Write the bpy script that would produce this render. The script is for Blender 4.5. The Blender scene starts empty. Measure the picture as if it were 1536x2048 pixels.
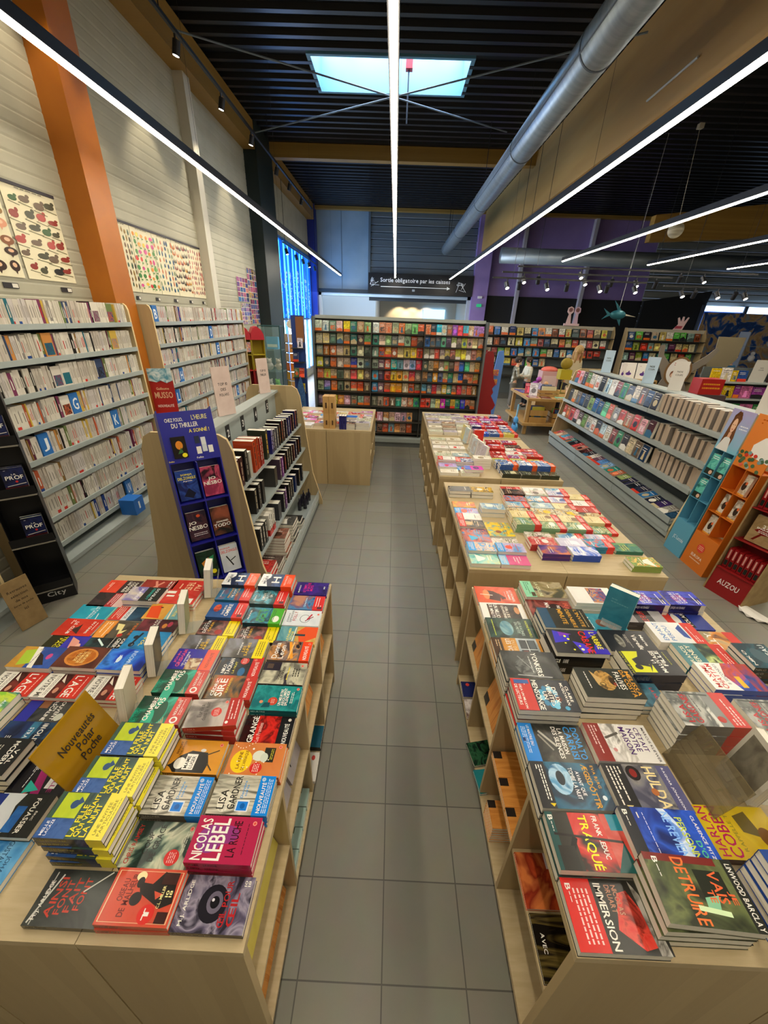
import bpy, bmesh, math, random
from mathutils import Vector, Matrix, Euler
S = bpy.context.scene
COL = S.collection
rnd = random.Random(7)
PI = math.pi
S.view_settings.view_transform = 'Standard'
S.view_settings.look = 'None'
S.view_settings.gamma = 1
S.view_settings.use_curve_mapping = False
S.view_settings.exposure = 0.7

# ------------------------------------------------------------------ materials
def srgb(h):
    if isinstance(h, str):
        h = h.lstrip('#')
        if len(h) == 3: h = ''.join(c*2 for c in h)
        c = [int(h[i:i+2], 16)/255 for i in (0, 2, 4)]
    else: c = list(h[:3])
    return tuple((x/12.92 if x <= .04045 else ((x+.055)/1.055)**2.4) for x in c) + (1,)
MATS = {}
def _new(name):
    m = bpy.data.materials.new(name); m.use_nodes = True
    nt = m.node_tree
    return m, nt, nt.nodes['Principled BSDF']
def flat(c, rough=.55, metal=0., spec=.5):
    """plain colour with a very small procedural variation"""
    k = ('f', c, rough, metal)
    if k in MATS: return MATS[k]
    m, nt, b = _new('flat_'+str(c).lstrip('#'))
    b.inputs['Base Color'].default_value = srgb(c); b.inputs['Roughness'].default_value = rough
    b.inputs['Metallic'].default_value = metal
    b.inputs['Specular IOR Level'].default_value = spec if rough != .24 else .35
    MATS[k] = m; return m
def N(nt, t, **kw):
    n = nt.nodes.new(t)
    for a, v in kw.items():
        if a in n.inputs: n.inputs[a].default_value = v
        else: setattr(n, a, v)
    return n
def ramp(nt, cols, pos=None, interp='LINEAR'):
    r = nt.nodes.new('ShaderNodeValToRGB'); e = r.color_ramp.elements
    r.color_ramp.interpolation = interp
    n = len(cols)
    pos = pos or [i/(n-1) for i in range(n)]
    while len(e) < n: e.new(.5)
    for i in range(n): e[i].position = pos[i]; e[i].color = srgb(cols[i])
    return r
def art(cols, scale=20., seed=0., kind='noise', rough=.4, dist=1.5):
    """printed picture: soft blobs of a few inks (noise), streaks (streak) or a plain blend along the height (grad)"""
    cols = tuple(cols)
    k = ('a', cols, scale, seed, kind)
    if k in MATS: return MATS[k]
    m, nt, b = _new('print_'+kind+'_'+cols[0].lstrip('#'))
    tc = N(nt, 'ShaderNodeTexCoord'); mp = N(nt, 'ShaderNodeMapping')
    mp.inputs['Location'].default_value = (seed*3.1, seed*1.7, seed*.9)
    n = len(cols)
    if kind == 'grad':
        mp.inputs['Location'].default_value = (0, 0, 0)
        nt.links.new(tc.outputs['Generated'], mp.inputs[0])
        ns = N(nt, 'ShaderNodeTexNoise', Scale=4., Detail=3.)
        nt.links.new(mp.outputs[0], ns.inputs['Vector'])
        sx = N(nt, 'ShaderNodeSeparateXYZ'); nt.links.new(mp.outputs[0], sx.inputs[0])
        ad = N(nt, 'ShaderNodeMath', operation='MULTIPLY_ADD'); nt.links.new(ns.outputs[0], ad.inputs[0]); ad.inputs[1].default_value = .5
        ad2 = N(nt, 'ShaderNodeMath', operation='SUBTRACT'); nt.links.new(sx.outputs[1], ad2.inputs[0]); ad2.inputs[1].default_value = .25
        nt.links.new(ad2.outputs[0], ad.inputs[2])
        r = ramp(nt, cols); nt.links.new(ad.outputs[0], r.inputs[0])
    else:
        nt.links.new(tc.outputs['Object'], mp.inputs[0])
        if kind == 'streak': mp.inputs['Scale'].default_value = (1, .12, 1)
        ns = N(nt, 'ShaderNodeTexNoise', Scale=scale, Detail=3., Distortion=dist)
        nt.links.new(mp.outputs[0], ns.inputs['Vector'])
        lo, hi = (.36, .64)
        r = ramp(nt, cols, [lo+(hi-lo)*i/(n-1) for i in range(n)]); nt.links.new(ns.outputs[0], r.inputs[0])
    nt.links.new(r.outputs[0], b.inputs['Base Color'])
    b.inputs['Roughness'].default_value = rough; b.inputs['Specular IOR Level'].default_value = .35
    MATS[k] = m; return m
def noisy(name, cols, scale, rough=.6, sc=(1, 1, 1), detail=4., metal=0., bump=0., coord='Object', lo=.3, hi=.7, spec=.5):
    m, nt, b = _new(name)
    tc = N(nt, 'ShaderNodeTexCoord'); mp = N(nt, 'ShaderNodeMapping'); mp.inputs['Scale'].default_value = sc
    nt.links.new(tc.outputs[coord], mp.inputs[0])
    ns = N(nt, 'ShaderNodeTexNoise', Scale=scale, Detail=detail); nt.links.new(mp.outputs[0], ns.inputs['Vector'])
    n = len(cols)
    r = ramp(nt, cols, [lo+(hi-lo)*i/(n-1) for i in range(n)]); nt.links.new(ns.outputs[0], r.inputs[0])
    nt.links.new(r.outputs[0], b.inputs['Base Color'])
    b.inputs['Roughness'].default_value = rough; b.inputs['Metallic'].default_value = metal
    b.inputs['Specular IOR Level'].default_value = spec
    if bump:
        bp = N(nt, 'ShaderNodeBump', Strength=bump, Distance=.002); nt.links.new(ns.outputs[0], bp.inputs['Height'])
        nt.links.new(bp.outputs[0], b.inputs['Normal'])
    return m
def emit(name, c, s):
    k = ('e', name)
    if k in MATS: return MATS[k]
    m = bpy.data.materials.new(name); m.use_nodes = True; nt = m.node_tree
    for n in list(nt.nodes): nt.nodes.remove(n)
    e = N(nt, 'ShaderNodeEmission', Strength=s); e.inputs[0].default_value = srgb(c)
    o = N(nt, 'ShaderNodeOutputMaterial'); nt.links.new(e.outputs[0], o.inputs[0])
    MATS[k] = m; return m
def glassy(name, c, alpha=.35, rough=.08, spec=.5):
    m, nt, b = _new(name); b.inputs['Specular IOR Level'].default_value = spec
    b.inputs['Base Color'].default_value = srgb(c); b.inputs['Alpha'].default_value = alpha; b.inputs['Roughness'].default_value = rough
    return m
def wood(name, a, b_, plank=.09, axis=1, rough=.5):
    """oak-look laminate: staves of slightly different tone with fine grain along one axis"""
    m, nt, b = _new(name)
    tc = N(nt, 'ShaderNodeTexCoord'); sx = N(nt, 'ShaderNodeSeparateXYZ'); nt.links.new(tc.outputs['Object'], sx.inputs[0])
    d = N(nt, 'ShaderNodeMath', operation='DIVIDE'); nt.links.new(sx.outputs[axis], d.inputs[0]); d.inputs[1].default_value = plank
    fl = N(nt, 'ShaderNodeMath', operation='FLOOR'); nt.links.new(d.outputs[0], fl.inputs[0])
    wn = N(nt, 'ShaderNodeTexWhiteNoise', noise_dimensions='1D'); nt.links.new(fl.outputs[0], wn.inputs['W'])
    mp = N(nt, 'ShaderNodeMapping'); s = [60, 60, 60]; s[0 if axis != 0 else 2] = 3.; mp.inputs['Scale'].default_value = s
    nt.links.new(tc.outputs['Object'], mp.inputs[0])
    ns = N(nt, 'ShaderNodeTexNoise', Scale=1., Detail=3.); nt.links.new(mp.outputs[0], ns.inputs['Vector'])
    mx = N(nt, 'ShaderNodeMath', operation='MULTIPLY_ADD'); nt.links.new(ns.outputs[0], mx.inputs[0]); mx.inputs[1].default_value = .45
    m2 = N(nt, 'ShaderNodeMath', operation='MULTIPLY'); nt.links.new(wn.outputs[0], m2.inputs[0]); m2.inputs[1].default_value = .55
    nt.links.new(m2.outputs[0], mx.inputs[2])
    r = ramp(nt, [a, b_]); nt.links.new(mx.outputs[0], r.inputs[0])
    nt.links.new(r.outputs[0], b.inputs['Base Color']); b.inputs['Roughness'].default_value = rough
    return m

# ------------------------------------------------------------------ mesh builder
class MB:
    def __init__(s): s.v = []; s.f = []; s.m = []; s.mats = []; s.mi = {}
    def mid(s, m):
        if isinstance(m, str): m = flat(m)
        if m.name not in s.mi: s.mi[m.name] = len(s.mats); s.mats.append(m)
        return s.mi[m.name]
    def add(s, vs, fs, m, M=None):
        b = len(s.v); i = s.mid(m)
        if M is not None: vs = [M @ Vector(p) for p in vs]
        s.v.extend(tuple(p) for p in vs)
        for f in fs: s.f.append(tuple(b+k for k in f)); s.m.append(i)
    def box(s, x0, y0, z0, x1, y1, z1, m, M=None):
        vs = [(x0,y0,z0),(x1,y0,z0),(x1,y1,z0),(x0,y1,z0),(x0,y0,z1),(x1,y0,z1),(x1,y1,z1),(x0,y1,z1)]
        s.add(vs, [(3,2,1,0),(4,5,6,7),(0,1,5,4),(1,2,6,5),(2,3,7,6),(3,0,4,7)], m, M); return s
    def prism(s, poly, a, b, m, axis='y', M=None):
        """extrude a 2D outline: axis y -> outline is (x,z); x -> (y,z); z -> (x,y)"""
        n = len(poly)
        def P(p, t): return {'y': (p[0], t, p[1]), 'x': (t, p[0], p[1]), 'z': (p[0], p[1], t)}[axis]
        vs = [P(p, a) for p in poly] + [P(p, b) for p in poly]
        fs = [tuple(range(n))[::-1], tuple(range(n, 2*n))] + [(i, (i+1) % n, n+(i+1) % n, n+i) for i in range(n)]
        s.add(vs, fs, m, M); return s
    def poly(s, pts, m, M=None): s.add(pts, [tuple(range(len(pts)))], m, M); return s
    def cyl(s, p0, p1, r, m, n=16, r1=None, caps=True):
        p0, p1 = Vector(p0), Vector(p1); d = (p1-p0).normalized(); r1 = r if r1 is None else r1
        u = d.orthogonal().normalized(); w = d.cross(u)
        vs = []
        for p, q in ((p0, r), (p1, r1)):
            for i in range(n):
                a = 2*PI*i/n; vs.append(p+(u*math.cos(a)+w*math.sin(a))*q)
        fs = [(i, (i+1) % n, n+(i+1) % n, n+i) for i in range(n)]
        if caps: fs += [tuple(range(n))[::-1], tuple(range(n, 2*n))]
        s.add(vs, fs, m); return s
    def tube(s, pts, r, m, n=8):
        for a, b in zip(pts, pts[1:]): s.cyl(a, b, r, m, n)
        return s
    def ball(s, c, r, m, nu=14, nv=9, sc=(1, 1, 1), M=None):
        vs = []; c = Vector(c)
        for j in range(nv+1):
            t = PI*j/nv
            for i in range(nu):
                a = 2*PI*i/nu
                vs.append((c.x+r*sc[0]*math.sin(t)*math.cos(a), c.y+r*sc[1]*math.sin(t)*math.sin(a), c.z+r*sc[2]*math.cos(t)))
        fs = [(j*nu+i, j*nu+(i+1) % nu, (j+1)*nu+(i+1) % nu, (j+1)*nu+i) for j in range(nv) for i in range(nu)]
        s.add(vs, fs, m, M); return s
    def lathe(s, prof, m, c=(0, 0, 0), n=20):
        vs = []
        for r, z in prof:
            for i in range(n):
                a = 2*PI*i/n; vs.append((c[0]+r*math.cos(a), c[1]+r*math.sin(a), c[2]+z))
        fs = [(j*n+i, j*n+(i+1) % n, (j+1)*n+(i+1) % n, (j+1)*n+i) for j in range(len(prof)-1) for i in range(n)]
        s.add(vs, fs, m); return s
    def mesh(s, name, smooth=False):
        me = bpy.data.meshes.new(name); me.from_pydata(s.v, [], s.f)
        for m in s.mats: me.materials.append(m)
        me.polygons.foreach_set('material_index', s.m)
        if smooth: me.polygons.foreach_set('use_smooth', [True]*len(s.f))
        me.update(); return me
    def build(s, name, parent=None, smooth=False, loc=None, rot=None):
        o = bpy.data.objects.new(name, s.mesh(name, smooth)); COL.objects.link(o)
        if parent is not None: o.parent = parent
        if loc: o.location = loc
        if rot: o.rotation_euler = rot
        return o
def tag(o, label, cat, group=None, kind=None):
    if label: o['label'] = label
    if cat: o['category'] = cat
    if group: o['group'] = group
    if kind: o['kind'] = kind
    return o
def struct(o): o['kind'] = 'structure'; return o
def empty(name, loc, label, cat, group=None, rz=0.):
    o = bpy.data.objects.new(name, None); COL.objects.link(o); o.location = loc; o.rotation_euler = (0, 0, rz)
    o.empty_display_size = .1
    return tag(o, label, cat, group)
KIDS = {}
def copy_tree(o):
    c = o.copy(); COL.objects.link(c)
    for ch in o.children:
        d = ch.copy(); COL.objects.link(d); d.parent = c
        for g in ch.children:
            e = g.copy(); COL.objects.link(e); e.parent = d
    return c
ORD = ['first','second','third','fourth','fifth','sixth','seventh','eighth','ninth','tenth','eleventh','twelfth','thirteenth','fourteenth','fifteenth','sixteenth','seventeenth','eighteenth','nineteenth','twentieth']
def ordn(i):
    if i < 20: return ORD[i]
    t = {2: 'twenty', 3: 'thirty', 4: 'forty', 5: 'fifty', 6: 'sixty', 7: 'seventy', 8: 'eighty', 9: 'ninety'}
    a, b = divmod(i+1, 10)
    return (t[a]+'-'+ORD[b-1]) if b else {20:'twentieth',30:'thirtieth',40:'fortieth',50:'fiftieth',60:'sixtieth'}[i+1]

# ------------------------------------------------------------------ lettering: glyph outlines laid out as flat mesh
CHARS = "ABCDEFGHIJKLMNOPQRSTUVWXYZabcdefghijklmnopqrstuvwxyz0123456789.,'!?-:&ÉÈÊÀÙÇÆŒÓÔéèêàùçôö…"
GLY = {}
def _glyphs():
    obs = []
    for ch in CHARS:
        cu = bpy.data.curves.new('g', 'FONT'); cu.body = ch; cu.size = 1.; cu.resolution_u = 2; cu.fill_mode = 'BOTH'
        cu.offset = .014
        o = bpy.data.objects.new('g', cu); COL.objects.link(o); obs.append((ch, o))
    dg = bpy.context.evaluated_depsgraph_get()
    for ch, o in obs:
        me = bpy.data.meshes.new_from_object(o.evaluated_get(dg))
        vs = [(v.co.x, v.co.y) for v in me.vertices]; fs = [tuple(p.vertices) for p in me.polygons]
        x0 = min((v[0] for v in vs), default=0); x1 = max((v[0] for v in vs), default=.2)
        GLY[ch] = ([(x-x0, y) for x, y in vs], fs, x1-x0)
        cu = o.data; bpy.data.objects.remove(o); bpy.data.curves.remove(cu); bpy.data.meshes.remove(me)
_glyphs()
def text2d(t):
    """[(verts, faces)] in a unit layout, plus width, ymin, ymax"""
    x = 0.; out = []; y0 = 9.; y1 = -9.
    for ch in t:
        if ch == ' ': x += .3; continue
        vs, fs, w = GLY.get(ch) or GLY['.']
        out.append(([(a+x, b) for a, b in vs], fs)); x += w+.07
        for a, b in vs: y0 = min(y0, b); y1 = max(y1, b)
    return out, max(x-.07, .05), y0, y1
def text(mb, t, x0, y0, x1, y1, z, m, M=None, keep=False):
    """letters fitted to the box x0..x1, y0..y1 in the plane z; keep=True keeps proportions (centred in x)"""
    out, w, a, b = text2d(t)
    sx = (x1-x0)/w; sy = (y1-y0)/max(b-a, .05)
    if keep and sx > sy: x0 += (x1-x0-w*sy)/2; sx = sy
    for vs, fs in out:
        mb.add([(x0+p*sx, y0+(q-a)*sy, z) for p, q in vs], fs, m, M)
def xz(x, y, z, rz=0.):
    """matrix: local XY plane stood upright facing -Y (then turned by rz about Z)"""
    return Matrix.Translation((x, y, z)) @ Matrix.Rotation(rz, 4, 'Z') @ Matrix.Rotation(PI/2, 4, 'X')
# ================================================================== the room
M_cream = noisy('wall_cream_panel', ['#a19e8b', '#aca996'], 3., .55)
M_tile = None
def tile_mat():
    m, nt, b = _new('floor_grey_tile')
    tc = N(nt, 'ShaderNodeTexCoord'); mp = N(nt, 'ShaderNodeMapping')
    mp.inputs['Location'].default_value = (-.049, -.18, 0)
    nt.links.new(tc.outputs['Object'], mp.inputs[0])
    br = N(nt, 'ShaderNodeTexBrick', offset=0., squash=1.)
    br.inputs['Scale'].default_value = 1.; br.inputs['Brick Width'].default_value = .304; br.inputs['Row Height'].default_value = .2885
    br.inputs['Mortar Size'].default_value = .0028; br.inputs['Mortar Smooth'].default_value = .3; br.inputs['Bias'].default_value = 0.
    br.inputs['Color1'].default_value = srgb('#7d7a6e'); br.inputs['Color2'].default_value = srgb('#858276'); br.inputs['Mortar'].default_value = srgb('#514f47')
    nt.links.new(mp.outputs[0], br.inputs['Vector'])
    ns = N(nt, 'ShaderNodeTexNoise', Scale=9., Detail=6.); nt.links.new(tc.outputs['Object'], ns.inputs['Vector'])
    mx = N(nt, 'ShaderNodeMix', data_type='RGBA', blend_type='OVERLAY'); mx.inputs[0].default_value = .12
    nt.links.new(br.outputs['Color'], mx.inputs[6]); nt.links.new(ns.outputs['Color'], mx.inputs[7])
    nt.links.new(mx.outputs[2], b.inputs['Base Color'])
    rr = N(nt, 'ShaderNodeMapRange'); rr.inputs[3].default_value = .3; rr.inputs[4].default_value = .46
    nt.links.new(ns.outputs[0], rr.inputs[0]); nt.links.new(rr.outputs[0], b.inputs['Roughness'])
    bp = N(nt, 'ShaderNodeBump', Strength=.25, Distance=.003, invert=True); nt.links.new(br.outputs['Fac'], bp.inputs['Height'])
    nt.links.new(bp.outputs[0], b.inputs['Normal'])
    return m
RX0, RX1, RY0, RY1, CZ = -3.25, 15., -3.5, 17., 5.6
struct(MB().box(RX0-.2, RY0-.2, -.1, RX1+.2, 26., 0, tile_mat()).build('floor'))
# ribbed black steel deck, ribs across the aisle; an opening for the rooflight
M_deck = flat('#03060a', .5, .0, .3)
M_deck_glint = flat('#0b1320', .34, .1)  # bluish highlight put into the colour of the rib undersides
def deck(x0, x1, y0, y1, mb):
    y = y0; p = .25; z = CZ
    while y < y1-1e-6:
        e = min(y+p, y1)
        prof = [(y, z), (y+.10, z), (y+.125, z-.055), (y+.20, z-.055), (y+.225, z)]
        prof = [q for q in prof if q[0] <= e+1e-6]+[(e, z)]
        for i, (a, b) in enumerate(zip(prof, prof[1:])):
            mb.add([(x0, a[0], a[1]), (x1, a[0], a[1]), (x1, b[0], b[1]), (x0, b[0], b[1])], [(3, 2, 1, 0)], M_deck_glint if i == 2 else M_deck)
        y = e
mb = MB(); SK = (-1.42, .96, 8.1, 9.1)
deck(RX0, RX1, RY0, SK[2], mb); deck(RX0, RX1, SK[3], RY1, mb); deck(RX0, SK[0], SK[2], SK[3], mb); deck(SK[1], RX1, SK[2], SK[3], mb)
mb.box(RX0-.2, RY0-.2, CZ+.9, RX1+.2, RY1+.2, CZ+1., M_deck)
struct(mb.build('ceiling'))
# rooflight: white lined shaft, translucent dome
mb = MB(); a, b, c, d = SK; W = flat('#5f93ae', .5)
for q in ((a-.06, c-.06, a, d+.06), (b, c-.06, b+.06, d+.06), (a, c-.06, b, c), (a, d, b, d+.06)):
    mb.box(q[0], q[1], CZ-.05, q[2], q[3], CZ+.5, W)
sk = struct(mb.build('window_2'))
mb = MB().box(a, c, CZ+.46, b, d, CZ+.49, emit('rooflight_daylight', '#dce9ff', 11.)); mb.build('window_pane', sk)
mb = MB()
for x in (-.95, -.23, .5): mb.box(x-.012, c, CZ+.43, x+.012, d, CZ+.455, '#8fa3b8')
mb.build('window_bar', sk)
op = empty('skylight_opener', (.05, 8.75, CZ), 'red skylight opener motor on a rod inside the rooflight', 'opener')
MB().box(-.05, -.06, .1, .06, .06, .26, '#c01f28').build('motor', op)
MB().cyl((0, 0, -.55), (0, 0, .46), .012, '#20242c').build('rod', op)
# left wall, ribbed sandwich panels, and the shop window beyond
mb = MB()
def ribbed(mb, x, y0, y1, z0, z1, m, p=.105, dpt=.0045):
    z = z0; pr = []
    while z < z1-1e-6:
        pr += [(x, z), (x+dpt, z+.02), (x+dpt, min(z+p-.012, z1))]; z += p
    pr.append((x, z1))
    for a, b in zip(pr, pr[1:]):
        mb.add([(a[0], y0, a[1]), (a[0], y1, a[1]), (b[0], y1, b[1]), (b[0], y0, b[1])], [(0, 1, 2, 3)], m)
ribbed(mb, RX0, RY0, 11.7, 0, CZ, M_cream); ribbed(mb, RX0, 11.7, RY1, 4.0, CZ, M_cream); ribbed(mb, RX0, 11.7, RY1, 0, .3, M_cream)
mb.box(RX0-.2, RY0, 0, RX0-.02, 11.7, CZ, M_cream); mb.box(RX0-.2, 11.7, 4., RX0-.02, RY1, CZ, M_cream)
struct(mb.build('wall_left'))
wn = MB(); FR = flat('#1f5fa8', .4)
wn.box(RX0-.03, 11.7, .3, RX0+.05, 11.8, 4., FR); wn.box(RX0-.03, 11.7, 3.93, RX0+.05, RY1, 4., FR)
for y in (12.7, 13.7, 14.7, 15.7, 16.5): wn.box(RX0-.03, y-.03, .3, RX0+.05, y+.03, 4., FR)
for y in (12.2, 13.2, 14.2, 15.2, 16.1): wn.box(RX0-.02, y-.012, 2.0, RX0+.03, y+.012, 3.95, flat('#2f7ed0', .4))
wn.box(RX0-.03, 11.7, 1.96, RX0+.05, RY1, 2.02, FR)
wn = struct(wn.build('window_1'))
MB().box(RX0-.06, 11.75, .3, RX0-.05, RY1, 1.98, emit('window_daylight', '#dfefff', 7.)).build('window_pane', wn)
MB().box(RX0-.06, 11.75, 2.0, RX0-.05, RY1, 4.0, emit('window_blue_film', '#3a9cf4', 3.2)).build('window_pane', wn)
mb = MB().box(RX0-.3, 11.6, 0, RX0-.2, RY1, CZ, M_deck); struct(mb.build('wall_outer'))
# far wall: pale blue panel, louvred panel, exit opening, purple wall, grey ribbed wall
M_blue = noisy('wall_blue_grey', ['#93aab8', '#9fb5c2'], 2., .5)
M_lou = flat('#8c979c', .4, .2)
M_pur = noisy('wall_purple', ['#8f78b8', '#9a84c2'], 2., .6)
M_grey = flat('#7f8078', .5)
mb = MB()
mb.box(RX0, RY1, 3.05, -1.06, RY1+.12, CZ, M_blue); mb.box(-2.1, RY1-.012, 3.05, -2.08, RY1, CZ, '#6d7f8b')
mb.box(-1.06, RY1+.1, 2.7, 2.85, RY1+.2, CZ, '#2a3138')
z = 3.6
while z < CZ-.05:
    mb.prism([(RY1-.06, z), (RY1+.02, z+.19), (RY1+.06, z+.19), (RY1, z-.01)], -1.06, 2.85, M_lou, 'x'); z += .215
mb.box(-1.1, RY1-.08, 3.05, -1.02, RY1+.1, CZ, '#5f6c74')
mb.box(2.85, RY1, 0, 9.35, RY1+.12, CZ, M_pur)
struct(mb.build('wall_far'))
mb = MB()
z = 0.
while z < CZ:
    mb.prism([(RY1, z), (RY1-.05, z+.04), (RY1-.05, z+.2), (RY1, z+.24), (RY1+.1, z+.24), (RY1+.1, z)], 9.35, RX1, M_grey, 'x'); z += .26
struct(mb.build('wall_grey'))
mb = MB()
mb.box(3.45, RY1-.06, 0, 9.35, RY1, 3.0, flat('#17181a', .7))
mb.prism([(9.35, 0), (11.3, 0), (11.75, 3.4), (9.35, 3.0)], RY1-.2, RY1-.1, flat('#17181a', .7), 'y')
struct(mb.build('trim_1'))
struct(MB().box(RX1, RY0, 0, RX1+.15, RY1, CZ, '#8d8c84').build('wall_right'))
struct(MB().box(RX0, RY0-.15, 0, RX1, RY0, CZ, '#a8a496').build('wall_rear'))
# posts and beams
M_or = noisy('column_orange_paint', ['#a8600e', '#b16812'], 4., .45)
struct(MB().box(RX0, 4.62, 0, -3.0, 4.97, CZ, M_or).build('column_orange'))
struct(MB().box(RX0, 7.45, 0, -3.1, 7.65, CZ, '#c3bfb0').build('column_cream'))
struct(MB().box(RX0, 10.25, 0, -2.98, 11.45, CZ, flat('#10201f', .5)).build('column_black'))
struct(MB().box(RX0, 16.55, 0, -2.98, 16.98, CZ, flat('#1c2f8f', .5)).build('column_blue'))
struct(MB().box(2.85, 16.75, 0, 3.42, 17.0, CZ, M_pur).build('column_purple'))
for i, x in enumerate((4.55, 6.95)): struct(MB().box(x-.06, 16.78, 0, x+.06, 16.98, CZ, '#b9b5c0').build('column_grey'))
M_glu = wood('glulam_beam', '#8a682c', '#a8843e', .042, 2, .55)
M_glr = noisy('glulam_face', ['#a5814a', '#b89356', '#c8a468'], 1.6, .55, (.6, .15, 1.2), 5.)
def glulam(name, x0, y0, z0, x1, y1, z1, m=None): return struct(MB().box(x0, y0, z0, x1, y1, z1, m or M_glu).build(name))
glulam('beam_left', RX0, RY0, 5.1, -3.0, RY1, CZ-.06)
glulam('beam_right', 3.0, RY0, 4.36, 3.25, RY1, CZ-.06, M_glr)
glulam('beam_cross', -3., 11.3, 5.28, 3.0, 11.5, CZ-.06)
glulam('beam_cross', RX0, 16.7, 5.45, 9., 16.9, CZ-.06)
mb = MB(); mb.prism([(6.3, 4.05), (15., 4.55), (15., 5.54), (6.3, 4.6)], 11.9, 12.1, M_glu, 'y'); struct(mb.build('beam_slant'))
# mall hall beyond the exit
mb = MB()
mb.box(-3.3, 24., 0, 3.5, 24.15, 3.1, flat('#cfc9ba', .6)); mb.box(3.3, RY1+.2, 0, 3.5, 24., 3.1, flat('#cfc9ba', .6))
mb.box(-3.4, RY1+.2, 0, -3.3, 24., 3.1, '#9db8cc'); mb.box(-3.3, 19.2, 0, -.9, 19.4, 3.0, flat('#d4dbe0', .5)); mb.box(-1.0, 19.4, 0, -.9, 24., 3., flat('#d4dbe0', .5))
struct(mb.build('wall_mall'))
struct(MB().box(-3.4, RY1+.2, 3.0, 3.5, 24.2, 3.1, flat('#15171c', .6)).build('ceiling_mall'))
mb = MB(); mb.box(-3.0, RY1-.1, 0, -2.88, RY1+.1, 2.92, '#cfdbe4'); mb.box(-3.0, RY1-.1, 2.82, 2.85, RY1+.1, 2.92, '#aebfcb'); mb.box(2.72, RY1-.1, 0, 2.85, RY1+.1, 2.92, '#aab4bd')
struct(mb.build('door_1'))
MB().box(1.5, 23.9, .4, 2.7, 23.95, 2.6, emit('mall_window', '#8cc8ff', 2.2)).build('window_3')['kind'] = 'structure'
# grey right windows above toy shelves
mb = MB(); mb.box(11.6, 16.82, 1., 14.8, 16.9, 2.75, '#2d4f8a')
for x in (11.55, 13.15, 14.75): mb.box(x, 16.75, 1., x+.12, 16.9, 2.95, '#39404a')
w4 = struct(mb.build('window_4'))
MB().box(11.7, 16.74, 2.74, 13.1, 16.8, 2.92, emit('light_box_blue', '#a9cdff', 3.)).build('window_light', w4)
MB().box(13.3, 16.74, 2.7, 14.7, 16.8, 2.92, emit('light_box_blue', '#a9cdff', 3.)).build('window_light', w4)
MB().box(11.72, 16.76, 1.9, 12.4, 16.8, 2.6, emit('light_box_pale', '#b8dcff', 2.)).build('window_light', w4)

# ---- ceiling services
M_strip = emit('strip_light_diffuser', '#fff2da', 38.)
M_blk = flat('#14151a', .45)
def strip(x, y0, y1, z, lab):
    o = empty('pendant_strip_light', (x, 0, z), lab, 'strip light', 'long strip lights')
    MB().box(-.03, y0, .012, .03, y1, .085, M_blk).build('housing', o)
    MB().box(-.019, y0, 0, .019, y1, .012, M_strip).build('diffuser', o)
    y = y0+1.
    while y < y1:
        if y > 1.: MB().cyl((0, y, .08), (0, y, CZ-z-.06), .0013, M_blk, 6).build('cable', o)
        y += 3.
SZ = 3.42
strip(-2.04, -2., 16.2, SZ, 'long strip light hanging nearest the cream wall with the posters')
strip(-.07, -2., 16.3, SZ, 'long strip light hanging over the middle of the tiled aisle')
strip(1.9, -2., 16.2, SZ, 'long strip light hanging beside the big laminated timber beam')
strip(3.82, -2., 10.7, SZ, 'strip light just beyond the timber beam, next to the globe pendant')
strip(5.85, -2., 10.8, SZ, 'second strip light beyond the timber beam, in the toy corner')
strip(7.85, -2., 11., SZ, 'third strip light beyond the timber beam, the outermost one')
# galvanised duct
M_duct = noisy('galvanised_duct', ['#8d9ba6', '#a5b2bb'], 2., .38, (1, 8, 1), 3., .65)
du = empty('ventilation_duct', (1.69, 0, 4.33), 'long round galvanised ventilation duct hung along the timber beam', 'duct')
MB().cyl((0, RY0+.3, 0), (0, 16.3, 0), .172, M_duct, 32).build('pipe', du, True)
mb = MB().cyl((-.174*.94, RY0+.3, .174*-.34), (-.174*.94, 16.3, .174*-.34), .007, '#65727c', 6); mb.build('seam', du)
for y in (2.6, 4.9, 7.2, 10., 13.): MB().cyl((0, y-.012, 0), (0, y+.012, 0), .177, '#4f5a63', 32).build('clamp_band', du)
for y in (4.9, 10., 15.3): MB().cyl((0, y, .18), (0, y, 1.22), .006, M_blk, 6).build('hanger_rod', du)
MB().cyl((3.0, 13.5, 3.86), (11.5, 13.5, 3.86), .2, M_duct, 24).build('cross_duct', None, True)
tag(bpy.data.objects['cross_duct'], 'thick round duct crossing in front of the purple wall', 'duct')
# crossed tie rods under the deck and their centre rod
def rodthing(name, a, b, r, m, lab, cat): return tag(MB().cyl(a, b, r, m, 6).build(name), lab, cat)
rodthing('tie_rod', (-2.9, 9.8, 5.2), (2.8, 6.6, 5.2), .011, '#6d7b86', 'thin steel tie rod crossing from the black post towards the duct', 'rod')
rodthing('tie_rod', (-2.9, 6.9, 5.24), (1.9, 9.5, 5.24), .011, '#6d7b86', 'thin steel tie rod passing under the rooflight from the cream wall', 'rod')
rodthing('hanger_rod', (1.62, 15.3, 4.6), (1.62, 15.3, 5.55), .01, M_blk, 'short black rod above the far end of the duct', 'rod')
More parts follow.
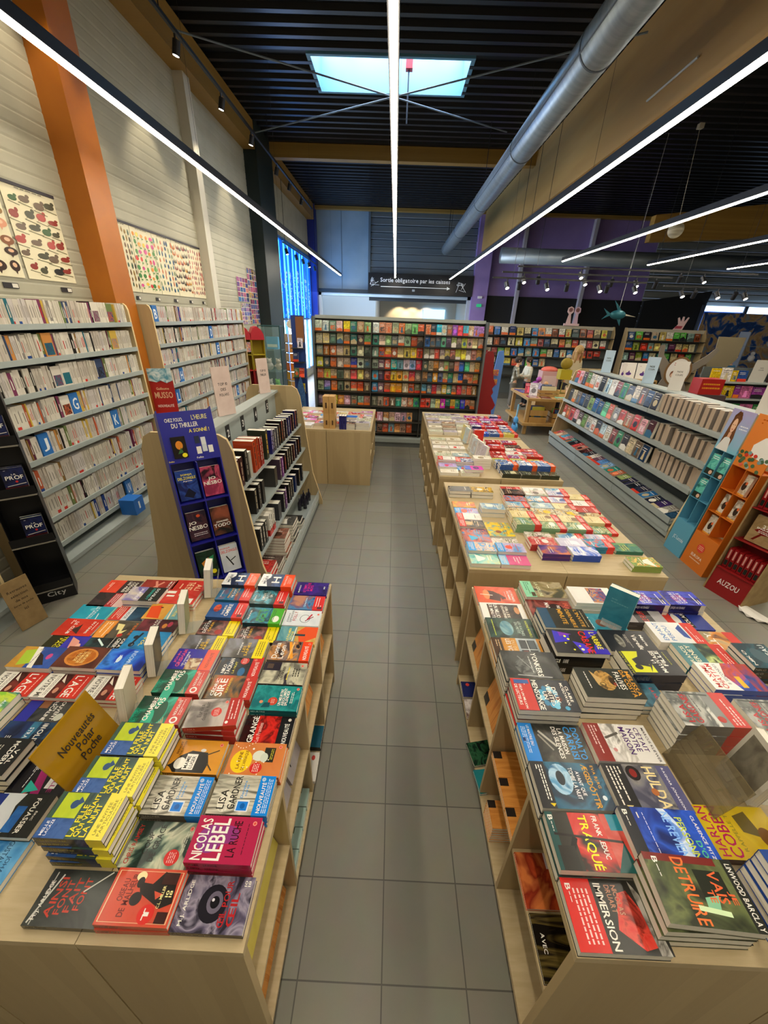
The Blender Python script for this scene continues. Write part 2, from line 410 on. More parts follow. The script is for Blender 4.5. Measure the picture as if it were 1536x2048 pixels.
# track spot lights along the poster wall
def head(parent, at, aim, on=True):
    p = Vector(at); d = (Vector(aim)-p).normalized()
    o = MB().cyl(p-d*.06, p+d*.07, .042, M_blk, 14)
    o = o.build('spot_head', parent)
    MB().cyl(p+d*.0702, p+d*.072, .033, emit('spot_lens', '#fff3dd', 14.) if on else flat('#4a4640'), 14).build('lens', o)
    MB().cyl((p.x, p.y, p.z+.11), (p.x, p.y, p.z+.03), .012, M_blk, 8).build('stem', o)
    return o
def spotlight(at, aim, pw, ang, col='#ffedcf'):
    l = bpy.data.lights.new('spot_beam', 'SPOT'); l.energy = pw; l.spot_size = math.radians(ang); l.spot_blend = .55; l.shadow_soft_size = .03; l.color = srgb(col)[:3]
    o = bpy.data.objects.new('spot_beam', l); COL.objects.link(o)
    p = Vector(at); d = Vector(aim)-p; o.location = p+d.normalized()*.09; o.rotation_euler = d.to_track_quat('-Z', 'Y').to_euler(); return o
tr = empty('light_track', (-2.65, 0, 4.97), 'black spotlight track running along the top of the poster wall', 'light track')
MB().box(-.018, 0., -.015, .018, 14.4, .02, M_blk).build('rail', tr)
for y in (2., 6., 10., 14.): MB().cyl((0, y, .02), (0, y, CZ-4.97-.05), .006, M_blk, 6).build('hanger', tr)
for i, (y, on) in enumerate(((3.4, 1), (4.3, 1), (6.3, 1), (7.6, 1), (8.9, 1), (10.5, 0), (11.6, 0), (12.9, 0))):
    head(tr, (0, y, -.14), (-.6, y+.1, -2.2), on)
    if on: spotlight((-2.65, y, 4.83), (-3.25, y+.05, 3.1), 34, 62)
for y in (3.4, 5.2, 7., 8.6):
    spotlight((-2.5, y, 4.8), (-2.9, y+.1, 1.2), 45, 70)
# tracks over the toy corner
for (x0, x1, y, z, lab, xs) in ((1.9, 4.95, 9., 2.9, 'lowest black spotlight track, in front of the purple wall', (2.2, 2.45, 3.0, 3.4, 4.05, 4.2, 4.75)),
                                (2.15, 5.6, 9.3, 3.03, 'middle black spotlight track, in front of the purple wall', (2.6, 2.9, 3.85, 4.4, 4.9, 5.3)),
                                (2.55, 7.6, 9.7, 3.18, 'highest black spotlight track, in front of the purple wall', (3.9, 6.0, 6.5)),
                                (5.3, 8.4, 9., 2.86, 'black spotlight track above the cardboard toy cut-outs', (5.7, 5.95, 6.4, 6.75, 6.95, 7.7))):
    t = empty('light_track', (0, y, z), lab, 'light track')
    MB().box(x0, -.015, 0, x1, .015, .03, M_blk).build('rail', t)
    MB().cyl((x0+.4, 0, .03), (x0+.4, 0, CZ-z-.06), .004, M_blk, 6).build('hanger', t); MB().cyl((x1-.4, 0, .03), (x1-.4, 0, CZ-z-.06), .004, M_blk, 6).build('hanger', t)
    for i, x in enumerate(xs): head(t, (x, 0, -.11), (x+.15, .5 if i % 2 else -.6, -.9), i % 2 == 0)
# window track of spot heads
t = empty('light_track', (-2.9, 0, 3.72), 'short black spotlight track in front of the blue shop window', 'light track')
MB().box(-.015, 11.6, 0, .015, 16.4, .03, M_blk).build('rail', t); MB().cyl((0, 11.8, .03), (0, 11.8, 1.3), .006, M_blk, 6).build('hanger', t); MB().cyl((0, 16., .03), (0, 16., 1.3), .006, M_blk, 6).build('hanger', t)
for y in (11.9, 13., 13.9, 14.8, 15.8): head(t, (0, y, -.14), (.3, y, -1.3), y in (11.9, 14.8))
# globe pendant
g = empty('globe_pendant', (5.2, 9., 3.78), 'small ribbed paper globe pendant on a long cord', 'pendant')
MB().ball((0, 0, 0), .13, noisy('paper_globe', ['#8f8a78', '#c9c2a8'], 30., .7, (.1, .1, 1)), 20, 14).build('globe', g, True)
MB().cyl((0, 0, .13), (-.06, .1, 1.45), .004, '#b9b4a4', 6).build('cord', g); MB().box(-.1, .06, 1.45, -.02, .14, 1.52, '#bdb7a6').build('ceiling_cup', g)
tag(MB().cyl((2.985, 5.7, 4.62), (2.985, 6.6, 4.62), .012, '#b9bfc0', 8).build('bracket_rod'), 'short pale metal rod fixed to the side of the timber beam', 'rod')
# exit sign band over the opening
sg = empty('exit_direction_sign', (0, 16.72, 0), 'dark sign band with white arrow pointing to the tills, over the exit', 'sign')
MB().box(-1.07, 0, 2.93, 2.84, .2, 3.6, flat('#10141b', .4)).build('board', sg)
MB().box(-2.95, .05, 2.93, -1.08, .2, 3.04, flat('#22303a', .4)).build('side_fascia', sg)
mb = MB(); text(mb, 'Sortie obligatoire par les caisses', -.62, 3.27, 1.98, 3.45, 0, flat('#f2f4f6', .5), xz(0, -.006, 0)); mb.build('sign_lettering', sg)
mb = MB(); mb.box(-.6, -.008, 3.155, 1.9, -.002, 3.175, '#eef1f4'); mb.prism([(1.88, 3.11), (2.0, 3.165), (1.88, 3.22)], -.008, -.002, '#eef1f4', 'y'); mb.build('sign_arrow', sg)
def squiggle(x, z, s):
    mb = MB(); r = random.Random(int(x*10))
    for k in range(9):
        a = (x+r.uniform(-.22, .22)*s, -.006, z+r.uniform(-.2, .2)*s); b = (x+r.uniform(-.22, .22)*s, -.006, z+r.uniform(-.2, .2)*s); mb.cyl(a, b, .008, '#e8ecf0', 5)
    mb.build('sign_doodle', sg)
squiggle(-.84, 3.3, .8); squiggle(2.4, 3.2, .9)
MB().box(.58, -.01, 3.03, .68, -.002, 3.1, '#9aa3ad').build('sign_sensor', sg)
es = empty('emergency_exit_box', (3.15, 16.68, 2.6), 'small white and green emergency exit light on the purple pillar', 'exit light')
MB().box(-.09, 0, 0, .09, .05, .1, emit('exit_green', '#2f9b6a', .8)).build('panel', es); MB().box(-.08, 0, .28, .08, .06, .36, '#d9dcdf').build('lamp', es)
# mall spot lights + hall wall washers
for x in (.2, .9, 1.7): spotlight((x, 23.2, 2.95), (x, 23.95, 1.8), 60, 90, '#ffe2b0')
for i, x in enumerate((-.4, .1, .6, 1.0, 1.5, 2.0)):
    tag(MB().cyl((x, 20.5+.4*(i % 3), 2.9), (x, 20.5+.4*(i % 3), 3.0), .05, emit('spot_lens', '#fff3dd', 14.), 10).build('downlight'), 'small bright downlight in the dark mall ceiling beyond the exit', 'downlight', 'mall downlights')
tag(MB().box(-.55, 17.6, 2.75, 1.9, 17.66, 2.92, emit('mall_sign', '#9cc4ee', 1.6)).build('light_box_sign'), 'long pale blue light box hanging in the mall beyond the exit', 'light box')
l = bpy.data.lights.new('mall_daylight', 'AREA'); l.energy = 45; l.size = 4; l.color = (.7, .85, 1.)
o = bpy.data.objects.new('mall_daylight', l); COL.objects.link(o); o.location = (-1.8, 18.0, 2.9); o.rotation_euler = (0, 0, 0)
# unseen mass of the shop behind the camera keeps its own lamps: fill comes from the strips that run on
S.world = bpy.data.worlds.new('world'); S.world.use_nodes = True
S.world.node_tree.nodes['Background'].inputs[0].default_value = (.25, .32, .45, 1); S.world.node_tree.nodes['Background'].inputs[1].default_value = .3
# ------------------------------------------------------------------ camera
cam = bpy.data.cameras.new('camera'); cam.sensor_fit = 'VERTICAL'; cam.sensor_height = 36.; cam.lens = 770/2048*36; cam.clip_start = .02; cam.clip_end = 100
co = bpy.data.objects.new('camera', cam); COL.objects.link(co); S.camera = co
R = Matrix(((0.99910635, -0.04130267, 0.00897754), (0.02665156, 0.45075894, -0.89224777), (0.03280551, 0.89168967, 0.45145689)))
co.matrix_world = Matrix.Translation((0, 0, 2.14)) @ R.to_4x4()
# ================================================================== shop furniture
M_oak = wood('oak_laminate', '#a8926a', '#bfaa80', .075, 0)
M_oaky = wood('oak_laminate_side', '#a8926a', '#bfaa80', .075, 1)
M_oakt = noisy('oak_table_top', ['#b8a47c', '#c6b38c'], 9., .42, (1, 8, 1))
M_edge = flat('#cdbb92', .5)
M_met = noisy('grey_shelf_metal', ['#a3adab', '#aeb7b4'], 3., .42, metal=.2)
M_metd = flat('#5f6769', .5, .2)
M_cut = flat('#e0c894', .5)
TZ = .78
def table_unit(x0, x1, y0, y1, open_, lab, cells=4, end=True):
    o = empty('display_table', ((x0+x1)/2, (y0+y1)/2, 0), lab, 'display table', 'oak display tables')
    w = (x1-x0)/2; d = (y1-y0)/2
    MB().box(-w, -d, TZ-.026, w, d, TZ, M_oakt).build('table_top', o)
    for s in (-1, 1):
        a, b = (-d, -d+.022) if s < 0 else (d-.022, d)
        MB().box(-w+.002, a, 0, w-.002, b, TZ-.0262, M_oak).build('end_panel', o)
    # cubby front faces the aisle side open_ (-1: towards -x, 1: towards +x)
    bx = (w-.02) if open_ < 0 else (-w+.004)
    MB().box(bx, -d+.0222, .0, bx+.016, d-.0222, TZ-.0262, M_oaky).build('back_panel', o)
    fx0, fx1 = (-w+.004, w-.0202) if open_ < 0 else (-w+.0202, w-.004)
    MB().box(fx0, -d+.0222, .07, fx1, d-.0222, .09, M_oakt).build('bottom_shelf', o)
    px = fx0+.03 if open_ < 0 else fx1-.05
    MB().box(px, -d+.0222, 0, px+.02, d-.0222, .0698, '#55503f').build('plinth', o)
    L = (y1-y0-.0444); c = L/cells
    for k in range(1, cells):
        y = -d+.0222+c*k
        MB().box(fx0, y-.008, .0902, fx1, y+.008, TZ-.0262, M_oak).build('divider', o)
    for k in range(cells):
        ya = -d+.0222+c*k+(.0085 if k else .0002); yb = -d+.0222+c*(k+1)-(.0085 if k < cells-1 else .0002)
        MB().box(fx0+.004, ya, .405, fx1, yb, .421, M_oakt).build('middle_shelf', o)
    return o
L1 = (.335, 1.755)
table_unit(-.703, -.30, *L1, 1, 'oak cubby table under the pocket thrillers, the unit touching the tiled aisle')
table_unit(-1.107, -.705, *L1, -1, 'oak table unit under the pocket thrillers, middle one behind the amber acrylic sign')
table_unit(-1.51, -1.109, *L1, -1, 'oak table unit under the pocket thrillers, the one facing the black cardboard display')
table_unit(.50, 1.108, .355, 1.785, -1, 'oak cubby table under the large thrillers with orange books in its cubbies')
table_unit(1.11, 1.73, .355, 1.785, 1, 'oak table unit under the grey and white thriller stacks, beside the orange stand')
table_unit(.515, 1.118, 1.96, 3.36, -1, 'oak cubby table in the middle row under the bright blue and pink novels')
table_unit(1.12, 1.73, 1.96, 3.36, 1, 'oak table unit in the middle row under red-banded paperbacks')
table_unit(.49, 1.088, 3.5, 4.92, -1, 'oak cubby table under small cream books with the pink and blue book on its corner')
table_unit(1.09, 1.69, 3.5, 4.92, 1, 'oak table unit under orange-banded stacks, past the middle row')
table_unit(.50, 1.098, 4.95, 6.37, -1, 'oak cubby table under grey-edged small books, before the paperback wall')
table_unit(1.10, 1.70, 4.95, 6.37, 1, 'oak table unit under red and purple paperbacks, before the paperback wall')
table_unit(-.86, -.262, 5.04, 6.42, 1, 'oak table with the upright wooden boxes on it, before the paperback wall')
table_unit(-1.46, -.862, 5.04, 6.42, -1, 'oak table unit half hidden behind the numbered metal gondola')

SHZ = [1.99, 1.745, 1.50, 1.255, 1.005, .745, .51, .27]
def wall_shelf(y0, y1, bays, lab):
    o = empty('wall_bookshelf', (0, y0, 0), lab, 'bookshelf'); L = y1-y0
    prof = [(-3.24, 0), (-2.72, 0), (-2.74, .17), (-2.835, .28), (-2.86, 2.12), (-2.875, 2.16), (-2.90, 2.18), (-3.24, 2.18)]
    for a in (0, L-.022):
        MB().prism(prof, a, a+.022, M_oak, 'y').build('end_panel', o)
        mb = MB()
        for p, q in zip(prof[1:7], prof[2:8]): 
            mb.add([(p[0]+.002, a, p[1]), (q[0]+.002, a, q[1]), (q[0]+.002, a+.022, q[1]), (p[0]+.002, a+.022, p[1])], [(3, 2, 1, 0)], M_cut)
        mb.build('edge_band', o)
    MB().box(-3.23, .0222, .1, -3.2, L-.0222, 2.15, M_metd).build('back_panel', o)
    mb = MB().box(-3.2, .0222, .0, -2.77, L-.0222, .12, M_met).box(-3.2, .0222, .12, -2.75, L-.0222, .155, M_met)
    mb.build('base_shelf', o)
    for z in SHZ:
        w = (L-.0444)/bays
        for k in range(bays):
            a = .0222+w*k+.0015; b = a+w-.003
            MB().box(-3.198, a, z-.022, -2.86, b, z-.002, M_met).box(-2.86, a, z-.03, -2.845, b, z+.012, M_met).build('metal_shelf', o)
    return o
wall_shelf(2.67, 4.58, 2, 'tall wall bookshelf of spine-out paperbacks under the bird and shell posters')
wall_shelf(5.0, 8.0, 3, 'tall wall bookshelf past the orange column, under the butterfly and flower posters')

# numbered double sided gondola with thrillers
GX = -1.33
def gondola():
    o = empty('metal_gondola', (GX, 2.40, 0), 'low grey metal gondola of black and red thrillers with number plates on its top rail', 'gondola')
    L = 4.40-2.40
    prof = [(-.5, 0), (.5, 0), (.5, .05), (.40, .42), (.30, 1.32), (.27, 1.40), (.22, 1.43), (-.22, 1.43), (-.27, 1.40), (-.30, 1.32), (-.40, .42), (-.5, .05)]
    for a in (0, L-.022):
        MB().prism(prof, a, a+.022, M_oak, 'y').build('end_panel', o)
        mb = MB()
        for p, q in list(zip(prof[1:], prof[2:])): mb.add([(p[0]*1.003, a, p[1]+.001), (q[0]*1.003, a, q[1]+.001), (q[0]*1.003, a+.022, q[1]+.001), (p[0]*1.003, a+.022, p[1]+.001)], [(3, 2, 1, 0)], M_cut)
        mb.build('edge_band', o)
    MB().box(-.02, .0222, .12, .02, L-.0222, 1.36, M_met).build('spine_panel', o)
    MB().box(-.06, .0222, 1.36, .06, L-.0222, 1.385, M_met).build('top_rail', o)
    MB().box(-.46, .0222, .03, .46, L-.0222, .12, M_met).box(-.46, .0222, .0, .46, L-.0222, .03, '#4d5254').build('base_shelf', o)
    MB().box(.462, .03, .1, .468, L-.03, .2, glassy('clear_lip', '#dfe8e8', .3)).build('acrylic_lip', o)
    for z, w in ((1.02, .30), (.74, .33), (.44, .36)):
        for s in (-1, 1):
            for k in range(2):
                a = .0225+k*(L-.045)/2; b = a+(L-.045)/2-.002
                MB().box(*( (.0205, a, z-.02, w, b, z) if s > 0 else (-w, a, z-.02, -.0205, b, z)), M_met).build('metal_shelf', o)
    for k, (y, ch) in enumerate(((.28, '1'), (.58, '2'), (.91, '3'), (1.26, '4'), (1.63, '5'))):
        mb = MB().box(.0205, y, 1.2, .024, y+.075, 1.33, '#1c1d1f')
        M = Matrix.Translation((.0246, y+.02, 1.235)) @ Matrix.Rotation(PI/2, 4, 'Z') @ Matrix.Rotation(PI/2, 4, 'X')
        text(mb, ch, 0, 0, .038, .06, 0, flat('#e9e9e4', .5), M); mb.build('number_plate', o)
    return o
gondola()
# two tall cardboard notices standing on that gondola, one more pair of right-hand ones later
def notice(x, y, z, w, h, rz, lean, col, lines, lab, ink='#3a3733'):
    o = empty('notice_card', (x, y, z), lab, 'notice', 'standing notice cards', rz)
    M = Matrix.Rotation(lean, 4, 'X')
    MB().box(-w/2, 0, 0, w/2, .006, h, col, M).build('card', o)
    mb = MB(); n = len(lines); zz = h*.62
    for t in lines:
        text(mb, t, -w*.26, zz, w*.26, zz+.022, 0, flat(ink), M @ xz(0, -.0008, 0), True); zz -= .04
    mb.build('print', o)
    MB().prism([(-.001+.008, 0), (.09, 0), (.008, .12)], -.02, .02, col, 'x').build('foot', o)
    return o
PINK = noisy('notice_pink_card', ['#d8c4bb', '#cdb6ac'], 12., .6)
notice(-1.33, 3.12, 1.3875, .17, .37, PI/2-.5, -.05, PINK, ['TOP 10', 'DES', 'POLARS'], 'tall pinkish notice card on the numbered gondola, in front of the letter shelf')
notice(-1.33, 4.14, 1.3875, .15, .34, PI/2-.5, -.05, PINK, ['TOP 10', 'THRILLER'], 'tall pinkish notice card at the far end of the numbered gondola')

# big face-out paperback wall
def rack():
    o = empty('paperback_rack', (.08, 7.02, 0), 'wide dark rack of paperbacks shown face out, across the end of the aisle', 'book rack')
    w = 1.42
    MB().box(-w, .22, 0, w, .26, 2.13, M_metd).build('back_panel', o)
    MB().box(-w, .12, 2.09, w, .22, 2.14, M_met).build('header_rail', o)
    MB().box(-w, -.12, .09, w, .22, .155, M_met).box(-w, -.09, .0, w, .22, .09, '#6f7474').build('base_shelf', o)
    for x in (-w-.03, w):
        MB().box(x, -.04, 0, x+.03, .26, 2.12, M_metd).build('upright', o)
    for x in (-.47, .42): MB().box(x-.008, .0, .16, x+.008, .218, 1.98, '#3a3732').build('bay_divider', o)
    for z in RZ: MB().box(-w, .0, z-.017, w, .218, z-.008, '#3b362f').build('ledge', o)
    return o
RZ = [1.905, 1.72, 1.535, 1.345, 1.155, .955, .71, .44, .235]
rack()
# ================================================================== books
M_page = None
def page_mat():
    m, nt, b = _new('page_edges')
    tc = N(nt, 'ShaderNodeTexCoord'); mp = N(nt, 'ShaderNodeMapping'); mp.inputs['Scale'].default_value = (3, 3, 900)
    nt.links.new(tc.outputs['Object'], mp.inputs[0])
    ns = N(nt, 'ShaderNodeTexNoise', Scale=1., Detail=1.); nt.links.new(mp.outputs[0], ns.inputs['Vector'])
    r = ramp(nt, ['#ddd6c6', '#f8f4e8'], [.3, .7]); nt.links.new(ns.outputs[0], r.inputs[0]); nt.links.new(r.outputs[0], b.inputs['Base Color'])
    b.inputs['Roughness'].default_value = .75; return m
M_page = page_mat()
GLOSS = .24
def ink(c):
    """colour string, 'c1 c2 c3[:scale[:seed[:kind]]]' picture print, or a material"""
    if not isinstance(c, str): return c
    if ' ' in c:
        a = c.split(':'); cols = ['#'+q for q in a[0].split()]
        return art(cols, float(a[1]) if len(a) > 1 else 22., float(a[2]) if len(a) > 2 else len(c), a[3] if len(a) > 3 else 'noise', GLOSS)
    return flat('#'+c.lstrip('#'), GLOSS)
def face_layers(mb, els, w, h, z, M=None, dz=.00007):
    """printed elements on a cover: local x 0..w (reading direction), y 0..h"""
    k = 0
    for e in els:
        k += 1; zz = z+k*dz; t = e[0]
        if t == 'r': a, b, c, d = e[1]*w, e[2]*h, e[3]*w, e[4]*h; mb.add([(a, b, zz), (c, b, zz), (c, d, zz), (a, d, zz)], [(0, 1, 2, 3)], ink(e[5]), M)
        elif t == 'e':
            n = 22; mb.add([(e[1]*w+e[3]*w*math.cos(2*PI*i/n), e[2]*h+e[4]*h*math.sin(2*PI*i/n), zz) for i in range(n)], [tuple(range(n))], ink(e[5]), M)
        elif t == 'p': mb.add([(p*w, q*h, zz) for p, q in e[1]], [tuple(range(len(e[1])))], ink(e[2]), M)
        elif t == 't': text(mb, e[1], e[2]*w, e[3]*h, e[4]*w, e[5]*h, zz, ink(e[6]), M)
        elif t == 'l':
            r = random.Random(int(e[1]*97+e[2]*31)); n = e[5]
            for i in range(n):
                v = e[4]-(e[4]-e[2])*(i+.5)/n; hh = (e[4]-e[2])/n*.19; u = e[1]
                while u < e[3]-.02:
                    L = min(r.uniform(.04, .11), e[3]-u); mb.add([(u*w, (v-hh)*h, zz), ((u+L)*w, (v-hh)*h, zz), ((u+L)*w, (v+hh)*h, zz), (u*w, (v+hh)*h, zz)], [(0, 1, 2, 3)], ink(e[6]), M); u += L+.018
                    if r.random() < .08: break
        elif t == 's':   # streak lines between two points
            (a, b), (c, d) = e[1], e[2]; q = e[3]; px, py = (c-a)*w, (d-b)*h; ln = math.hypot(px, py) or 1; nx, ny = -py/ln*q/2, px/ln*q/2
            mb.add([(a*w+nx, b*h+ny, zz), (a*w-nx, b*h-ny, zz), (c*w-nx, d*h-ny, zz), (c*w+nx, d*h+ny, zz)], [(0, 1, 2, 3)], ink(e[4]), M)
def cover_mesh(w, h, t, base, els, spine=None, bands=()):
    """paperback cover: back, spine (at -x) and front with its print; bands: red/yellow wrap seen on the spine too"""
    mb = MB(); B = ink(base); x0, y0 = -w/2, -h/2; c = .0007
    mb.box(x0, y0, 0, -x0, -y0, c, B); mb.box(x0, y0, t-c, -x0, -y0, t, B)
    sc = ink(spine[0]) if spine else B
    mb.box(x0, y0, c, x0+c, -y0, t-c, sc)
    M = Matrix.Translation((x0, y0, 0))
    face_layers(mb, els, w, h, t, M)
    for v0, v1, col in bands:
        a, b = y0+v0*h, y0+v1*h; mb.add([(x0-.0002, a, 0), (x0-.0002, b, 0), (x0-.0002, b, t), (x0-.0002, a, t)], [(0, 3, 2, 1)], ink(col))
    if spine and len(spine) > 1:
        MS = Matrix.Translation((x0-.0004, -y0, 0)) @ Matrix.Rotation(-PI/2, 4, 'Z') @ Matrix.Rotation(PI/2, 4, 'X')
        a = .03
        for s, col, f in spine[1:]:
            text(mb, s, a*h, t*.28, (a+f)*h, t*.72, 0, ink(col), MS); a += f+.06
    return mb
PAGES = {}
def pages(w, h, t):
    k = (round(w, 4), round(h, 4), round(t, 4))
    if k not in PAGES:
        PAGES[k] = MB().box(-w/2+.0008, -h/2+.002, .0008, w/2-.0015, h/2-.002, t-.0008, M_page).mesh('page_block')
    return PAGES[k]
def book(name, w, h, t, base, els, spine=None, bands=()):
    o = cover_mesh(w, h, t, base, els, spine, bands).build(name)
    p = bpy.data.objects.new('page_block', pages(w, h, t)); COL.objects.link(p); p.parent = o
    return o
P_, G_ = (.108, .178), (.137, .224)
jr = random.Random(3)
def pile(name, ori, x, y, n, t, base, els, short, tail, spine=None, bands=(), size=P_, rz=0., z0=TZ, grp=None, jit=.004):
    """n copies stacked; x = centre across, y = near edge. ori L: spine towards us, R: pages towards us"""
    w, h = size; o = book(name, w, h, t, base, els, spine, bands)
    a = (PI/2 if ori == 'L' else -PI/2)
    g = grp or (short+'s' if n > 1 else None)
    for i in range(n):
        b = o if i == 0 else copy_tree(o)
        top = i == n-1
        b.location = (x+(0 if top else jr.uniform(-jit, jit)), y+w/2+(0 if top else jr.uniform(-jit, jit)*.5), z0+.0004+i*(t+.0013))
        b.rotation_euler = (0, 0, a+math.radians(rz if top else jr.uniform(-1, 1)))
        k = n-1-i
        tag(b, (short+' '+tail) if top else f'{ordn(k)} copy down, {short}', 'book', g)
    return o
WH, BK, RD, YE = 'f2efe6', '17181b', 'd23428', 'f2dc1e'
def logo(u, v, c='e0574a'): return [('e', u, v, .055, .034, c), ('e', u, v, .045, .028, 'f0d8c8'), ('e', u, v, .038, .023, c)]
# ---- near table, pocket thrillers, spines towards us.  columns A (aisle), B, C
XA, XB, XC = -.397, -.592, -.786
RY = [.358, .472, .587, .702, .818, .935, 1.052, 1.168, 1.284, 1.398, 1.512, 1.628]
def pk(*a, **k): return pile('paperback', 'L', *a, **k)
pk(XA, RY[0], 1, .02, '5a5468', [('r', 0, 0, 1, 1, '2b2833 5d566e 9a92a6 3a3644:14:1'), ('e', .5, .52, .34, .2, '1d1a24'), ('e', .52, .5, .2, .11, '6f687c'), ('e', .52, .5, .11, .065, '15131a'), ('e', .56, .53, .03, .02, 'e8e4f0'), ('t', 'M.J. ARLIDGE', .1, .86, .9, .925, WH), ('t', 'ŒIL POUR', .1, .3, .92, .39, 'b3262a'), ('t', 'ŒIL', .12, .17, .7, .27, 'b3262a'), ('t', '10', .82, .1, .93, .14, WH), ('t', '18', .82, .05, .93, .09, WH)], 'violet paperback with a giant eye', 'lying at the aisle corner, beside the orange-red cover', ('2c2420', ('M.J. ARLIDGE', '8d8070', .3), ('OEIL', '8d8070', .2)))
pk(XA-.012, RY[1], 3, .022, 'b3244e', [('e', .5, .72, .3, .2, '8d3a86'), ('e', .6, .5, .2, .2, '93377c'), ('t', 'NICOLAS', .06, .77, .93, .93, WH), ('t', 'LEBEL', .06, .49, .95, .74, WH), ('t', 'LA RUCHE', .14, .29, .9, .42, '3a1420'), ('l', .2, .17, .85, .2, 1, '5a1a30')] + logo(.86, .1), 'magenta paperback with huge white lettering', 'beside the aisle, behind the giant eye', ('a81f40', ('LEBEL', '6d1029', .2), ('LA RUCHE', '6d1029', .2)))
LG = [('r', 0, 0, 1, 1, '8d8a7c b9b4a2 d6d1c0 6f6c60:40:2:streak'), ('e', .3, .75, .25, .12, 'cfcab9 e6e2d4 b0ab9c:30:1'), ('t', 'LISA', .12, .74, .6, .86, '2c2a26'), ('t', 'GARDNER', .12, .57, .97, .69, '2c2a26'), ('t', 'Dernière', .4, .475, .85, .52, '3a8fd6'), ('t', 'soirée', .45, .42, .75, .46, '3a8fd6'), ('r', .08, .34, .36, .55, 'dfe9f2'), ('r', .1, .36, .32, .53, '1f7fe0'), ('e', .21, .44, .07, .04, '135fb0'), ('r', 0, 0, 1, .26, '1585e0'), ('t', 'NOUVEAUTÉ', .06, .135, .82, .215, WH), ('l', .06, .03, .92, .12, 3, 'd8ecff')]
pk(XA-.005, RY[2], 3, .02, '8f8b7e', LG+logo(.9, .2, '8ac0ee'), 'grey birch-trunk paperback with blue NOUVEAUTE band', 'in the aisle column', ('55504a', ('GARDNER', 'a09a8c', .3)), [(0, .26, '1585e0')])
pk(XA-.003, RY[3], 2, .021, 'cf7c3e', [('r', 0, 0, 1, 1, 'd8864a cc763a:6:2'), ('e', .42, .76, .34, .19, 'f0cf1e'), ('t', 'LA REINE', .2, .77, .7, .83, '7a3a1c'), ('t', "DE L'ARNAQUE", .16, .66, .74, .73, '7a3a1c'), ('e', .24, .46, .16, .11, 'd42f28'), ('l', .13, .4, .36, .52, 4, 'f4d8d0'), ('r', .42, .18, .86, .38, '2c2a24'), ('e', .6, .46, .16, .12, 'dde0d2'), ('e', .55, .36, .14, .07, 'cfd6c8'), ('e', .8, .6, .03, .02, WH), ('l', .5, .2, .82, .26, 2, 'd8d23a')]+[('e', .05+.45*abs(math.sin(i*.9)), .9-.07*i, .018, .011, 'f3e9d8') for i in range(10)]+[('e', .9-.1*math.sin(i*.6), .95-.05*i, .016, .01, 'f3e9d8') for i in range(8)]+logo(.88, .1), 'orange paperback with a yellow badge and gloved hands', 'in the aisle column', ('a85226', ('LA REINE', '6d3015', .3)))
pk(XA-.002, RY[4], 1, .02, '1c1a1a', [('r', 0, .28, 1, .82, 'b5140f d6281e 5c0c0a d6281e:12:4'), ('r', 0, .74, 1, 1, '3a0d0c 1c1214:20:1'), ('t', 'GRANGÉ', .06, .74, .97, .88, WH), ('t', 'Les Promises', .1, .62, .74, .7, 'e9b7ac'), ('r', 0, 0, 1, .27, '15161a'), ('t', 'NOUVEAUTÉ', .06, .08, .74, .19, WH)]+logo(.88, .1, 'd8d4cc'), 'red and black paperback with a black NOUVEAUTE band', 'beside the aisle, behind the gloved-hands cover')
pk(XA, RY[5], 2, .019, '1b7d80', [('r', 0, 0, 1, 1, '156a70 1f8a8a 2a9c98:16:3'), ('e', .36, .56, .16, .1, 'c2452e'), ('l', .28, .52, .45, .6, 3, 'f0c8b8'), ('e', .32, .8, .06, .04, 'd4906a'), ('p', [(.1, .78), (.3, .72), (.3, .6), (.12, .6)], '0f4f58'), ('t', 'UN MEURTRE', .2, .38, .85, .44, WH), ('t', 'ABSOLUMENT', .2, .31, .9, .37, WH), ('t', 'SPLENDIDE', .2, .24, .8, .3, WH), ('l', .3, .13, .75, .2, 2, 'd6efe8')]+logo(.88, .08), 'teal paperback with a red round sticker', 'at the aisle edge, halfway along', ('0f565c', ('MEURTRE', '8fd0cc', .3)))
pk(XA-.004, RY[6], 2, .018, '7d7a6c', [('r', 0, 0, 1, 1, '6f6c62 a5a28e c9c6ae 3a3540:9:5'), ('r', .6, .6, 1, 1, '2a2430'), ('r', .7, .78, .92, .92, '55443a'), ('t', 'SOPHIE', .2, .56, .62, .62, '26221f'), ('t', 'LEBARBIER', .2, .48, .82, .54, '26221f'), ('l', .2, .36, .8, .42, 1, 'e5d04a'), ('l', .35, .12, .75, .3, 3, '3b3830')]+logo(.86, .1), 'grey-green paperback with a pale yellow title line', 'behind the teal sticker cover', ('2c2724', ('SOPHIE', '908a7c', .2)))
pk(XA-.003, RY[7], 2, .02, '6f5f58', [('r', 0, .28, 1, 1, '5a4a48 8d7870 c88c50 2d2528:9:6'), ('s', (.1, .42), (.95, .55), .012, 'f0a030'), ('s', (.1, .5), (.95, .46), .006, 'f6c070'), ('t', 'Donna', .08, .78, .9, .91, WH), ('t', 'Leon', .08, .63, .75, .76, WH), ('r', 0, 0, 1, .24, 'ee4a20'), ('t', 'NOUVEAUTÉ', .06, .07, .76, .18, WH)]+logo(.88, .07), 'brown paperback with a bright orange NOUVEAUTE band', 'at the aisle edge', None, [(0, .24, 'ee4a20')])
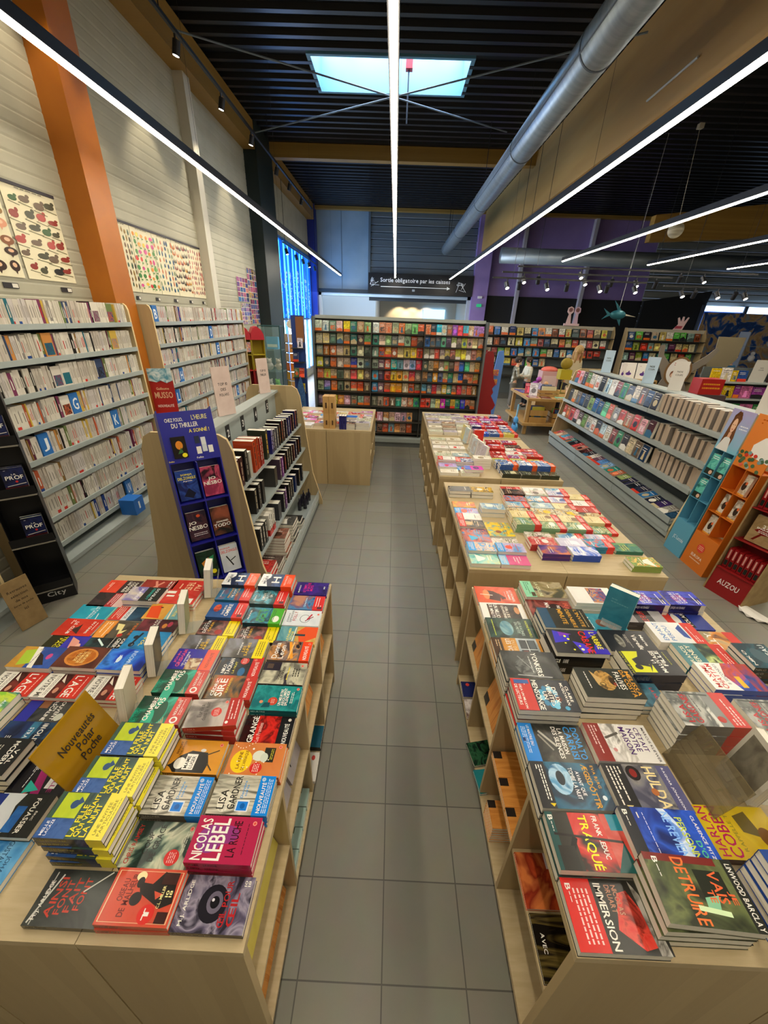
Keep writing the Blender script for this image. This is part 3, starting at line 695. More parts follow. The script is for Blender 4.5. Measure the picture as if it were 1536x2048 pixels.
BEI = [('r', 0, .55, 1, 1, '4f8f9a 74a8ac:12:2'), ('r', 0, 0, 1, .55, 'd8b062 c29448:14:3'), ('p', [(0, .4), (.7, .52), (1, .35), (1, 0), (.4, 0)], 'e4582a'), ('r', .44, .3, .56, .62, '38444a'), ('t', 'LE PALMIER', .15, .7, .9, .76, 'f0dc60'), ('t', 'VOYAGE', .2, .62, .7, .68, 'f0dc60'), ('s', (.05, .6), (.95, .58), .004, 'f3ead6')]
pk(XA, RY[8], 1, .019, 'd6ac5c', BEI, 'sand and orange paperback with a teal top', 'partly hidden behind the orange-banded brown cover')
pk(XA-.002, RY[9], 1, .02, 'd9dfe6', [('r', 0, .1, 1, .9, 'd2dae2 e2e7ec:8:2'), ('t', 'JOHANA', .2, .84, .8, .9, '3c4a56'), ('t', 'GUSTAWSSON', .2, .77, .95, .83, '3c4a56'), ('t', 'FOLLY', .3, .66, .9, .75, 'b03a44'), ('e', .45, .42, .26, .14, '5d6a74'), ('e', .45, .42, .235, .125, 'dfe5ea'), ('s', (.4, .35), (.75, .25), .008, 'c03040'), ('s', (.3, .4), (.6, .2), .005, '7a2030')]+logo(.75, .08), 'white paperback with a looped noose drawing', 'at the aisle edge')
RBAND = [('r', 0, 0, 1, .3, 'd8322e'), ('l', .25, .05, .9, .26, 3, 'f6cfc8'), ('r', .06, .04, .22, .17, '56323a')]
pk(XA-.002, RY[10], 1, .02, '2a5a90', [('r', 0, .3, 1, 1, '23508a 4a86b8 6f5a78 b98068:10:4'), ('t', 'Carène Ponte', .2, .52, .85, .57, 'c8e0f0')]+RBAND, 'blue and rose paperback with a red end band', 'in front of the purple cover', None, [(0, .3, 'd8322e')])
pk(XA, RY[11], 1, .02, '2d1270', [('r', 0, 0, 1, 1, '26106a 3a1a86 220c50:8:3'), ('t', 'M', .16, .84, .26, .88, WH), ('t', 'MORELIO', .3, .84, .75, .88, WH), ('t', 'LE TEMPS', .2, .66, .8, .74, 'e8248a'), ('t', 'D UN ETE', .3, .56, .95, .64, 'e8248a'), ('t', 'MOTS', .3, .46, .75, .54, 'e8248a'), ('t', '10', .5, .1, .7, .14, WH)], 'deep purple paperback with pink capitals', 'at the far aisle corner')
# column B
pk(XB+.016, RY[0], 2, .02, 'cf4a30', [('r', 0, 0, 1, 1, 'd6523a c8442c:6:2'), ('r', .05, .03, .95, .045, 'f0c89a'), ('r', .05, .955, .95, .97, 'f0c89a'), ('r', .05, .03, .06, .97, 'f0c89a'), ('r', .94, .03, .95, .97, 'f0c89a'), ('t', 'OISEAU', .4, .76, .8, .84, '6a1c14'), ('t', 'DE MALHEUR', .14, .66, .9, .745, '6a1c14'), ('e', .85, .62, .09, .07, 'f3e2a8'), ('p', [(.3, .2), (.55, .55), (.75, .62), (.72, .42), (.95, .3), (.9, .1), (.4, .05)], '1f1510'), ('e', .45, .58, .12, .08, '1f1510'), ('e', .74, .6, .1, .05, '1f1510'), ('p', [(.45, .3), (.6, .36), (.55, .22)], 'd6523a'), ('e', .2, .35, .17, .11, 'd8261f'), ('t', '1', .17, .31, .24, .38, WH), ('l', .1, .36, .3, .4, 1, WH), ('t', 'C.L. MILLER', .3, .21, .7, .25, 'f0e6a0'), ('t', '10', .5, .14, .62, .18, 'f0e6a0'), ('t', '18', .5, .09, .62, .13, 'f0e6a0'), ('r', .72, .08, .94, .3, '3a1812'), ('r', .06, .05, .25, .2, '3a1812')], 'orange-red paperback with black birds', 'beside the giant eye cover', ('b23a22', ('OISEAU', '5a1a10', .3)))
pk(XB-.004, RY[1], 1, .022, '2f4038', [('r', 0, 0, 1, 1, '23332c 3a5248 8d9c86 c9cbb0 2c3e36:7:3'), ('t', 'CHRIS RAMSEY', .08, .88, .92, .95, 'b33028'), ('t', 'COUP', .28, .66, .75, .74, '20201c'), ('t', 'DE GRACE', .14, .52, .92, .61, '20201c'), ('e', .24, .25, .17, .11, 'd42824'), ('l', .13, .19, .35, .31, 4, 'f4ccc6'), ('l', .35, .1, .8, .16, 2, 'd5dac8')]+logo(.86, .1), 'dark green paperback with a pale face and red disc', 'beside the magenta cover', ('1e2c26', ('COUP', '66756a', .2)))
pk(XB-.008, RY[2], 2, .02, '8f8b7e', LG+logo(.9, .2, '8ac0ee'), 'grey birch-trunk paperback with blue band', 'in the middle column, beside its twin pile', ('55504a', ('GARDNER', 'a09a8c', .3)), [(0, .26, '1585e0')])
pk(XB-.008, RY[3], 2, .021, 'd9962a', [('r', 0, 0, 1, 1, 'e0a034 d48f26:10:2:streak'), ('p', [(.02, .8), (.2, .92), (.5, .78), (.66, .6), (.62, .3), (.3, .22), (.02, .25)], '23211e'), ('e', .28, .74, .17, .1, 'e9e6da'), ('p', [(.1, .82), (.2, .95), (.3, .85)], '23211e'), ('r', .1, .46, .56, .66, 'f3f0e6'), ('t', 'MAMIE', .14, .575, .5, .64, '1e1c1a'), ('t', 'LUGER', .14, .485, .5, .55, '1e1c1a'), ('e', .68, .4, .05, .05, 'e9e6da'), ('s', (.55, .3), (.7, .1), .004, '4a3a1c'), ('s', (.3, .24), (.1, .12), .004, '4a3a1c'), ('t', 'BENOIT', .55, .84, .93, .88, '5e3d14'), ('t', 'PHILIPPON', .5, .78, .95, .82, '8a6428')]+logo(.86, .1), 'amber paperback with a black-robed figure', 'behind the birch-trunk covers', ('8f5f18', ('MAMIE', 'e0b050', .2)))
pk(XB+.008, RY[4]+.008, 4, .0225, 'a0958e', [('r', 0, 0, 1, 1, 'c6bab2 b0a49c 8a807a 6a625c:9:3'), ('t', 'Eurêka', .34, .72, .8, .8, '3a3430'), ('t', 'dans la nuit', .22, .62, .88, .7, '3a3430'), ('e', .5, .45, .16, .1, 'cf3a34'), ('l', .38, .4, .62, .5, 4, 'f0cdc6'), ('r', 0, 0, 1, .25, 'b8322c'), ('e', .12, .2, .05, .03, WH), ('l', .22, .04, .92, .21, 3, 'f2d8d2')]+logo(.85, .3), 'mauve-grey paperback lying askew on the tall red pile', 'between the amber and the green covers', ('8f2220', ('EUREKA', 'c26a60', .2)), [(0, .25, 'b8322c')], rz=6, jit=.003)
pk(XB+.008, RY[5]+.035, 2, .021, '4a4038', [('r', 0, .25, 1, 1, '2e2a24 5a4c3a 8a6234 c2502c:10:4'), ('t', 'CÉDRIC', .12, .82, .85, .91, WH), ('t', 'SIRE', .1, .64, .85, .8, WH), ('t', 'SUIVANTES', .25, .55, .9, .6, 'e0c23a'), ('r', 0, 0, 1, .26, 'c23028'), ('t', 'NOUVEAUTÉ', .1, .1, .76, .19, WH)]+logo(.85, .2), 'dark brown paperback with big white name and red band', 'behind the askew mauve-grey one', None, [(0, .26, 'c23028')], jit=.002)
pk(XB+.002, RY[6]+.02, 2, .018, '1f1f22', [('r', 0, .26, 1, 1, '191a1e 24262c 1f3a52:12:5'), ('e', .28, .42, .2, .08, '2a6a9c'), ('t', 'NIKO', .2, .8, .6, .88, WH), ('t', 'TACKIAN', .15, .68, .9, .78, WH), ('t', 'LA NUIT', .2, .58, .75, .63, 'd8cf4a'), ('e', .8, .43, .17, .1, 'cf3630'), ('l', .68, .38, .92, .48, 3, 'f2cfc8'), ('r', 0, 0, 1, .25, 'cc2a26'), ('t', 'NOUVEAUTÉ', .08, .08, .76, .18, WH)]+logo(.86, .18), 'black paperback with red disc and red NOUVEAUTE band', 'in the middle column', ('151518', ('TACKIAN', 'b8b4a8', .3)), [(0, .25, 'cc2a26')])
SAI = [('r', 0, .27, 1, 1, '8a8a94 77767c 55524c 3c3832:6:3'), ('t', 'SANDRINE', .15, .6, .8, .64, 'e6e4e0'), ('t', 'LES', .3, .49, .62, .56, 'e3b82a'), ('t', 'SAINES', .1, .4, .8, .47, 'e3b82a'), ('r', 0, 0, 1, .26, 'f0dc14'), ('l', .12, .05, .88, .21, 3, '6a6010')]
pk(XB-.008, RY[7]+.005, 2, .019, '6b6862', SAI, 'storm-grey paperback with gold title and yellow band', 'in the middle column', None, [(0, .26, 'f0dc14')])
DOT = [('r', 0, .3, 1, 1, '1c1a1a 3a2c26 9a625a 2a2320:9:4'), ('t', 'LILJA', .3, .88, .7, .92, WH), ('t', 'DOTTIR', .12, .78, .9, .86, WH), ('t', 'CRIER', .2, .68, .8, .74, 'd8a02c'), ('e', .2, .45, .15, .1, 'a02420'), ('r', 0, 0, 1, .3, 'f0dc14'), ('l', .1, .05, .92, .25, 4, '6a6010')]
pk(XB+.01, RY[8], 1, .019, '221e1d', DOT, 'black and yellow banded paperback', 'half hidden, next to the sand and orange cover')
pk(XB+.012, RY[9]-.018, 2, .02, '14343c', [('r', 0, .32, 1, 1, '123038 1f5a68 2a8fa8 143640:12:6'), ('t', 'ALEXIS', .2, .88, .8, .92, WH), ('t', 'BEZOTTE', .15, .6, .88, .68, '3fae3a'), ('t', 'UGLY', .1, .44, .95, .58, '3fae3a'), ('r', 0, 0, 1, .32, '49ab2a'), ('e', .3, .16, .2, .09, 'eef2e2'), ('l', .12, .2, .9, .29, 2, '1f5a18')], 'dark teal paperback with a bright green band', 'in the middle column', None, [(0, .32, '49ab2a')], jit=.002)
pk(XB-.002, RY[10]+.005, 2, .02, '2f4a4e', [('r', 0, .32, 1, 1, '2a4448 3f6468 5ab0c8 2f4a4e:14:7'), ('t', 'Claire', .2, .88, .6, .92, WH), ('t', 'DEUX', .3, .62, .8, .7, WH), ('t', 'VERITES', .2, .52, .9, .6, 'bfe6f0'), ('t', 'UN', .5, .42, .7, .5, WH)]+RBAND, 'slate teal paperback with red band and small grey box', 'in the middle column', None, [(0, .32, 'c62f2a')], jit=.002)
HH = [('r', 0, .3, 1, .74, '1f2c48 36548a 0f1626:10:5'), ('r', 0, .72, 1, 1, 'eceef0'), ('p', [(0, .72), (.5, .82), (.8, .68), (1, .75), (1, .6), (0, .6)], '22304c'), ('t', 'BERNARD', .3, .9, .7, .93, '555a66'), ('t', 'MINIER', .2, .8, .85, .88, '3a4252'), ('t', 'H', .28, .4, .78, .64, 'f2f4f6'), ('r', 0, 0, 1, .32, 'ee4f1e'), ('t', 'NOUVEAUTÉ', .12, .2, .88, .27, 'fbe0d4'), ('l', .25, .05, .75, .17, 3, 'f8c8b2')]
pk(XB+.01, RY[11]-.004, 2, .034, '1d2436', HH, 'thick blue and white paperback with big H', 'at the far end of the middle column', None, [(0, .32, 'ee4f1e')])
# column C
pk(XC+.03, RY[0]-.002, 1, .02, '2b2e2a', [('r', 0, 0, 1, 1, '1d201e 2e322e 3a403a:7:4'), ('r', .02, .9, .94, .915, 'b9b9b0'), ('t', 'M.J. ARLIDGE', .1, .86, .78, .93, WH), ('t', 'AINSI', .14, .7, .85, .8, 'c2351f'), ('t', 'FONT', .2, .58, .8, .67, 'c2351f'), ('t', 'FAIT', .24, .46, .85, .55, 'c2351f'), ('t', 'FONT', .28, .34, .86, .43, 'c2351f'), ('s', (.05, .95), (.9, .8), .004, 'cfcfc6'), ('s', (.6, .4), (.98, .1), .003, 'cfcfc6')], 'glossy black paperback with red lettering', 'at the near end, in front of the yellow pile', ('1a1c1a', ('ARLIDGE', '6c6c64', .3)))
FIL = [('r', 0, 0, 1, 1, '24343a 2f4a42 3c5a48 243440:8:3'), ('r', .42, .58, .98, .92, 'a8c020 c6d62c:9:2'), ('e', .72, .7, .1, .06, '2a4a78'), ('p', [(.6, .72), (.9, .66), (.78, .58)], '2a4a78'), ('r', 0, .55, .41, 1, '2c4f8c 3a62a4 24407a:10:6'), ('t', 'MELLE', .05, .9, .35, .94, 'e8ecf4'), ('t', 'LACAZE', .05, .84, .38, .88, 'e8ecf4'), ('t', 'LA FILLE', .05, .46, .72, .545, 'f2e21a'), ('t', 'QUI VENAIT', .05, .365, .97, .45, 'f2e21a'), ('t', 'LA NUIT', .05, .27, .75, .355, 'f2e21a'), ('r', 0, 0, 1, .24, 'f0e23a'), ('t', 'UNE INVITÉE', .1, .135, .8, .19, '8a8420'), ('t', 'PARTICULIÈRE', .08, .07, .86, .125, '8a8420'), ('l', .3, .025, .9, .055, 1, 'a09a30')]
for i, nm in enumerate(('nearest', 'middle', 'farthest')):
    pk(XC+(0, .004, .012)[i], (.48, .593, .706)[i], 6 if i == 0 else 5, .0225, '2a2f2c', FIL, ('front', 'middle', 'rear')[i]+'most yellow-banded paperback of three twin piles' if i != 1 else 'middle yellow-banded paperback of three twin piles', 'beside the amber acrylic sign', ('2d2c22', ('LA FILLE QUI VENAIT LA NUIT', '9a8f3a', .45)), [(0, .24, 'f0e23a'), (.24, .4, '22325c')], jit=.009, grp='yellow-banded paperbacks in three piles')
CHA = [('r', 0, .28, 1, 1, '0f3a2a 14503a 1d8a6c 2fb496:7:3'), ('e', .0, .66, .5, .1, '2fb08e'), ('t', 'VIVECA', .08, .9, .5, .96, '0b4a40'), ('t', 'STEN', .08, .82, .4, .88, '0b4a40'), ('t', 'CHAMBRE', .1, .66, .95, .76, WH), ('t', '505', .52, .52, .95, .64, WH)]+[('s', (.0, .32+.03*i), (.5, .42+.02*i), .002, 'd8b890') for i in range(6)]+[('e', .4, .46, .4, .1, '2aa888'), ('e', .42, .48, .4, .1, '14503a'), ('r', 0, 0, 1, .28, 'c43a30'), ('e', .16, .14, .12, .075, WH), ('e', .16, .14, .07, .045, 'c43a30'), ('t', 'NOUVEAUTÉ', .32, .15, .88, .22, WH), ('l', .34, .05, .92, .12, 2, 'f2cfc8')]+logo(.9, .23)
pk(XC+.0, RY[4]+.022, 3, .0235, '0f3a2a', CHA, 'nearer green paperback with red band and white round seal', 'beside the standing book', ('14402c', ('CHAMBRE 505', '2f6a50', .3)), [(0, .28, 'b02c26')])
pk(XC+.013, RY[5]+.028, 3, .0235, '0f3a2a', CHA, 'farther green paperback with red band and white seal', 'behind its twin pile', None, [(0, .28, 'b02c26')], jit=.002)
pk(XC-.006, RY[6]+.045, 2, .021, '2a1b8e', [('r', 0, .27, 1, 1, '1c1478 2a22a8 3a2a86:8:6'), ('r', 0, .3, .55, .62, 'c8b08a b89868 8a5a48 d8c8a8:14:4'), ('t', 'JOHN', .3, .87, .85, .94, 'e8588c'), ('t', 'GRISHAM', .12, .76, .95, .85, 'e8588c'), ('t', 'LES GARDIENS', .15, .68, .85, .72, WH), ('t', 'DE BLUFF', .2, .62, .7, .66, WH), ('r', 0, 0, 1, .28, 'e85a3c'), ('t', 'NOUVEAUTÉ', .1, .09, .84, .18, '8a2a1c')], 'violet-blue paperback with pink capitals and orange band', 'behind the green piles', None, [(0, .28, 'e85a3c')], jit=.002)
pk(XC-.018, RY[7]+.035, 1, .019, '6b6862', SAI, 'storm-grey paperback with gold title', 'nearest the upright books', None, [(0, .26, 'f0dc14')])
pk(XC+.008, RY[8]+.03, 1, .019, '221e1d', DOT, 'black and yellow banded paperback', 'beside the second upright book', None, [(0, .3, 'f0dc14')])
pk(XC+.014, RY[9]+.012, 2, .019, '23508c', [('r', 0, .32, 1, 1, '1d4a88 2a62a4:8:2'), ('e', .6, .8, .25, .1, 'b83a2a e0603a 8a2418:18:3'), ('t', 'DANS MON', .2, .56, .8, .62, WH), ('t', 'OMBRE', .1, .42, .9, .53, WH)]+RBAND, 'blue paperback with a red moon and red band', 'in the column by the upright books', None, [(0, .3, 'd8322e')], jit=.002)
pk(XC+.006, RY[10]+.026, 2, .019, '256088', [('r', 0, .32, 1, 1, '205880 2f7aa4 8a4a4a:9:5'), ('t', 'Jacques', .2, .86, .7, .9, WH), ('t', 'PERSONNE', .15, .6, .9, .67, 'e0b060'), ('t', 'NE DOIT', .2, .51, .85, .58, WH), ('t', 'SAVOIR', .3, .42, .9, .49, 'e0b060')]+RBAND[:2], 'sea-blue paperback with gold title and red band', 'behind the red moon cover', None, [(0, .3, 'd8322e')], jit=.002)
pk(XC+.006, RY[11]+.006, 2, .03, '1d2436', HH, 'blue and white paperback with big H', 'at the far end, beside the upright book', None, [(0, .32, 'ee4f1e')], jit=.002)
# ---- left half of that table, pages towards us
XD, XE, XF = -1.047, -1.236, -1.42
def pr(*a, **k): return pile('paperback', 'R', *a, **k)
pr(XD, .415, 1, .02, '3f8cc8', [('r', 0, 0, 1, 1, '3a84c4 5aa2d6 7ab6de 2f78b8:6:3'), ('r', 0, .25, 1, .4, 'd0e2ea 8ab8d8:12:2'), ('t', 'JOHANA', .35, .8, .9, .88, '2c5278'), ('t', 'GUSTAWSSON', .05, .7, .9, .78, '2c5278')], 'sky-blue paperback with dark blue author lettering', 'near the table front, alone')
pr(XD-.002, .517, 2, .02, '1e1f1e', [('r', 0, 0, 1, 1, '1a1b1a 242622:9:2'), ('p', [(0, .1), (.5, .2), (.95, .42), (.9, .55), (.3, .45), (0, .5)], 'c8cdd0'), ('r', .02, .0, .98, .2, '1d2f78'), ('r', .3, .5, .9, .66, '1c4f90 2a68b0:22:5'), ('t', 'ÉRIC', .4, .84, .62, .88, 'd8d4c8'), ('t', 'FOUASSIER', .1, .72, .92, .8, 'e6e2d6')], 'black paperback with a white ice shape and blue print', 'beside the tall yellow pile')
pr(XD-.006, .63, 1, .02, '1b1a20', [('p', [(.05, .3), (.95, .45), (.95, .6), (.05, .45)], 'a02468'), ('r', .1, .62, .8, .8, 'e8e6e2'), ('l', .1, .2, .8, .32, 4, 'f0eee8'), ('e', .85, .35, .1, .06, 'c8402c'), ('p', [(.6, .3), (.95, .3), (.85, .55)], '2aa89a'), ('t', 'ELLE', .5, .7, .9, .78, 'a02468')], 'black, magenta and teal collage paperback', 'under the tip of the amber sign')
pr(XE+.01, .65, 3, .026, '1f2022', [('t', 'VAL', .3, .86, .7, .93, WH), ('t', 'MCDERMID', .08, .74, .95, .83, WH), ('l', .2, .5, .8, .6, 2, 'b8b4a8')], 'black paperback with white capitals on a thick pile', 'behind the amber sign', size=(.115, .178))
pr(XE, .755, 1, .02, '1a2438', [('r', 0, 0, 1, 1, '16203a 22386a 2a4a68 1a2438:9:3'), ('r', 0, .5, 1, .66, '3a7a98 2a5a80:20:2'), ('e', .8, .42, .14, .09, 'c89a68'), ('t', 'OLIVIA', .25, .72, .95, .82, WH), ('t', 'NINI', .05, .72, .22, .82, WH), ('t', 'STRANGE', .2, .52, .85, .6, 'd8e4ea'), ('l', .5, .18, .95, .3, 3, 'e0e0dc')], 'navy paperback with white capitals and an orange mask', 'left of the amber sign')
pr(XE+.005, .862, 1, .02, '27282c', [('r', 0, 0, 1, 1, '222326 34383c 4a4a48:10:4'), ('r', 0, .02, 1, .28, '2a2e9c'), ('r', .1, .3, .5, .48, '8a5a3c'), ('t', 'COUVENT', .1, .7, .92, .78, WH), ('t', 'DES', .4, .63, .6, .67, WH), ('t', 'PASCALINE', .1, .53, .95, .61, WH), ('e', .8, .85, .14, .08, 'c8cabc')], 'charcoal paperback with white title and violet-blue strip', 'in front of the red and white row')
pr(XF-.02, .84, 2, .028, '2f5a78', [('r', 0, 0, 1, 1, '8ac83a c8dc4a 3a8a78 2a5a80:7:5'), ('t', 'AURORA', .3, .84, .92, .9, 'dfeaf0')], 'lime and teal leafy paperback', 'at the table edge by the black display')
AG2 = [('r', 0, 0, 1, .34, 'eae6dc'), ('l', .1, .24, .9, .31, 2, '77706a'), ('t', "NOTRE MI", .08, .08, .97, .2, '5a5650'), ('r', 0, .34, 1, .58, '5a2420 3a1816 7a3028:10:3'), ('p', [(.0, .38), (.4, .5), (.3, .4)], 'e8d8c8'), ('e', .7, .44, .12, .05, 'c88a70'), ('r', 0, .58, 1, 1, 'd8382a c42e24:8:3'), ('t', "L'AGE", .06, .64, .95, .82, WH), ('l', .1, .88, .9, .93, 1, 'f0c0b0')]
for x, s, n in ((XD-.0, 'red and white paperback nearest the upright book', 2), (XE, 'red and white paperback in the middle of its row', 2), (XF, 'red and white paperback by the outer table edge', 2)):
    pile('paperback', 'R', x, .945, n, .019, 'b22a22', AG2, s, 'below the thick stacks', grp='red and white paperbacks in one row')
pr(XD-.005, 1.058, 3, .022, '1636a0', [('r', 0, 0, 1, 1, '0f2a8a 1a48d0 3a8af0 0c1c5a:6:4'), ('t', 'INSOMNIA', .08, .56, .92, .66, 'bfe0ff'), ('e', .5, .35, .16, .05, 'd8f0ff'), ('l', .3, .3, .7, .38, 2, 'e6f6ff')], 'electric-blue paperback on a thick pile', 'beside an upright book')
pr(XE, 1.06, 3, .022, '5a2c24', [('r', 0, 0, 1, 1, '4e2620 6a362a:8:3'), ('e', .5, .5, .42, .36, 'd88a3a'), ('e', .5, .5, .36, .31, 'b8621e c87a2a 8a4416:14:5'), ('t', 'LE MEURTRE', .25, .56, .78, .63, 'f0d48a'), ('t', 'DU MANOIR', .25, .47, .78, .54, 'f0d48a'), ('t', 'ROUGE', .32, .38, .7, .45, 'f0d48a')], 'brown paperback with an orange oval picture', 'in the row of thick piles')
pr(XF, 1.056, 2, .03, '2f57b0', [('r', 0, .4, 1, 1, '3a62b8 2a4a98:7:2'), ('r', 0, 0, 1, .4, 'c8963c b07a2c:9:3'), ('p', [(.2, .1), (.9, .2), (.8, .45), (.1, .4)], 'a8c83a'), ('p', [(.15, .35), (.9, .5), (.85, .8), (.4, .6)], '2c2424'), ('p', [(.0, .3), (1, .5), (1, .62), (0, .42)], 'f0ece0'), ('e', .45, .76, .14, .06, 'c84a8a'), ('l', .1, .4, .9, .5, 2, '8a8478')], 'blue, gold and green illustrated paperback on a thick pile', 'at the outer corner')
pr(XD-.004, 1.19, 2, .02, '1a78b8', [('r', 0, 0, 1, 1, '1468a8 2a90cc 1a78b8:6:5'), ('t', 'MEURTRES', .1, .6, .9, .7, 'f0e22a'), ('t', 'SUR LE', .2, .5, .7, .58, 'f0e22a'), ('t', 'VOL', .3, .4, .8, .48, 'f0e22a'), ('e', .35, .2, .1, .06, '1c2834'), ('e', .75, .22, .12, .07, '1c2834'), ('e', .75, .22, .06, .035, '8aa0b0'), ('s', (.1, .3), (.8, .2), .01, '1c2834'), ('t', 'Serge', .6, .88, .85, .92, WH)], 'bright blue paperback with yellow title and aeroplane wheels', 'beside an upright book')
pr(XE, 1.184, 1, .02, '15181b', [('r', 0, 0, 1, 1, '12161a 1c2a30 2a4a50:7:3'), ('t', 'NORA', .1, .85, .7, .93, WH), ('t', 'ROBERTS', .1, .72, .95, .82, WH), ('l', .1, .62, .9, .66, 1, WH), ('s', (.3, .25), (.65, .5), .008, 'd8f0f0')], 'black paperback with a white flash and white name', 'in front of the lightning cover')
pr(XF+.012, 1.168, 1, .02, '2a2488', [('r', 0, .0, 1, .45, '22240f 2c2a12:5:2'), ('r', 0, .45, 1, 1, '2a2a98 3a36b0:7:2'), ('t', 'YELLOW', .1, .35, .9, .44, 'e6dc28'), ('t', 'FACE', .2, .26, .8, .33, 'e6dc28'), ('p', [(.1, .55), (.9, .7), (.7, .9), (.3, .8)], 'e8a090'), ('e', .6, .86, .16, .06, 'f0b8a4')], 'violet and black paperback with a pointing hand', 'behind the blue and gold pile')
pr(XF, 1.27, 1, .022, 'd03222', [('r', 0, 0, 1, 1, 'd83a26 c02a1c:7:4'), ('e', .6, .5, .1, .09, '4a443c'), ('p', [(.3, .55), (.9, .62), (.7, .42)], '3a2420'), ('t', 'LE CLUB', .2, .32, .9, .4, WH), ('l', .1, .2, .8, .3, 2, 'f4d4cc'), ('t', 'DU CRIME', .15, .78, .85, .84, WH), ('l', .2, .88, .9, .93, 1, 'f0d0c8')], 'scarlet paperback with a dark winged figure', 'below the turquoise cover')
pr(XE, 1.268, 1, .02, '23211e', [('r', 0, 0, 1, .36, 'e0812a'), ('r', 0, .03, 1, .33, 'ec9a40'), ('l', .1, .08, .92, .28, 3, 'fbe6c8'), ('r', 0, .36, 1, 1, '2a2824 5a5448:7:2'), ('p', [(.15, .4), (.55, .48), (.5, .56), (.9, .62), (.5, .76), (.6, .64), (.2, .6)], 'e8dc9a'), ('e', .82, .68, .1, .07, 'b8322a'), ('t', 'PIERRE', .1, .86, .8, .93, 'c86a30')], 'black paperback with a cream lightning bolt and orange band', 'beside the scarlet cover')
pr(XD+.002, 1.292, 2, .02, '4a2228', [('r', 0, 0, 1, 1, '3a1c24 5c2a34 7a3440:7:3'), ('t', 'LES MARRONS', .15, .42, .85, .48, WH), ('t', 'DU FEU', .2, .34, .8, .4, WH), ('e', .6, .66, .14, .06, 'd88a40'), ('e', .5, .78, .16, .06, 'b83a58')], 'dark plum paperback with soft lights', 'behind the yellow-titled blue cover')
pr(XF, 1.372, 1, .02, '1593b0', [('r', 0, 0, 1, 1, '1090b0 1ea2bc:5:2'), ('r', 0, .96, 1, 1, '7ac8b8'), ('t', 'LE BUREAU', .15, .52, .85, .57, 'bfe8ee'), ('t', 'DES SECRETS', .1, .45, .9, .5, 'e8f6f8'), ('e', .3, .4, .1, .07, '5ac0d4'), ('s', (.55, .66), (.95, .72), .004, 'd0f0f4')], 'turquoise paperback with thin white drawing', 'at the outer edge')
pr(XE, 1.382, 1, .02, '8a2420', [('r', 0, 0, 1, .34, 'd43a30'), ('l', .15, .06, .9, .28, 4, 'f6d0c8'), ('r', 0, .34, 1, .5, 'dfe4e8'), ('t', 'SALVADOR', .1, .38, .9, .46, '55606a'), ('r', 0, .5, 1, 1, '1d3a54 2a5878:7:4')], 'red, white and navy striped paperback', 'beside the turquoise cover')
pr(XD-.016, 1.375, 2, .021, 'e0a048', [('r', 0, 0, 1, .6, 'e6b056 d89a3c:8:3'), ('p', [(.1, .3), (.95, .45), (.9, .1), (.2, .02)], 'e8501e'), ('e', .25, .34, .04, .04, '5a2c1c'), ('r', 0, .6, 1, 1, '6aa0a8 88b4b4:8:3'), ('s', (0, .62), (1, .7), .006, 'f3ead0'), ('t', 'LA RUSE', .2, .76, .8, .84, 'f0dc50')], 'orange and sand paperback with a dragonfly shape', 'below the red patterned covers')
pr(XF+.016, 1.47, 1, .02, '28242a', [('r', 0, 0, 1, .5, '221f24 3a2c30:8:2'), ('r', 0, .5, 1, .72, 'b8323a'), ('l', .1, .52, .9, .7, 3, 'f0d0d0'), ('r', 0, .72, 1, 1, 'e4c8c4 d4aaa8:9:2')], 'black, red and pink paperback', 'just above the turquoise cover')
pr(XE+.018, 1.477, 2, .03, '3a3468', [('r', 0, .42, .999, 1, '23282a 1c2022:6:2'), ('r', 0, 0, 1, .46, '5a52a0 8a80b8 cfc6bc:7:4'), ('t', 'UN MONDE', .1, .3, .9, .38, 'eceaf4'), ('t', 'KENNEDY', .1, .62, .9, .7, '2fa8a0'), ('t', 'DOUGLAS', .1, .74, .95, .82, 'e8eceb')], 'lilac and black paperback on a thick pile', 'second from the far end')
pr(XD-.002, 1.49, 2, .02, 'c8342c', [('r', 0, 0, 1, 1, 'c8342c d84a40:8:2'), ('r', .1, .05, .28, .3, WH), ('r', .4, .1, .52, .32, WH), ('e', .3, .52, .2, .1, WH), ('e', .3, .52, .13, .06, 'c8342c'), ('e', .75, .6, .2, .1, '8a8078'), ('r', .6, .75, .95, .92, WH)], 'red paperback patterned with white holes', 'in front of the farthest red cover')
pr(XF+.008, 1.575, 1, .02, '2a1c1c', [('r', 0, 0, 1, .5, 'd83c24 e84a30:7:3'), ('l', .2, .1, .8, .2, 2, 'f6d4c8'), ('r', 0, .5, 1, 1, '2a1c1e 38262a:7:2'), ('t', 'LES AILES', .1, .62, .9, .7, WH), ('t', 'COLLEES', .12, .73, .9, .81, WH), ('t', 'DEMAIN', .15, .84, .85, .91, WH)], 'half red half black paperback', 'at the far outer corner')
pr(XE+.01, 1.592, 1, .02, '8a2622', [('r', 0, 0, 1, 1, '8a2622 9c322a:7:2'), ('s', (.1, .35), (.9, .6), .012, 'e0907a'), ('s', (.15, .6), (.85, .32), .012, 'e0907a'), ('t', 'MEURTRE A', .1, .78, .9, .84, WH), ('l', .1, .87, .9, .92, 1, WH)], 'maroon paperback with crossed pink strokes', 'in the farthest row')
pr(XD-.01, 1.6, 1, .02, 'cc3a30', [('r', 0, 0, 1, 1, 'd03c32 c23028:7:2'), ('t', 'ALL', .3, .7, .9, .86, 'f0c8a0'), ('t', 'THE FEELS', .15, .4, .95, .62, 'f0c8a0'), ('l', .3, .2, .7, .3, 1, 'f0c8a0')], 'coral red paperback with thin cream letters', 'in the farthest row')
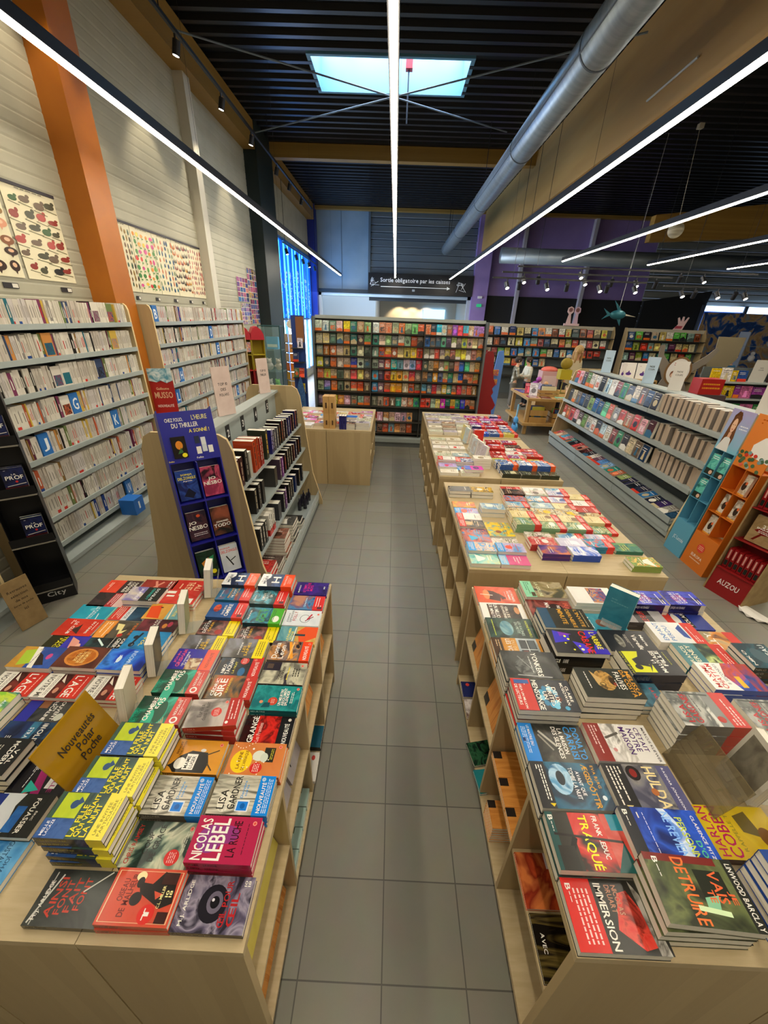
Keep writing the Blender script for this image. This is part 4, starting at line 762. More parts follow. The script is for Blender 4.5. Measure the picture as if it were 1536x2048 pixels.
# upright demonstration copies in clear stands between the two halves
M_acr = glassy('clear_acrylic', '#e6ece8', .22, .06)
def upright(name, x, y, rz, w, h, t, base, els, lab, z0=TZ, tilt=8):
    o = book(name, w, h, t, base, els); M_ = Matrix.Translation((x, y, z0+.012)) @ Matrix.Rotation(rz, 4, 'Z') @ Matrix.Rotation(math.radians(-tilt), 4, 'X') @ Matrix.Translation((0, 0, h/2)) @ Matrix.Rotation(PI/2, 4, 'X')
    o.matrix_world = M_; tag(o, lab, 'book')
    s = empty('book_stand', (x, y, z0), 'clear acrylic stand holding the '+lab.split(' upright')[0], 'stand', None, rz)
    mb = MB()
    mb.prism([(-.052, .0005), (.075, .0005), (.075, .004), (-.052, .004)], -w*.36, w*.36, M_acr, 'x')
    mb.build('foot_plate', s)
    MB().prism([(-.052, .004), (-.049, .004), (-.043, .035), (-.046, .035)], -w*.36, w*.36, M_acr, 'x').build('front_lip', s)
    MB().prism([(.022, .004), (.025, .004), (.05, h*.72), (.047, h*.72)], -w*.36, w*.36, M_acr, 'x').build('back_plate', s)
    return o
UPC = [('r', 0, 0, 1, 1, '6a7a58 8a947c a5a894:8:3'), ('l', .2, .6, .8, .8, 3, 'e0e0d0')]
upright('paperback', -.925, .93, -PI/2+.3, .108, .178, .028, 'c3bca8', [('r', 0, .2, 1, 1, '8a8a78 a8a490:8:2'), ('r', 0, 0, 1, .2, 'b83a30')], 'sage green upright paperback standing level with the red and white row')
upright('paperback', -.935, 1.13, -PI/2+.3, .108, .178, .032, '2c2a2c', [('r', .1, .1, .9, .9, '4a4648 6a6458:8:2')], 'charcoal upright paperback standing beside the electric-blue pile')
upright('paperback', -.93, 1.37, -PI/2+.3, .108, .178, .03, '7a8a68', UPC, 'mossy upright paperback standing beside the orange and sand pile')
upright('paperback', -.925, 1.63, -PI/2+.3, .108, .178, .032, 'b8b8b8', [('r', .1, .1, .9, .9, '9aa0a8 c8ccd0:8:2')], 'silver upright paperback standing beside the big H piles')
# amber acrylic sign leaning between the two halves of the near table
M_amb = glassy('amber_acrylic', '#a87e14', .93, .1)
def sheet(name, x0, z0, x1, z1, y0, y1, m, lab, t=.004):
    o = empty(name, (x0, (y0+y1)/2, z0), lab, 'sign'); w = (y1-y0)/2
    MB().prism([(0, .0005), (t, .0005), (x1-x0+t, z1-z0), (x1-x0, z1-z0)], -w, w, m, 'y').build('sheet', o)
    s = 1 if x1 > x0 else -1
    MB().box(*( (-.03, -w, .0005, -.001, w, .004) if s < 0 else (t+.001, -w, .0005, .05, w, .004)), m).build('foot', o)
    return o
sg = sheet('acrylic_sign', -.925, TZ, -.995, .985, .635, .86, M_amb, 'tilted amber acrylic sign reading Nouveautes Polar Poche')
d = Vector((-.07, 0, .205)).normalized()
Ms = Matrix(((0, d.x, d.z, .0052), (1, 0, 0, 0), (0, d.z, -d.x, 0), (0, 0, 0, 1)))
mb = MB()
for t, a, b, v in (('Nouveautés', -.062, .078, .128), ('Polar', -.018, .05, .092), ('Poche', -.026, .05, .056)):
    text(mb, t, a, v, b, v+.03, .0006, flat('#2a2008', .6), Ms)
mb.build('sign_lettering', sg)
sheet('acrylic_sign', 1.015, TZ, 1.09, .95, .65, .865, glassy('smoke_acrylic', '#7d6f50', .5, .015, 1.), 'tilted clear acrylic sheet mirroring the white snow cover, behind the big thrillers')
# ================================================================== large-format thrillers on the table across the aisle
NA, NB = .614, .856
RR = [.357, .498, .642, .785, .927, 1.069, 1.211, 1.353, 1.49, 1.628]
def nr(*a, **k): return pile('novel', 'R', *a, size=k.pop('size', G_), **k)
def nl(*a, **k): return pile('novel', 'L', *a, size=k.pop('size', G_), **k)
BL = lambda u, v, c=WH: [('t', 'B', u, v-.03, u+.1, v+.03, c), ('l', u+.12, v-.012, u+.3, v+.012, 1, c)]
nr(NA, RR[0], 1, .03, '33332f', [('r', 0, 0, 1, 1, '383732 2c2c29:6:2'), ('p', [(.2, .62), (.7, .5), (.95, .72), (.9, .86), (.45, .84), (.15, .74)], 'd8342a e24a3c 7a2018:20:3'), ('p', [(0, .8), (1, .86), (1, .98), (.3, .92)], 'b8b4ac 6a6660 d8d4cc:12:4'), ('t', 'NICOLAS', .08, .58, .5, .64, 'c4886a'), ('t', 'DRUART', .08, .5, .48, .56, 'c4886a'), ('t', 'IMMERSION', .06, .375, .97, .46, WH), ('r', 0, 0, 1, .34, 'd8302a'), ('l', .15, .1, .9, .3, 4, 'f6d0cc')]+BL(.08, .07), 'dark novel with a red mountain and red end strip', 'at the near aisle corner')
nr(NA, RR[1], 2, .03, '35332d', [('r', 0, .3, 1, .96, '3a2a26 c8302a d84a40 2a2826:6:5'), ('r', 0, .72, 1, .98, 'c8463c d8665a:8:2'), ('r', .0, .8, .3, .97, '1f8aa0'), ('p', [(.5, .9), (1, .7), (1, .95)], '1a5a58'), ('r', 0, 0, 1, .1, '27504e'), ('t', 'FRANK LEDUC', .05, .6, .8, .665, WH), ('t', 'TRAQUÉ', .04, .4, .98, .555, 'f2e820'), ('s', (.45, .3), (.75, .2), .014, '1c1a18'), ('s', (.4, .05), (.5, .9), .006, '2a2422'), ('r', .6, .05, 1, .26, '2f2d29')]+BL(.06, .06), 'red and black novel with a big yellow title', 'second along the aisle edge')
nr(NA, RR[2], 2, .032, '1c2a38', [('r', 0, .2, 1, 1, '14405a 2a6a8a 1c3a50 0f2a3c:7:4'), ('e', .38, .38, .34, .16, '5a9ac8 a8d0e8 2a6a9c:16:2'), ('e', .36, .38, .16, .06, '14202c'), ('r', 0, 0, 1, .2, '2c2c2e'), ('t', 'EVA BJÖRG', .05, .86, .55, .915, 'd8a028'), ('t', 'ÆGISDÓTTIR', .03, .74, .97, .84, 'd8a028'), ('t', 'AVANT QUE', .2, .61, .72, .67, 'e8eef2'), ('t', 'TOMBE LA NUIT', .12, .53, .8, .59, 'e8eef2'), ('l', .08, .06, .85, .17, 3, WH), ('p', [(.9, .12), (.97, .16), (.9, .2)], 'e8d02a'), ('e', .75, .9, .05, .03, 'cfe0ea')], 'storm-blue novel with an eye in the clouds', 'third along the aisle edge')
nr(NA+.002, RR[3], 2, .026, '2b2b28', [('r', 0, .22, 1, 1, '262623 34342f 55534a:10:4'), ('s', (.2, .3), (.6, .52), .008, 'b0aea4'), ('s', (.3, .28), (.7, .45), .006, '8a887e'), ('t', 'DONATO', .08, .83, .9, .93, '3a9ae6'), ('t', 'CARRISI', .06, .71, .9, .81, '3a9ae6'), ('t', 'LA MAISON', .12, .61, .78, .68, WH), ('t', 'DES SILENCES', .08, .52, .9, .59, WH), ('r', 0, 0, 1, .22, '2a86dc'), ('t', 'LE MAITRE DU', .06, .13, .6, .17, WH), ('l', .1, .03, .95, .11, 3, 'dcebff'), ('r', .4, .02, .5, .07, '103a78')], 'black novel with blue capitals and a bright blue strip', 'beside the white snow cover')
nr(NA+.004, RR[4]+.004, 4, .027, '22252c', [('r', 0, .3, 1, 1, '1c2028 262c36 30343c:9:3')]+[('e', .55+.26*math.cos(i*.7), .58+.13*math.sin(i*.7), .09, .045, ('3a9ac4', '7ac4e0', '2a7aa8')[i % 3]) for i in range(9)]+[('e', .62, .72, .08, .05, '5a2c20'), ('t', 'CLAIRE', .2, .9, .7, .95, WH), ('t', 'MCGOWAN', .1, .83, .8, .88, WH), ('t', 'DEUX', .25, .66, .75, .73, WH), ('t', 'VERITES', .15, .57, .85, .64, WH), ('t', 'UN', .4, .48, .65, .55, WH), ('r', 0, 0, 1, .33, 'c8302a'), ('t', 'MENSONGE', .04, .35, .98, .44, WH), ('l', .1, .2, .85, .24, 1, 'f0d0c8'), ('t', 'DEJA UN MILLION', .2, .11, .95, .16, WH), ('t', 'DE LECTEURS', .2, .04, .85, .09, WH), ('r', .04, .05, .17, .3, '2a5aa0')]+[('e', .86, .64, .08, .05, '6ac0e0'), ('e', .9, .8, .06, .04, '3a9ac4')], 'black novel with blue daisies and a red strip', 'on a tall pile')
nr(NA-.002, RR[5]+.004, 4, .027, '26282a', [('r', 0, 0, 1, 1, '222426 30322f 4a4c4a:8:3'), ('e', .6, .4, .3, .2, '4c5050 6a6e6c 2a2c2c:20:4'), ('t', 'YONKERS', .06, .56, .92, .66, WH), ('l', .2, .48, .8, .52, 1, 'cfd0cc'), ('s', (.2, .3), (.7, .5), .005, '8a8e8c'), ('s', (.9, .2), (.95, .8), .004, 'b8bab8')], 'charcoal novel with white brush title', 'behind the blue daisies')
nr(NA+.002, RR[6], 2, .024, 'c98a2e', [('r', 0, .0, 1, .22, '2a2018 4a3018:8:2'), ('r', 0, .2, 1, .5, 'd89a38 b87a28:7:3'), ('r', 0, .5, 1, .92, 'c8d2d4 9aa8b0:10:2'), ('r', .08, .55, .92, .88, '2c3238'), ('r', .08, .7, .92, .715, 'd8dee0'), ('r', .47, .55, .5, .88, 'd8dee0'), ('r', .55, .58, .9, .68, '9a2a20'), ('r', .1, .74, .45, .86, '46525a'), ('r', 0, .92, 1, 1, 'c88a34'), ('t', 'LES VOISINS', .05, .28, .95, .38, 'f4ecd8'), ('t', 'DU DESSUS', .1, .4, .9, .46, 'e8c890'), ('l', .1, .06, .9, .16, 2, 'd8b88a')], 'amber novel with a lit window picture', 'at the aisle edge, halfway')
nr(NA+.006, RR[7], 2, .02, '2f463e', [('r', 0, 0, 1, 1, '22342e 36544a 1c2a28:7:3'), ('e', .5, .4, .36, .14, '6aa4b4 4a8494 88b8c0:10:2'), ('t', 'NADINE MONFILS', .1, .84, .9, .89, 'c8d84a'), ('t', 'LES RACINES', .15, .68, .85, .74, 'b8d0c4'), ('t', 'DU PETIT', .2, .6, .75, .66, 'b8d0c4'), ('l', .1, .1, .9, .15, 1, 'c8d84a')], 'deep green novel with a pale blue whale shape', 'behind the lit window cover')
nr(NA+.006, RR[8], 1, .022, 'ece9e2', [('r', .08, .16, .92, .88, '241c1a 3a2a22 5a4434:7:3'), ('e', .4, .82, .2, .06, 'c88a5a'), ('t', 'GILLES', .2, .56, .8, .62, 'e8e0d0'), ('t', 'LEGARDINIER', .15, .48, .9, .54, 'e8e0d0'), ('t', 'UN MILLION', .1, .3, .95, .4, WH), ('t', 'DE MINUTES', .1, .2, .95, .28, WH)], 'white-framed black novel', 'next to the whale cover')
nr(NA+.002, RR[9], 1, .022, 'd84e2c', [('r', 0, 0, 1, 1, 'd8502e e0603a c83e20:6:2'), ('p', [(.2, .2), (.8, .3), (.9, .55), (.5, .6), (.3, .45)], '4a1e14'), ('p', [(.4, .55), (.8, .6), (.7, .72)], '5a2418'), ('e', .5, .25, .3, .08, 'e8905a'), ('s', (.5, .1), (.55, .4), .006, 'f0d8c0'), ('t', 'LE PREMIER', .2, .84, .9, .9, 'f6e4d8'), ('t', 'HOMME', .25, .76, .8, .82, 'f6e4d8'), ('l', .3, .7, .8, .73, 1, 'f6d8c8')], 'orange novel with a crouching dark figure', 'at the far aisle corner')
# column b
nr(NB-.04, RR[0]+.024, 4, .029, '4a4a34', [('r', 0, .0, 1, 1, '2c3020 4a5434 6a7446 2a2c22:6:5'), ('r', .2, .5, .6, .8, '1f2418'), ('p', [(.55, .66), (.8, .6), (.78, .48), (.6, .5)], '8ac8a0'), ('r', 0, .0, .12, .8, '7a2420'), ('r', 0, .88, 1, 1, '22241f'), ('t', 'LINWOOD BARCLAY', .06, .91, .98, .97, WH), ('t', 'JE', .48, .77, .66, .84, 'e86a3a'), ('t', 'VAIS', .2, .64, .66, .75, 'e86a3a'), ('t', 'TE', .48, .55, .66, .62, 'e86a3a'), ('t', 'DETRUIRE', .04, .3, .98, .44, 'ee7a3a'), ('s', (.75, .38), (.8, .7), .01, 'd8f0c0')]+BL(.06, .12), 'olive-green novel with orange DETRUIRE title', 'on the thick pile at the near end', rz=-3)
nr(NB-.03, RR[1]+.008, 3, .029, '1c2a6a', [('r', 0, .16, 1, 1, '14245e 1c3a98 2a5ad0 16286a:6:5'), ('p', [(0, .5), (.3, .6), (1, .56), (1, .68), (.4, .74), (0, .6)], '9ac0f0 e8f2ff 5a8ae0:14:3'), ('r', 0, 0, 1, .16, '1c1f26'), ('t', 'CLARENCE PITZ', .1, .9, .85, .94, WH), ('t', "D'OÙ", .55, .8, .95, .88, '5ad08a'), ('t', 'PERSONNE', .15, .68, .95, .77, 'c8d84a'), ('t', 'NE REVIENT', .06, .52, .97, .63, '8ac0ff'), ('l', .1, .2, .95, .24, 1, WH), ('l', .1, .28, .9, .3, 1, 'dfe8ff')]+BL(.06, .07), 'royal blue novel with green and yellow title words', 'in the second column', rz=-1)
nr(NB-.004, RR[2]+.006, 2, .03, '585878', [('r', 0, .3, 1, .8, '4a4a5c 6a6a78 8a8684 3a3a48:8:4'), ('r', 0, .8, 1, 1, '4c4c78 5c5c84:6:2'), ('r', 0, 0, 1, .3, '1e1d1f'), ('t', 'RAGNAR JÓNASSON', .05, .86, .95, .91, 'e6e4ee'), ('t', 'HULDA', .04, .58, .95, .74, 'ecd9a0'), ('e', .2, .42, .17, .1, '1c1416'), ('e', .2, .42, .1, .05, '8a2420'), ('l', .06, .05, .92, .26, 4, 'e8e2d8'), ('p', [(.9, .1), (.97, .15), (.9, .2)], 'e0d08a'), ('e', .6, .6, .08, .05, 'b06a3a')], 'slate-purple novel with a pale gold title', 'in the second column')
nr(NB+.002, RR[3]+.012, 2, .026, 'e3e0dc', [('r', 0, .25, 1, .62, 'd8d4d0 b8b4ae efece8 8a8680:9:5'), ('t', 'MARCUS KLIEWER', .08, .92, .97, .96, '33303a'), ('t', "C'ÉTAIT", .08, .79, .72, .88, '4a2a6a'), ('t', 'NOTRE', .12, .67, .72, .76, '4a2a6a'), ('t', 'MAISON', .08, .55, .8, .64, '4a2a6a'), ('e', .7, .34, .05, .03, 'c88a8a'), ('r', 0, 0, 1, .25, '8a2a24'), ('l', .06, .06, .95, .2, 3, 'ecc8c0'), ('s', (.25, .5), (.4, .26), .008, '5a5650')], 'white snowy novel with violet capitals', 'next to the clear sheet')
nr(NB+.03, RR[4]+.062, 4, .03, '2c2f2a', [('r', 0, 0, 1, 1, '282b27 323630:6:2'), ('e', .42, .45, .34, .17, '8a6a3a c89a50 4a3a24 e0b868:16:3'), ('e', .45, .58, .14, .06, '3a2a1a'), ('e', .55, .6, .06, .03, '8a3a2c'), ('p', [(.1, .25), (.6, .3), (.4, .4)], 'c8a468'), ('t', 'MELISSA', .08, .88, .9, .955, 'e0a032'), ('t', 'DA COSTA', .05, .79, .95, .865, 'e0a032'), ('t', 'FAUVES', .12, .66, .72, .76, WH), ('l', .15, .13, .7, .17, 1, WH), ('l', .4, .61, .7, .64, 1, WH)], 'dark green novel with a tiger head', 'on a tall pile in the second column')
nl(NB-.02, RR[5]+.13, 2, .05, '201e1c', [], 'thick black novel lying spine out', 'under the violet cat cover', ('1b1919', ('GI', WH, .14), ('KARINE', WH, .1)))
nr(NB-.006, RR[5]+.128, 1, .024, '26262a', [('r', 0, 0, 1, 1, '1e1e24 2a2a30:6:2'), ('p', [(.05, .1), (.6, .05), (.5, .35), (.2, .4)], '3a30c8'), ('p', [(.5, .4), (1, .5), (.9, .7), (.6, .6)], '4a3ad0'), ('p', [(0, .75), (.4, .7), (.1, 1), (0, 1)], '3428b8'), ('p', [(.6, .8), (1, .7), (1, 1), (.8, 1)], '3428b8'), ('p', [(.1, .2), (.2, .45), (.3, .2)], '7a30c0'), ('t', 'CABANE', .05, .6, .98, .74, 'e02a28'), ('t', "L'ARBRE", .08, .82, .8, .93, 'f0e63a'), ('e', .3, .3, .04, .025, 'f0e63a'), ('e', .42, .34, .04, .025, 'f0e63a'), ('e', .7, .5, .03, .02, 'f0e63a'), ('e', .84, .52, .05, .03, 'f0f0c0'), ('e', .86, .36, .03, .02, 'f0e63a'), ('e', .6, .25, .03, .02, 'f0e63a')], 'black and violet novel with yellow cat eyes', 'on top of the thick black books', z0=TZ+.1035)
nr(NB+.008, RR[7]+.012, 4, .026, '23241f', [('r', 0, 0, 1, .22, '1c4a6a'), ('r', 0, .22, 1, 1, '25261f 2f3029:6:2'), ('t', "L'INVITE", .05, .78, .9, .86, 'd8a23a'), ('t', 'DERNIERE', .05, .6, .95, .68, 'd8a23a'), ('t', 'MINUTE', .05, .42, .8, .52, 'd8a23a'), ('l', .1, .9, .9, .93, 1, 'd8c89a')], 'near-black novel with gold title and blue end', 'half covered behind the cat cover')
nr(NB+.004, RR[8]+.004, 2, .025, '6a2a24', [('r', 0, 0, 1, 1, '4a1c1a 7a2e28 9c4a40 3a1614:7:4'), ('e', .5, .62, .3, .18, '2a1210'), ('t', 'RIEN', .15, .84, .9, .94, 'd0604a'), ('t', 'RENE', .3, .66, .7, .73, WH), ('t', 'MANZOR', .15, .4, .9, .5, WH)], 'dark red novel with a black disc', 'in the second column')
nr(NB+.008, RR[9]+.004, 3, .022, '6a6450', [('r', 0, .26, 1, 1, '4a4a38 8a7a50 a89a78 3c3a34:7:4'), ('r', 0, 0, 1, .26, '8ad0a8'), ('l', .06, .06, .95, .2, 3, '2f6a4c'), ('r', .7, .16, .95, .25, '4a3a24'), ('t', 'LA COLLINE', .08, .34, .95, .42, 'd8e0b0'), ('l', .2, .62, .8, .68, 1, 'e8e0c0')], 'olive landscape novel with a mint green strip', 'at the far end of the second column')
# column c / d
nl(1.092, .552, 1, .03, 'd8b818', [('r', 0, 0, 1, 1, 'd8bc1c c8a614:6:2'), ('t', 'HARLAN', .05, .84, .97, .95, 'b02450'), ('t', 'COBEN', .03, .66, .98, .81, 'b02450'), ('t', "RAPPELLE TOI", .15, .57, .95, .62, '8a8420'), ('p', [(.4, .25), (.9, .3), (.8, .5), (.5, .48)], '6a5a20'), ('e', .4, .2, .2, .1, '7a5018')], 'yellow novel with crimson author name', 'lying flat behind the clear sheet', ('5a2420',))
nr(1.108, .385, 6, .026, '1c3f8a', [('r', 0, 0, 1, 1, '183a84 2a58a8:6:2'), ('t', 'FREIDA', .1, .8, .9, .9, WH)], 'blue novel on a tall white-edged pile', 'at the table front near the yellow cover')
LGB = [('r', 0, .3, 1, 1, 'b8b8b2 8a8c88 5a5e5c d8d8d2:9:5'), ('r', 0, .3, 1, .42, '8a8c8a'), ('t', 'LISA', .1, .8, .6, .9, 'b8242c'), ('t', 'GARDNER', .08, .66, .97, .77, 'b8242c'), ('l', .4, .58, .9, .62, 1, '5a5a58'), ('r', 0, 0, 1, .26, 'c8302a'), ('l', .06, .05, .92, .21, 3, 'f0d0c8'), ('e', .2, .36, .09, .06, 'b02c24'), ('s', (.9, .3), (.95, .95), .006, '4a4e4c')]
nl(1.155, .868, 6, .025, '8a8c88', LGB, 'snow-grey novel with red author name', 'on the tallest pile, behind the clear sheet', ('77746e',), [(0, .26, 'b82c26')], grp='snow-grey novels with red author name')
nl(1.43, .868, 5, .025, '8a8c88', LGB, 'outer snow-grey novel with red author name', 'towards the orange display stand', ('77746e',), [(0, .26, 'b82c26')], grp='snow-grey novels with red author name')
nr(1.04, 1.02, 2, .022, '3a6478', [('r', 0, 0, 1, 1, '2a5468 4a7c90 203a48:6:3'), ('t', 'LA NOIRE', .2, .8, .9, .88, 'd03a30')], 'sea-blue novel low between two piles', 'beside the tiger head pile', size=(.11, .18))
nl(1.142, 1.135, 2, .044, '24262c', [('r', 0, 0, 1, 1, '22242a 2c2e34:6:2'), ('r', .1, .5, .92, .92, 'd8dc28'), ('p', [(.1, .6), (.4, .55), (.55, .72), (.95, .6), (.95, .5), (.4, .5)], '2a2c30'), ('e', .3, .78, .1, .07, '2a2c30'), ('p', [(.3, .55), (.75, .6), (.6, .82), (.4, .8)], '2a2c30'), ('t', 'ALINE ALARIS', .05, .94, .9, .98, 'b8bc3a'), ('t', 'LA', .45, .4, .6, .47, WH), ('t', 'MAUVAISE', .1, .3, .95, .38, WH), ('t', 'FILLE', .35, .2, .95, .28, WH), ('l', .4, .1, .9, .14, 1, 'a8ac3a')], 'thick black novel with a yellow silhouette picture', 'in the third column', ('1a2038', ('LA MAUVAISE FILLE', '6a6a70', .3)), rz=2)
nr(1.145, 1.29, 2, .026, '27282c', [('r', 0, 0, 1, 1, '232428 303136:6:2'), ('e', .5, .32, .3, .08, '8a8880 5a5850 b0aea4:12:3'), ('t', 'Marie', .2, .8, .7, .86, 'e6e4dc'), ('t', 'Vareille', .2, .62, .9, .72, 'e6e4dc'), ('l', .2, .46, .8, .52, 2, 'b8b6ae')], 'black novel with thin white script', 'behind the yellow silhouette')
nr(1.10, 1.44, 1, .02, '3a9ab0', [('r', 0, 0, 1, 1, '2a8aa4 58b0c4:6:2'), ('e', .5, .5, .2, .12, '8a5a48'), ('e', .6, .7, .2, .1, 'a8705a'), ('t', 'NICE', .2, .2, .8, .28, WH)], 'light teal novel lying flat', 'under the foot of the upright teal book')
nr(1.115, 1.6, 3, .022, 'e9e6e0', [('r', .06, .42, .94, .82, '2a2470 b04a3a 3a6a9a d88a4a 1c3a5a:14:5'), ('l', .3, .12, .75, .2, 2, 'a8a49c'), ('r', .2, .1, .8, .32, 'edeae4')], 'white novel with a multicoloured picture band', 'at the far end of the third column')
nl(1.45, 1.085, 3, .026, '2a4a9c', [('r', 0, .5, 1, 1, 'efeeea'), ('p', [(0, .5), (.5, .62), (1, .5), (1, .2), (0, .2)], '1c3a9c 2a5ac8 c84a3a 1c2a6a:7:5'), ('r', 0, 0, 1, .25, '2a1c3a b03a2c 1c3a8a:7:4'), ('t', 'MAXIME', .08, .84, .9, .92, 'c8302a'), ('t', 'CHATTAM', .05, .72, .95, .82, 'c8302a'), ('t', '8 SECONDES', .2, .62, .95, .68, '8a8a90'), ('r', .1, .36, .5, .46, 'e8b428')], 'white, blue and red novel with a yellow label', 'in the outer half', None)
nl(1.45, 1.222, 2, .027, '2f6a72', [('r', 0, .55, 1, 1, '2c6870 3f8088:6:2'), ('r', 0, .25, 1, .55, '22342e 4a5a3a c8d88a 26302c:8:4'), ('r', 0, 0, 1, .26, 'cc342c'), ('l', .06, .05, .95, .21, 3, 'f4d0c8'), ('t', 'FRANCIS', .1, .82, .85, .9, 'd8dcc0'), ('t', 'FERNEY', .1, .68, .9, .78, 'd8dcc0')], 'teal and olive novel with a red strip', 'in the outer half')
nl(1.41, 1.36, 2, .026, 'e6e4e0', [('r', 0, .3, 1, 1, 'eceae6 d8dce0:6:2'), ('p', [(.2, .28), (.9, .3), (.7, .44), (.3, .4)], '2a4a9c'), ('t', 'ENFANT', .1, .78, .95, .88, '4a7ab8'), ('t', 'PERDU', .1, .62, .8, .72, '4a7ab8'), ('r', 0, 0, 1, .26, 'd23a30'), ('l', .1, .06, .9, .2, 3, 'f4d0c8')], 'white novel with sky-blue title and a red strip', 'in the outer half')
nl(1.32, 1.492, 2, .024, '4a4446', [('r', 0, .3, 1, .75, '2a2426'), ('r', 0, .75, 1, 1, '8a8688'), ('r', 0, 0, 1, .3, '9a9698'), ('t', 'LE FLUFI', .1, .45, .9, .6, 'c83228')], 'grey and black novel with red letters', 'beside the upright teal book', size=(.09, .2))
nl(1.545, 1.487, 1, .024, '2a3a8a', [('r', 0, .0, 1, .5, '24348a 2f4298:6:2'), ('r', 0, .75, 1, 1, 'c83a30'), ('e', .5, .68, .3, .08, 'd8d4cc'), ('r', .1, .38, .9, .52, '1c1c20'), ('t', 'POLAR', .2, .41, .85, .5, WH)], 'blue novel with a black POLAR label', 'at the outer table edge')
nl(1.638, 1.352, 1, .024, 'b8a078', [('r', 0, .3, 1, 1, '9a8a68 c8a878 d88a3a 6a4a3a:7:4'), ('t', 'ELLY', .1, .7, .9, .86, WH), ('r', 0, 0, 1, .3, 'cc342c')], 'sandy novel with large pale letters', 'at the outer table edge', size=(.125, .17))
nl(1.655, 1.195, 4, .022, '1c4450', [('r', 0, 0, 1, 1, '123642 1f5260 0f2a34:7:3'), ('e', .5, .5, .3, .2, '3a5a64'), ('t', 'NIKO', .1, .84, .7, .92, WH), ('t', 'LAMEAU', .1, .1, .95, .26, 'd8e4e6')], 'dark teal novel with a round eye shape', 'at the outer table edge', ('14181c', ('NIKO', '8a8a88', .3)), size=(.14, .15))
BPX = [('r', 0, 0, 1, 1, '1c1a5a 2a2a98 3a48d0 1a1640:7:4'), ('e', .45, .6, .3, .2, 'a82a4a 3a3ac8:10:2'), ('t', 'LES SOEURS', .1, .66, .9, .76, 'e8e4f4'), ('t', 'JUSQU AU', .1, .55, .9, .64, 'e8e4f4'), ('t', 'DIABLE', .15, .46, .85, .54, 'e8e4f4'), ('l', .1, .06, .95, .2, 2, WH)]
nl(1.382, 1.588, 2, .042, '201c50', BPX, 'indigo and pink novel, inner of two twin piles', 'at the far table end', ('1c1850', ('JUSQU AU DIABLE', 'd8d4e4', .4)), [(0, .14, 'd8d4c4')], size=(.115, .182), grp='indigo and pink novels')
nl(1.572, 1.597, 2, .042, '201c50', BPX, 'indigo and pink novel, outer of two twin piles', 'at the far table end', ('1c1850', ('JUSQU AU DIABLE', 'd8d4e4', .4)), [(0, .14, 'd8d4c4')], size=(.115, .182), grp='indigo and pink novels')
upright('novel', 1.15, 1.5, -.75, .125, .2, .036, '2f7f98', [('r', 0, 0, 1, 1, '2a7690 3a8ca4:6:2'), ('l', .2, .6, .8, .75, 2, '5aa0b4')], 'teal-blue novel standing upright on its clear stand', z0=TZ+.03, tilt=2)
upright('novel', 1.215, .765, -PI/2-.1, .137, .2, .03, 'cfcabb', [('r', .1, .1, .9, .9, '6a6458 8a8474:8:2')], 'pale novel standing upright behind the clear sheet')
upright('novel', 1.285, .62, -PI/2-.1, .137, .2, .03, '6a5c14', [('r', 0, 0, 1, 1, '6a5c14 8a7a20 4a3c10:7:3'), ('e', .5, .4, .2, .1, '7a2a1c')], 'mustard novel standing upright next to the blue pile')
# ---- books and boards in the cubbies facing the aisle
def flatbook(name, x, y, z, n, w, h, t, base, els, lab, rz=0., grp=None):
    o = book(name, w, h, t, base, els)
    for i in range(n):
        b = o if i == 0 else copy_tree(o)
        b.location = (x, y, z+.0006+i*(t+.001)); b.rotation_euler = (0, 0, rz+jr.uniform(-.01, .01))
        tag(b, lab if n == 1 else (lab+', top copy' if i == n-1 else lab+', '+ordn(n-1-i)+' copy down'), 'book', grp or (lab if n > 1 else None))
ORB = [('r', 0, 0, 1, 1, 'c8823a d89448 b8702c:30:3:streak'), ('r', .0, .0, .28, .18, '2a2420'), ('e', .3, .86, .1, .06, '1c1614')]
R_ = -PI/2
cy = lambda k, y0=.355: y0+.022+.3465*k+.173
# across the aisle: middle shelf z=.421, bottom z=.09
flatbook('novel', .612, cy(0)-.085, .421, 1, .15, .2, .012, '2a2016', [('r', 0, 0, 1, 1, '2a2218 6a5a2c 14100c:22:3:streak'), ('t', 'AVEC', .3, .1, .6, .16, WH)], 'black and gold novel in the first cubby of the thriller table', R_)
flatbook('novel', .608, cy(0)+.075, .421, 1, .15, .2, .012, 'c85a2c', [('r', 0, 0, 1, 1, 'c85028 8a2c1c d87a40:7:3'), ('r', 0, .5, .3, .9, 'd0c4c8')], 'orange-brown novel with a pale label in the first cubby', R_)
for i, (dx, dy) in enumerate(((0, .1), (.004, -.01), (.006, -.118))):
    flatbook('novel', .606, cy(1)+dy, .421, 2, .11, .2, .014, 'd89448', ORB, ('orange wood-grain novel, far pair in the second cubby', 'orange wood-grain novel, middle pair in the second cubby', 'orange wood-grain novel, near pair in the second cubby')[i], R_, 'orange wood-grain novels in the second cubby')
def leaning(x, y, z, w, h, rz, tilt, base, els, lab, t=.012, name='novel'):
    o = book(name, w, h, t, base, els)
    o.matrix_world = Matrix.Translation((x, y, z+.002+t*.27)) @ Matrix.Rotation(rz, 4, 'Z') @ Matrix.Rotation(math.radians(90-tilt), 4, 'X') @ Matrix.Translation((0, h/2, -t))
    return tag(o, lab, 'book')
leaning(.53, cy(2), .423, .2, .27, -PI/2, 14, 'd89448', ORB, 'orange wood-grain board leaning in the third cubby of the thriller table')
leaning(.53, cy(3), .423, .2, .27, -PI/2, 14, 'd89448', ORB, 'orange wood-grain board leaning in the fourth cubby of the thriller table')
flatbook('novel', .6, cy(1)+.03, .09, 6, .11, .19, .018, 'd89448', ORB, 'orange-covered novel on the floor-level pile', R_, 'orange-covered novels in a floor-level pile')
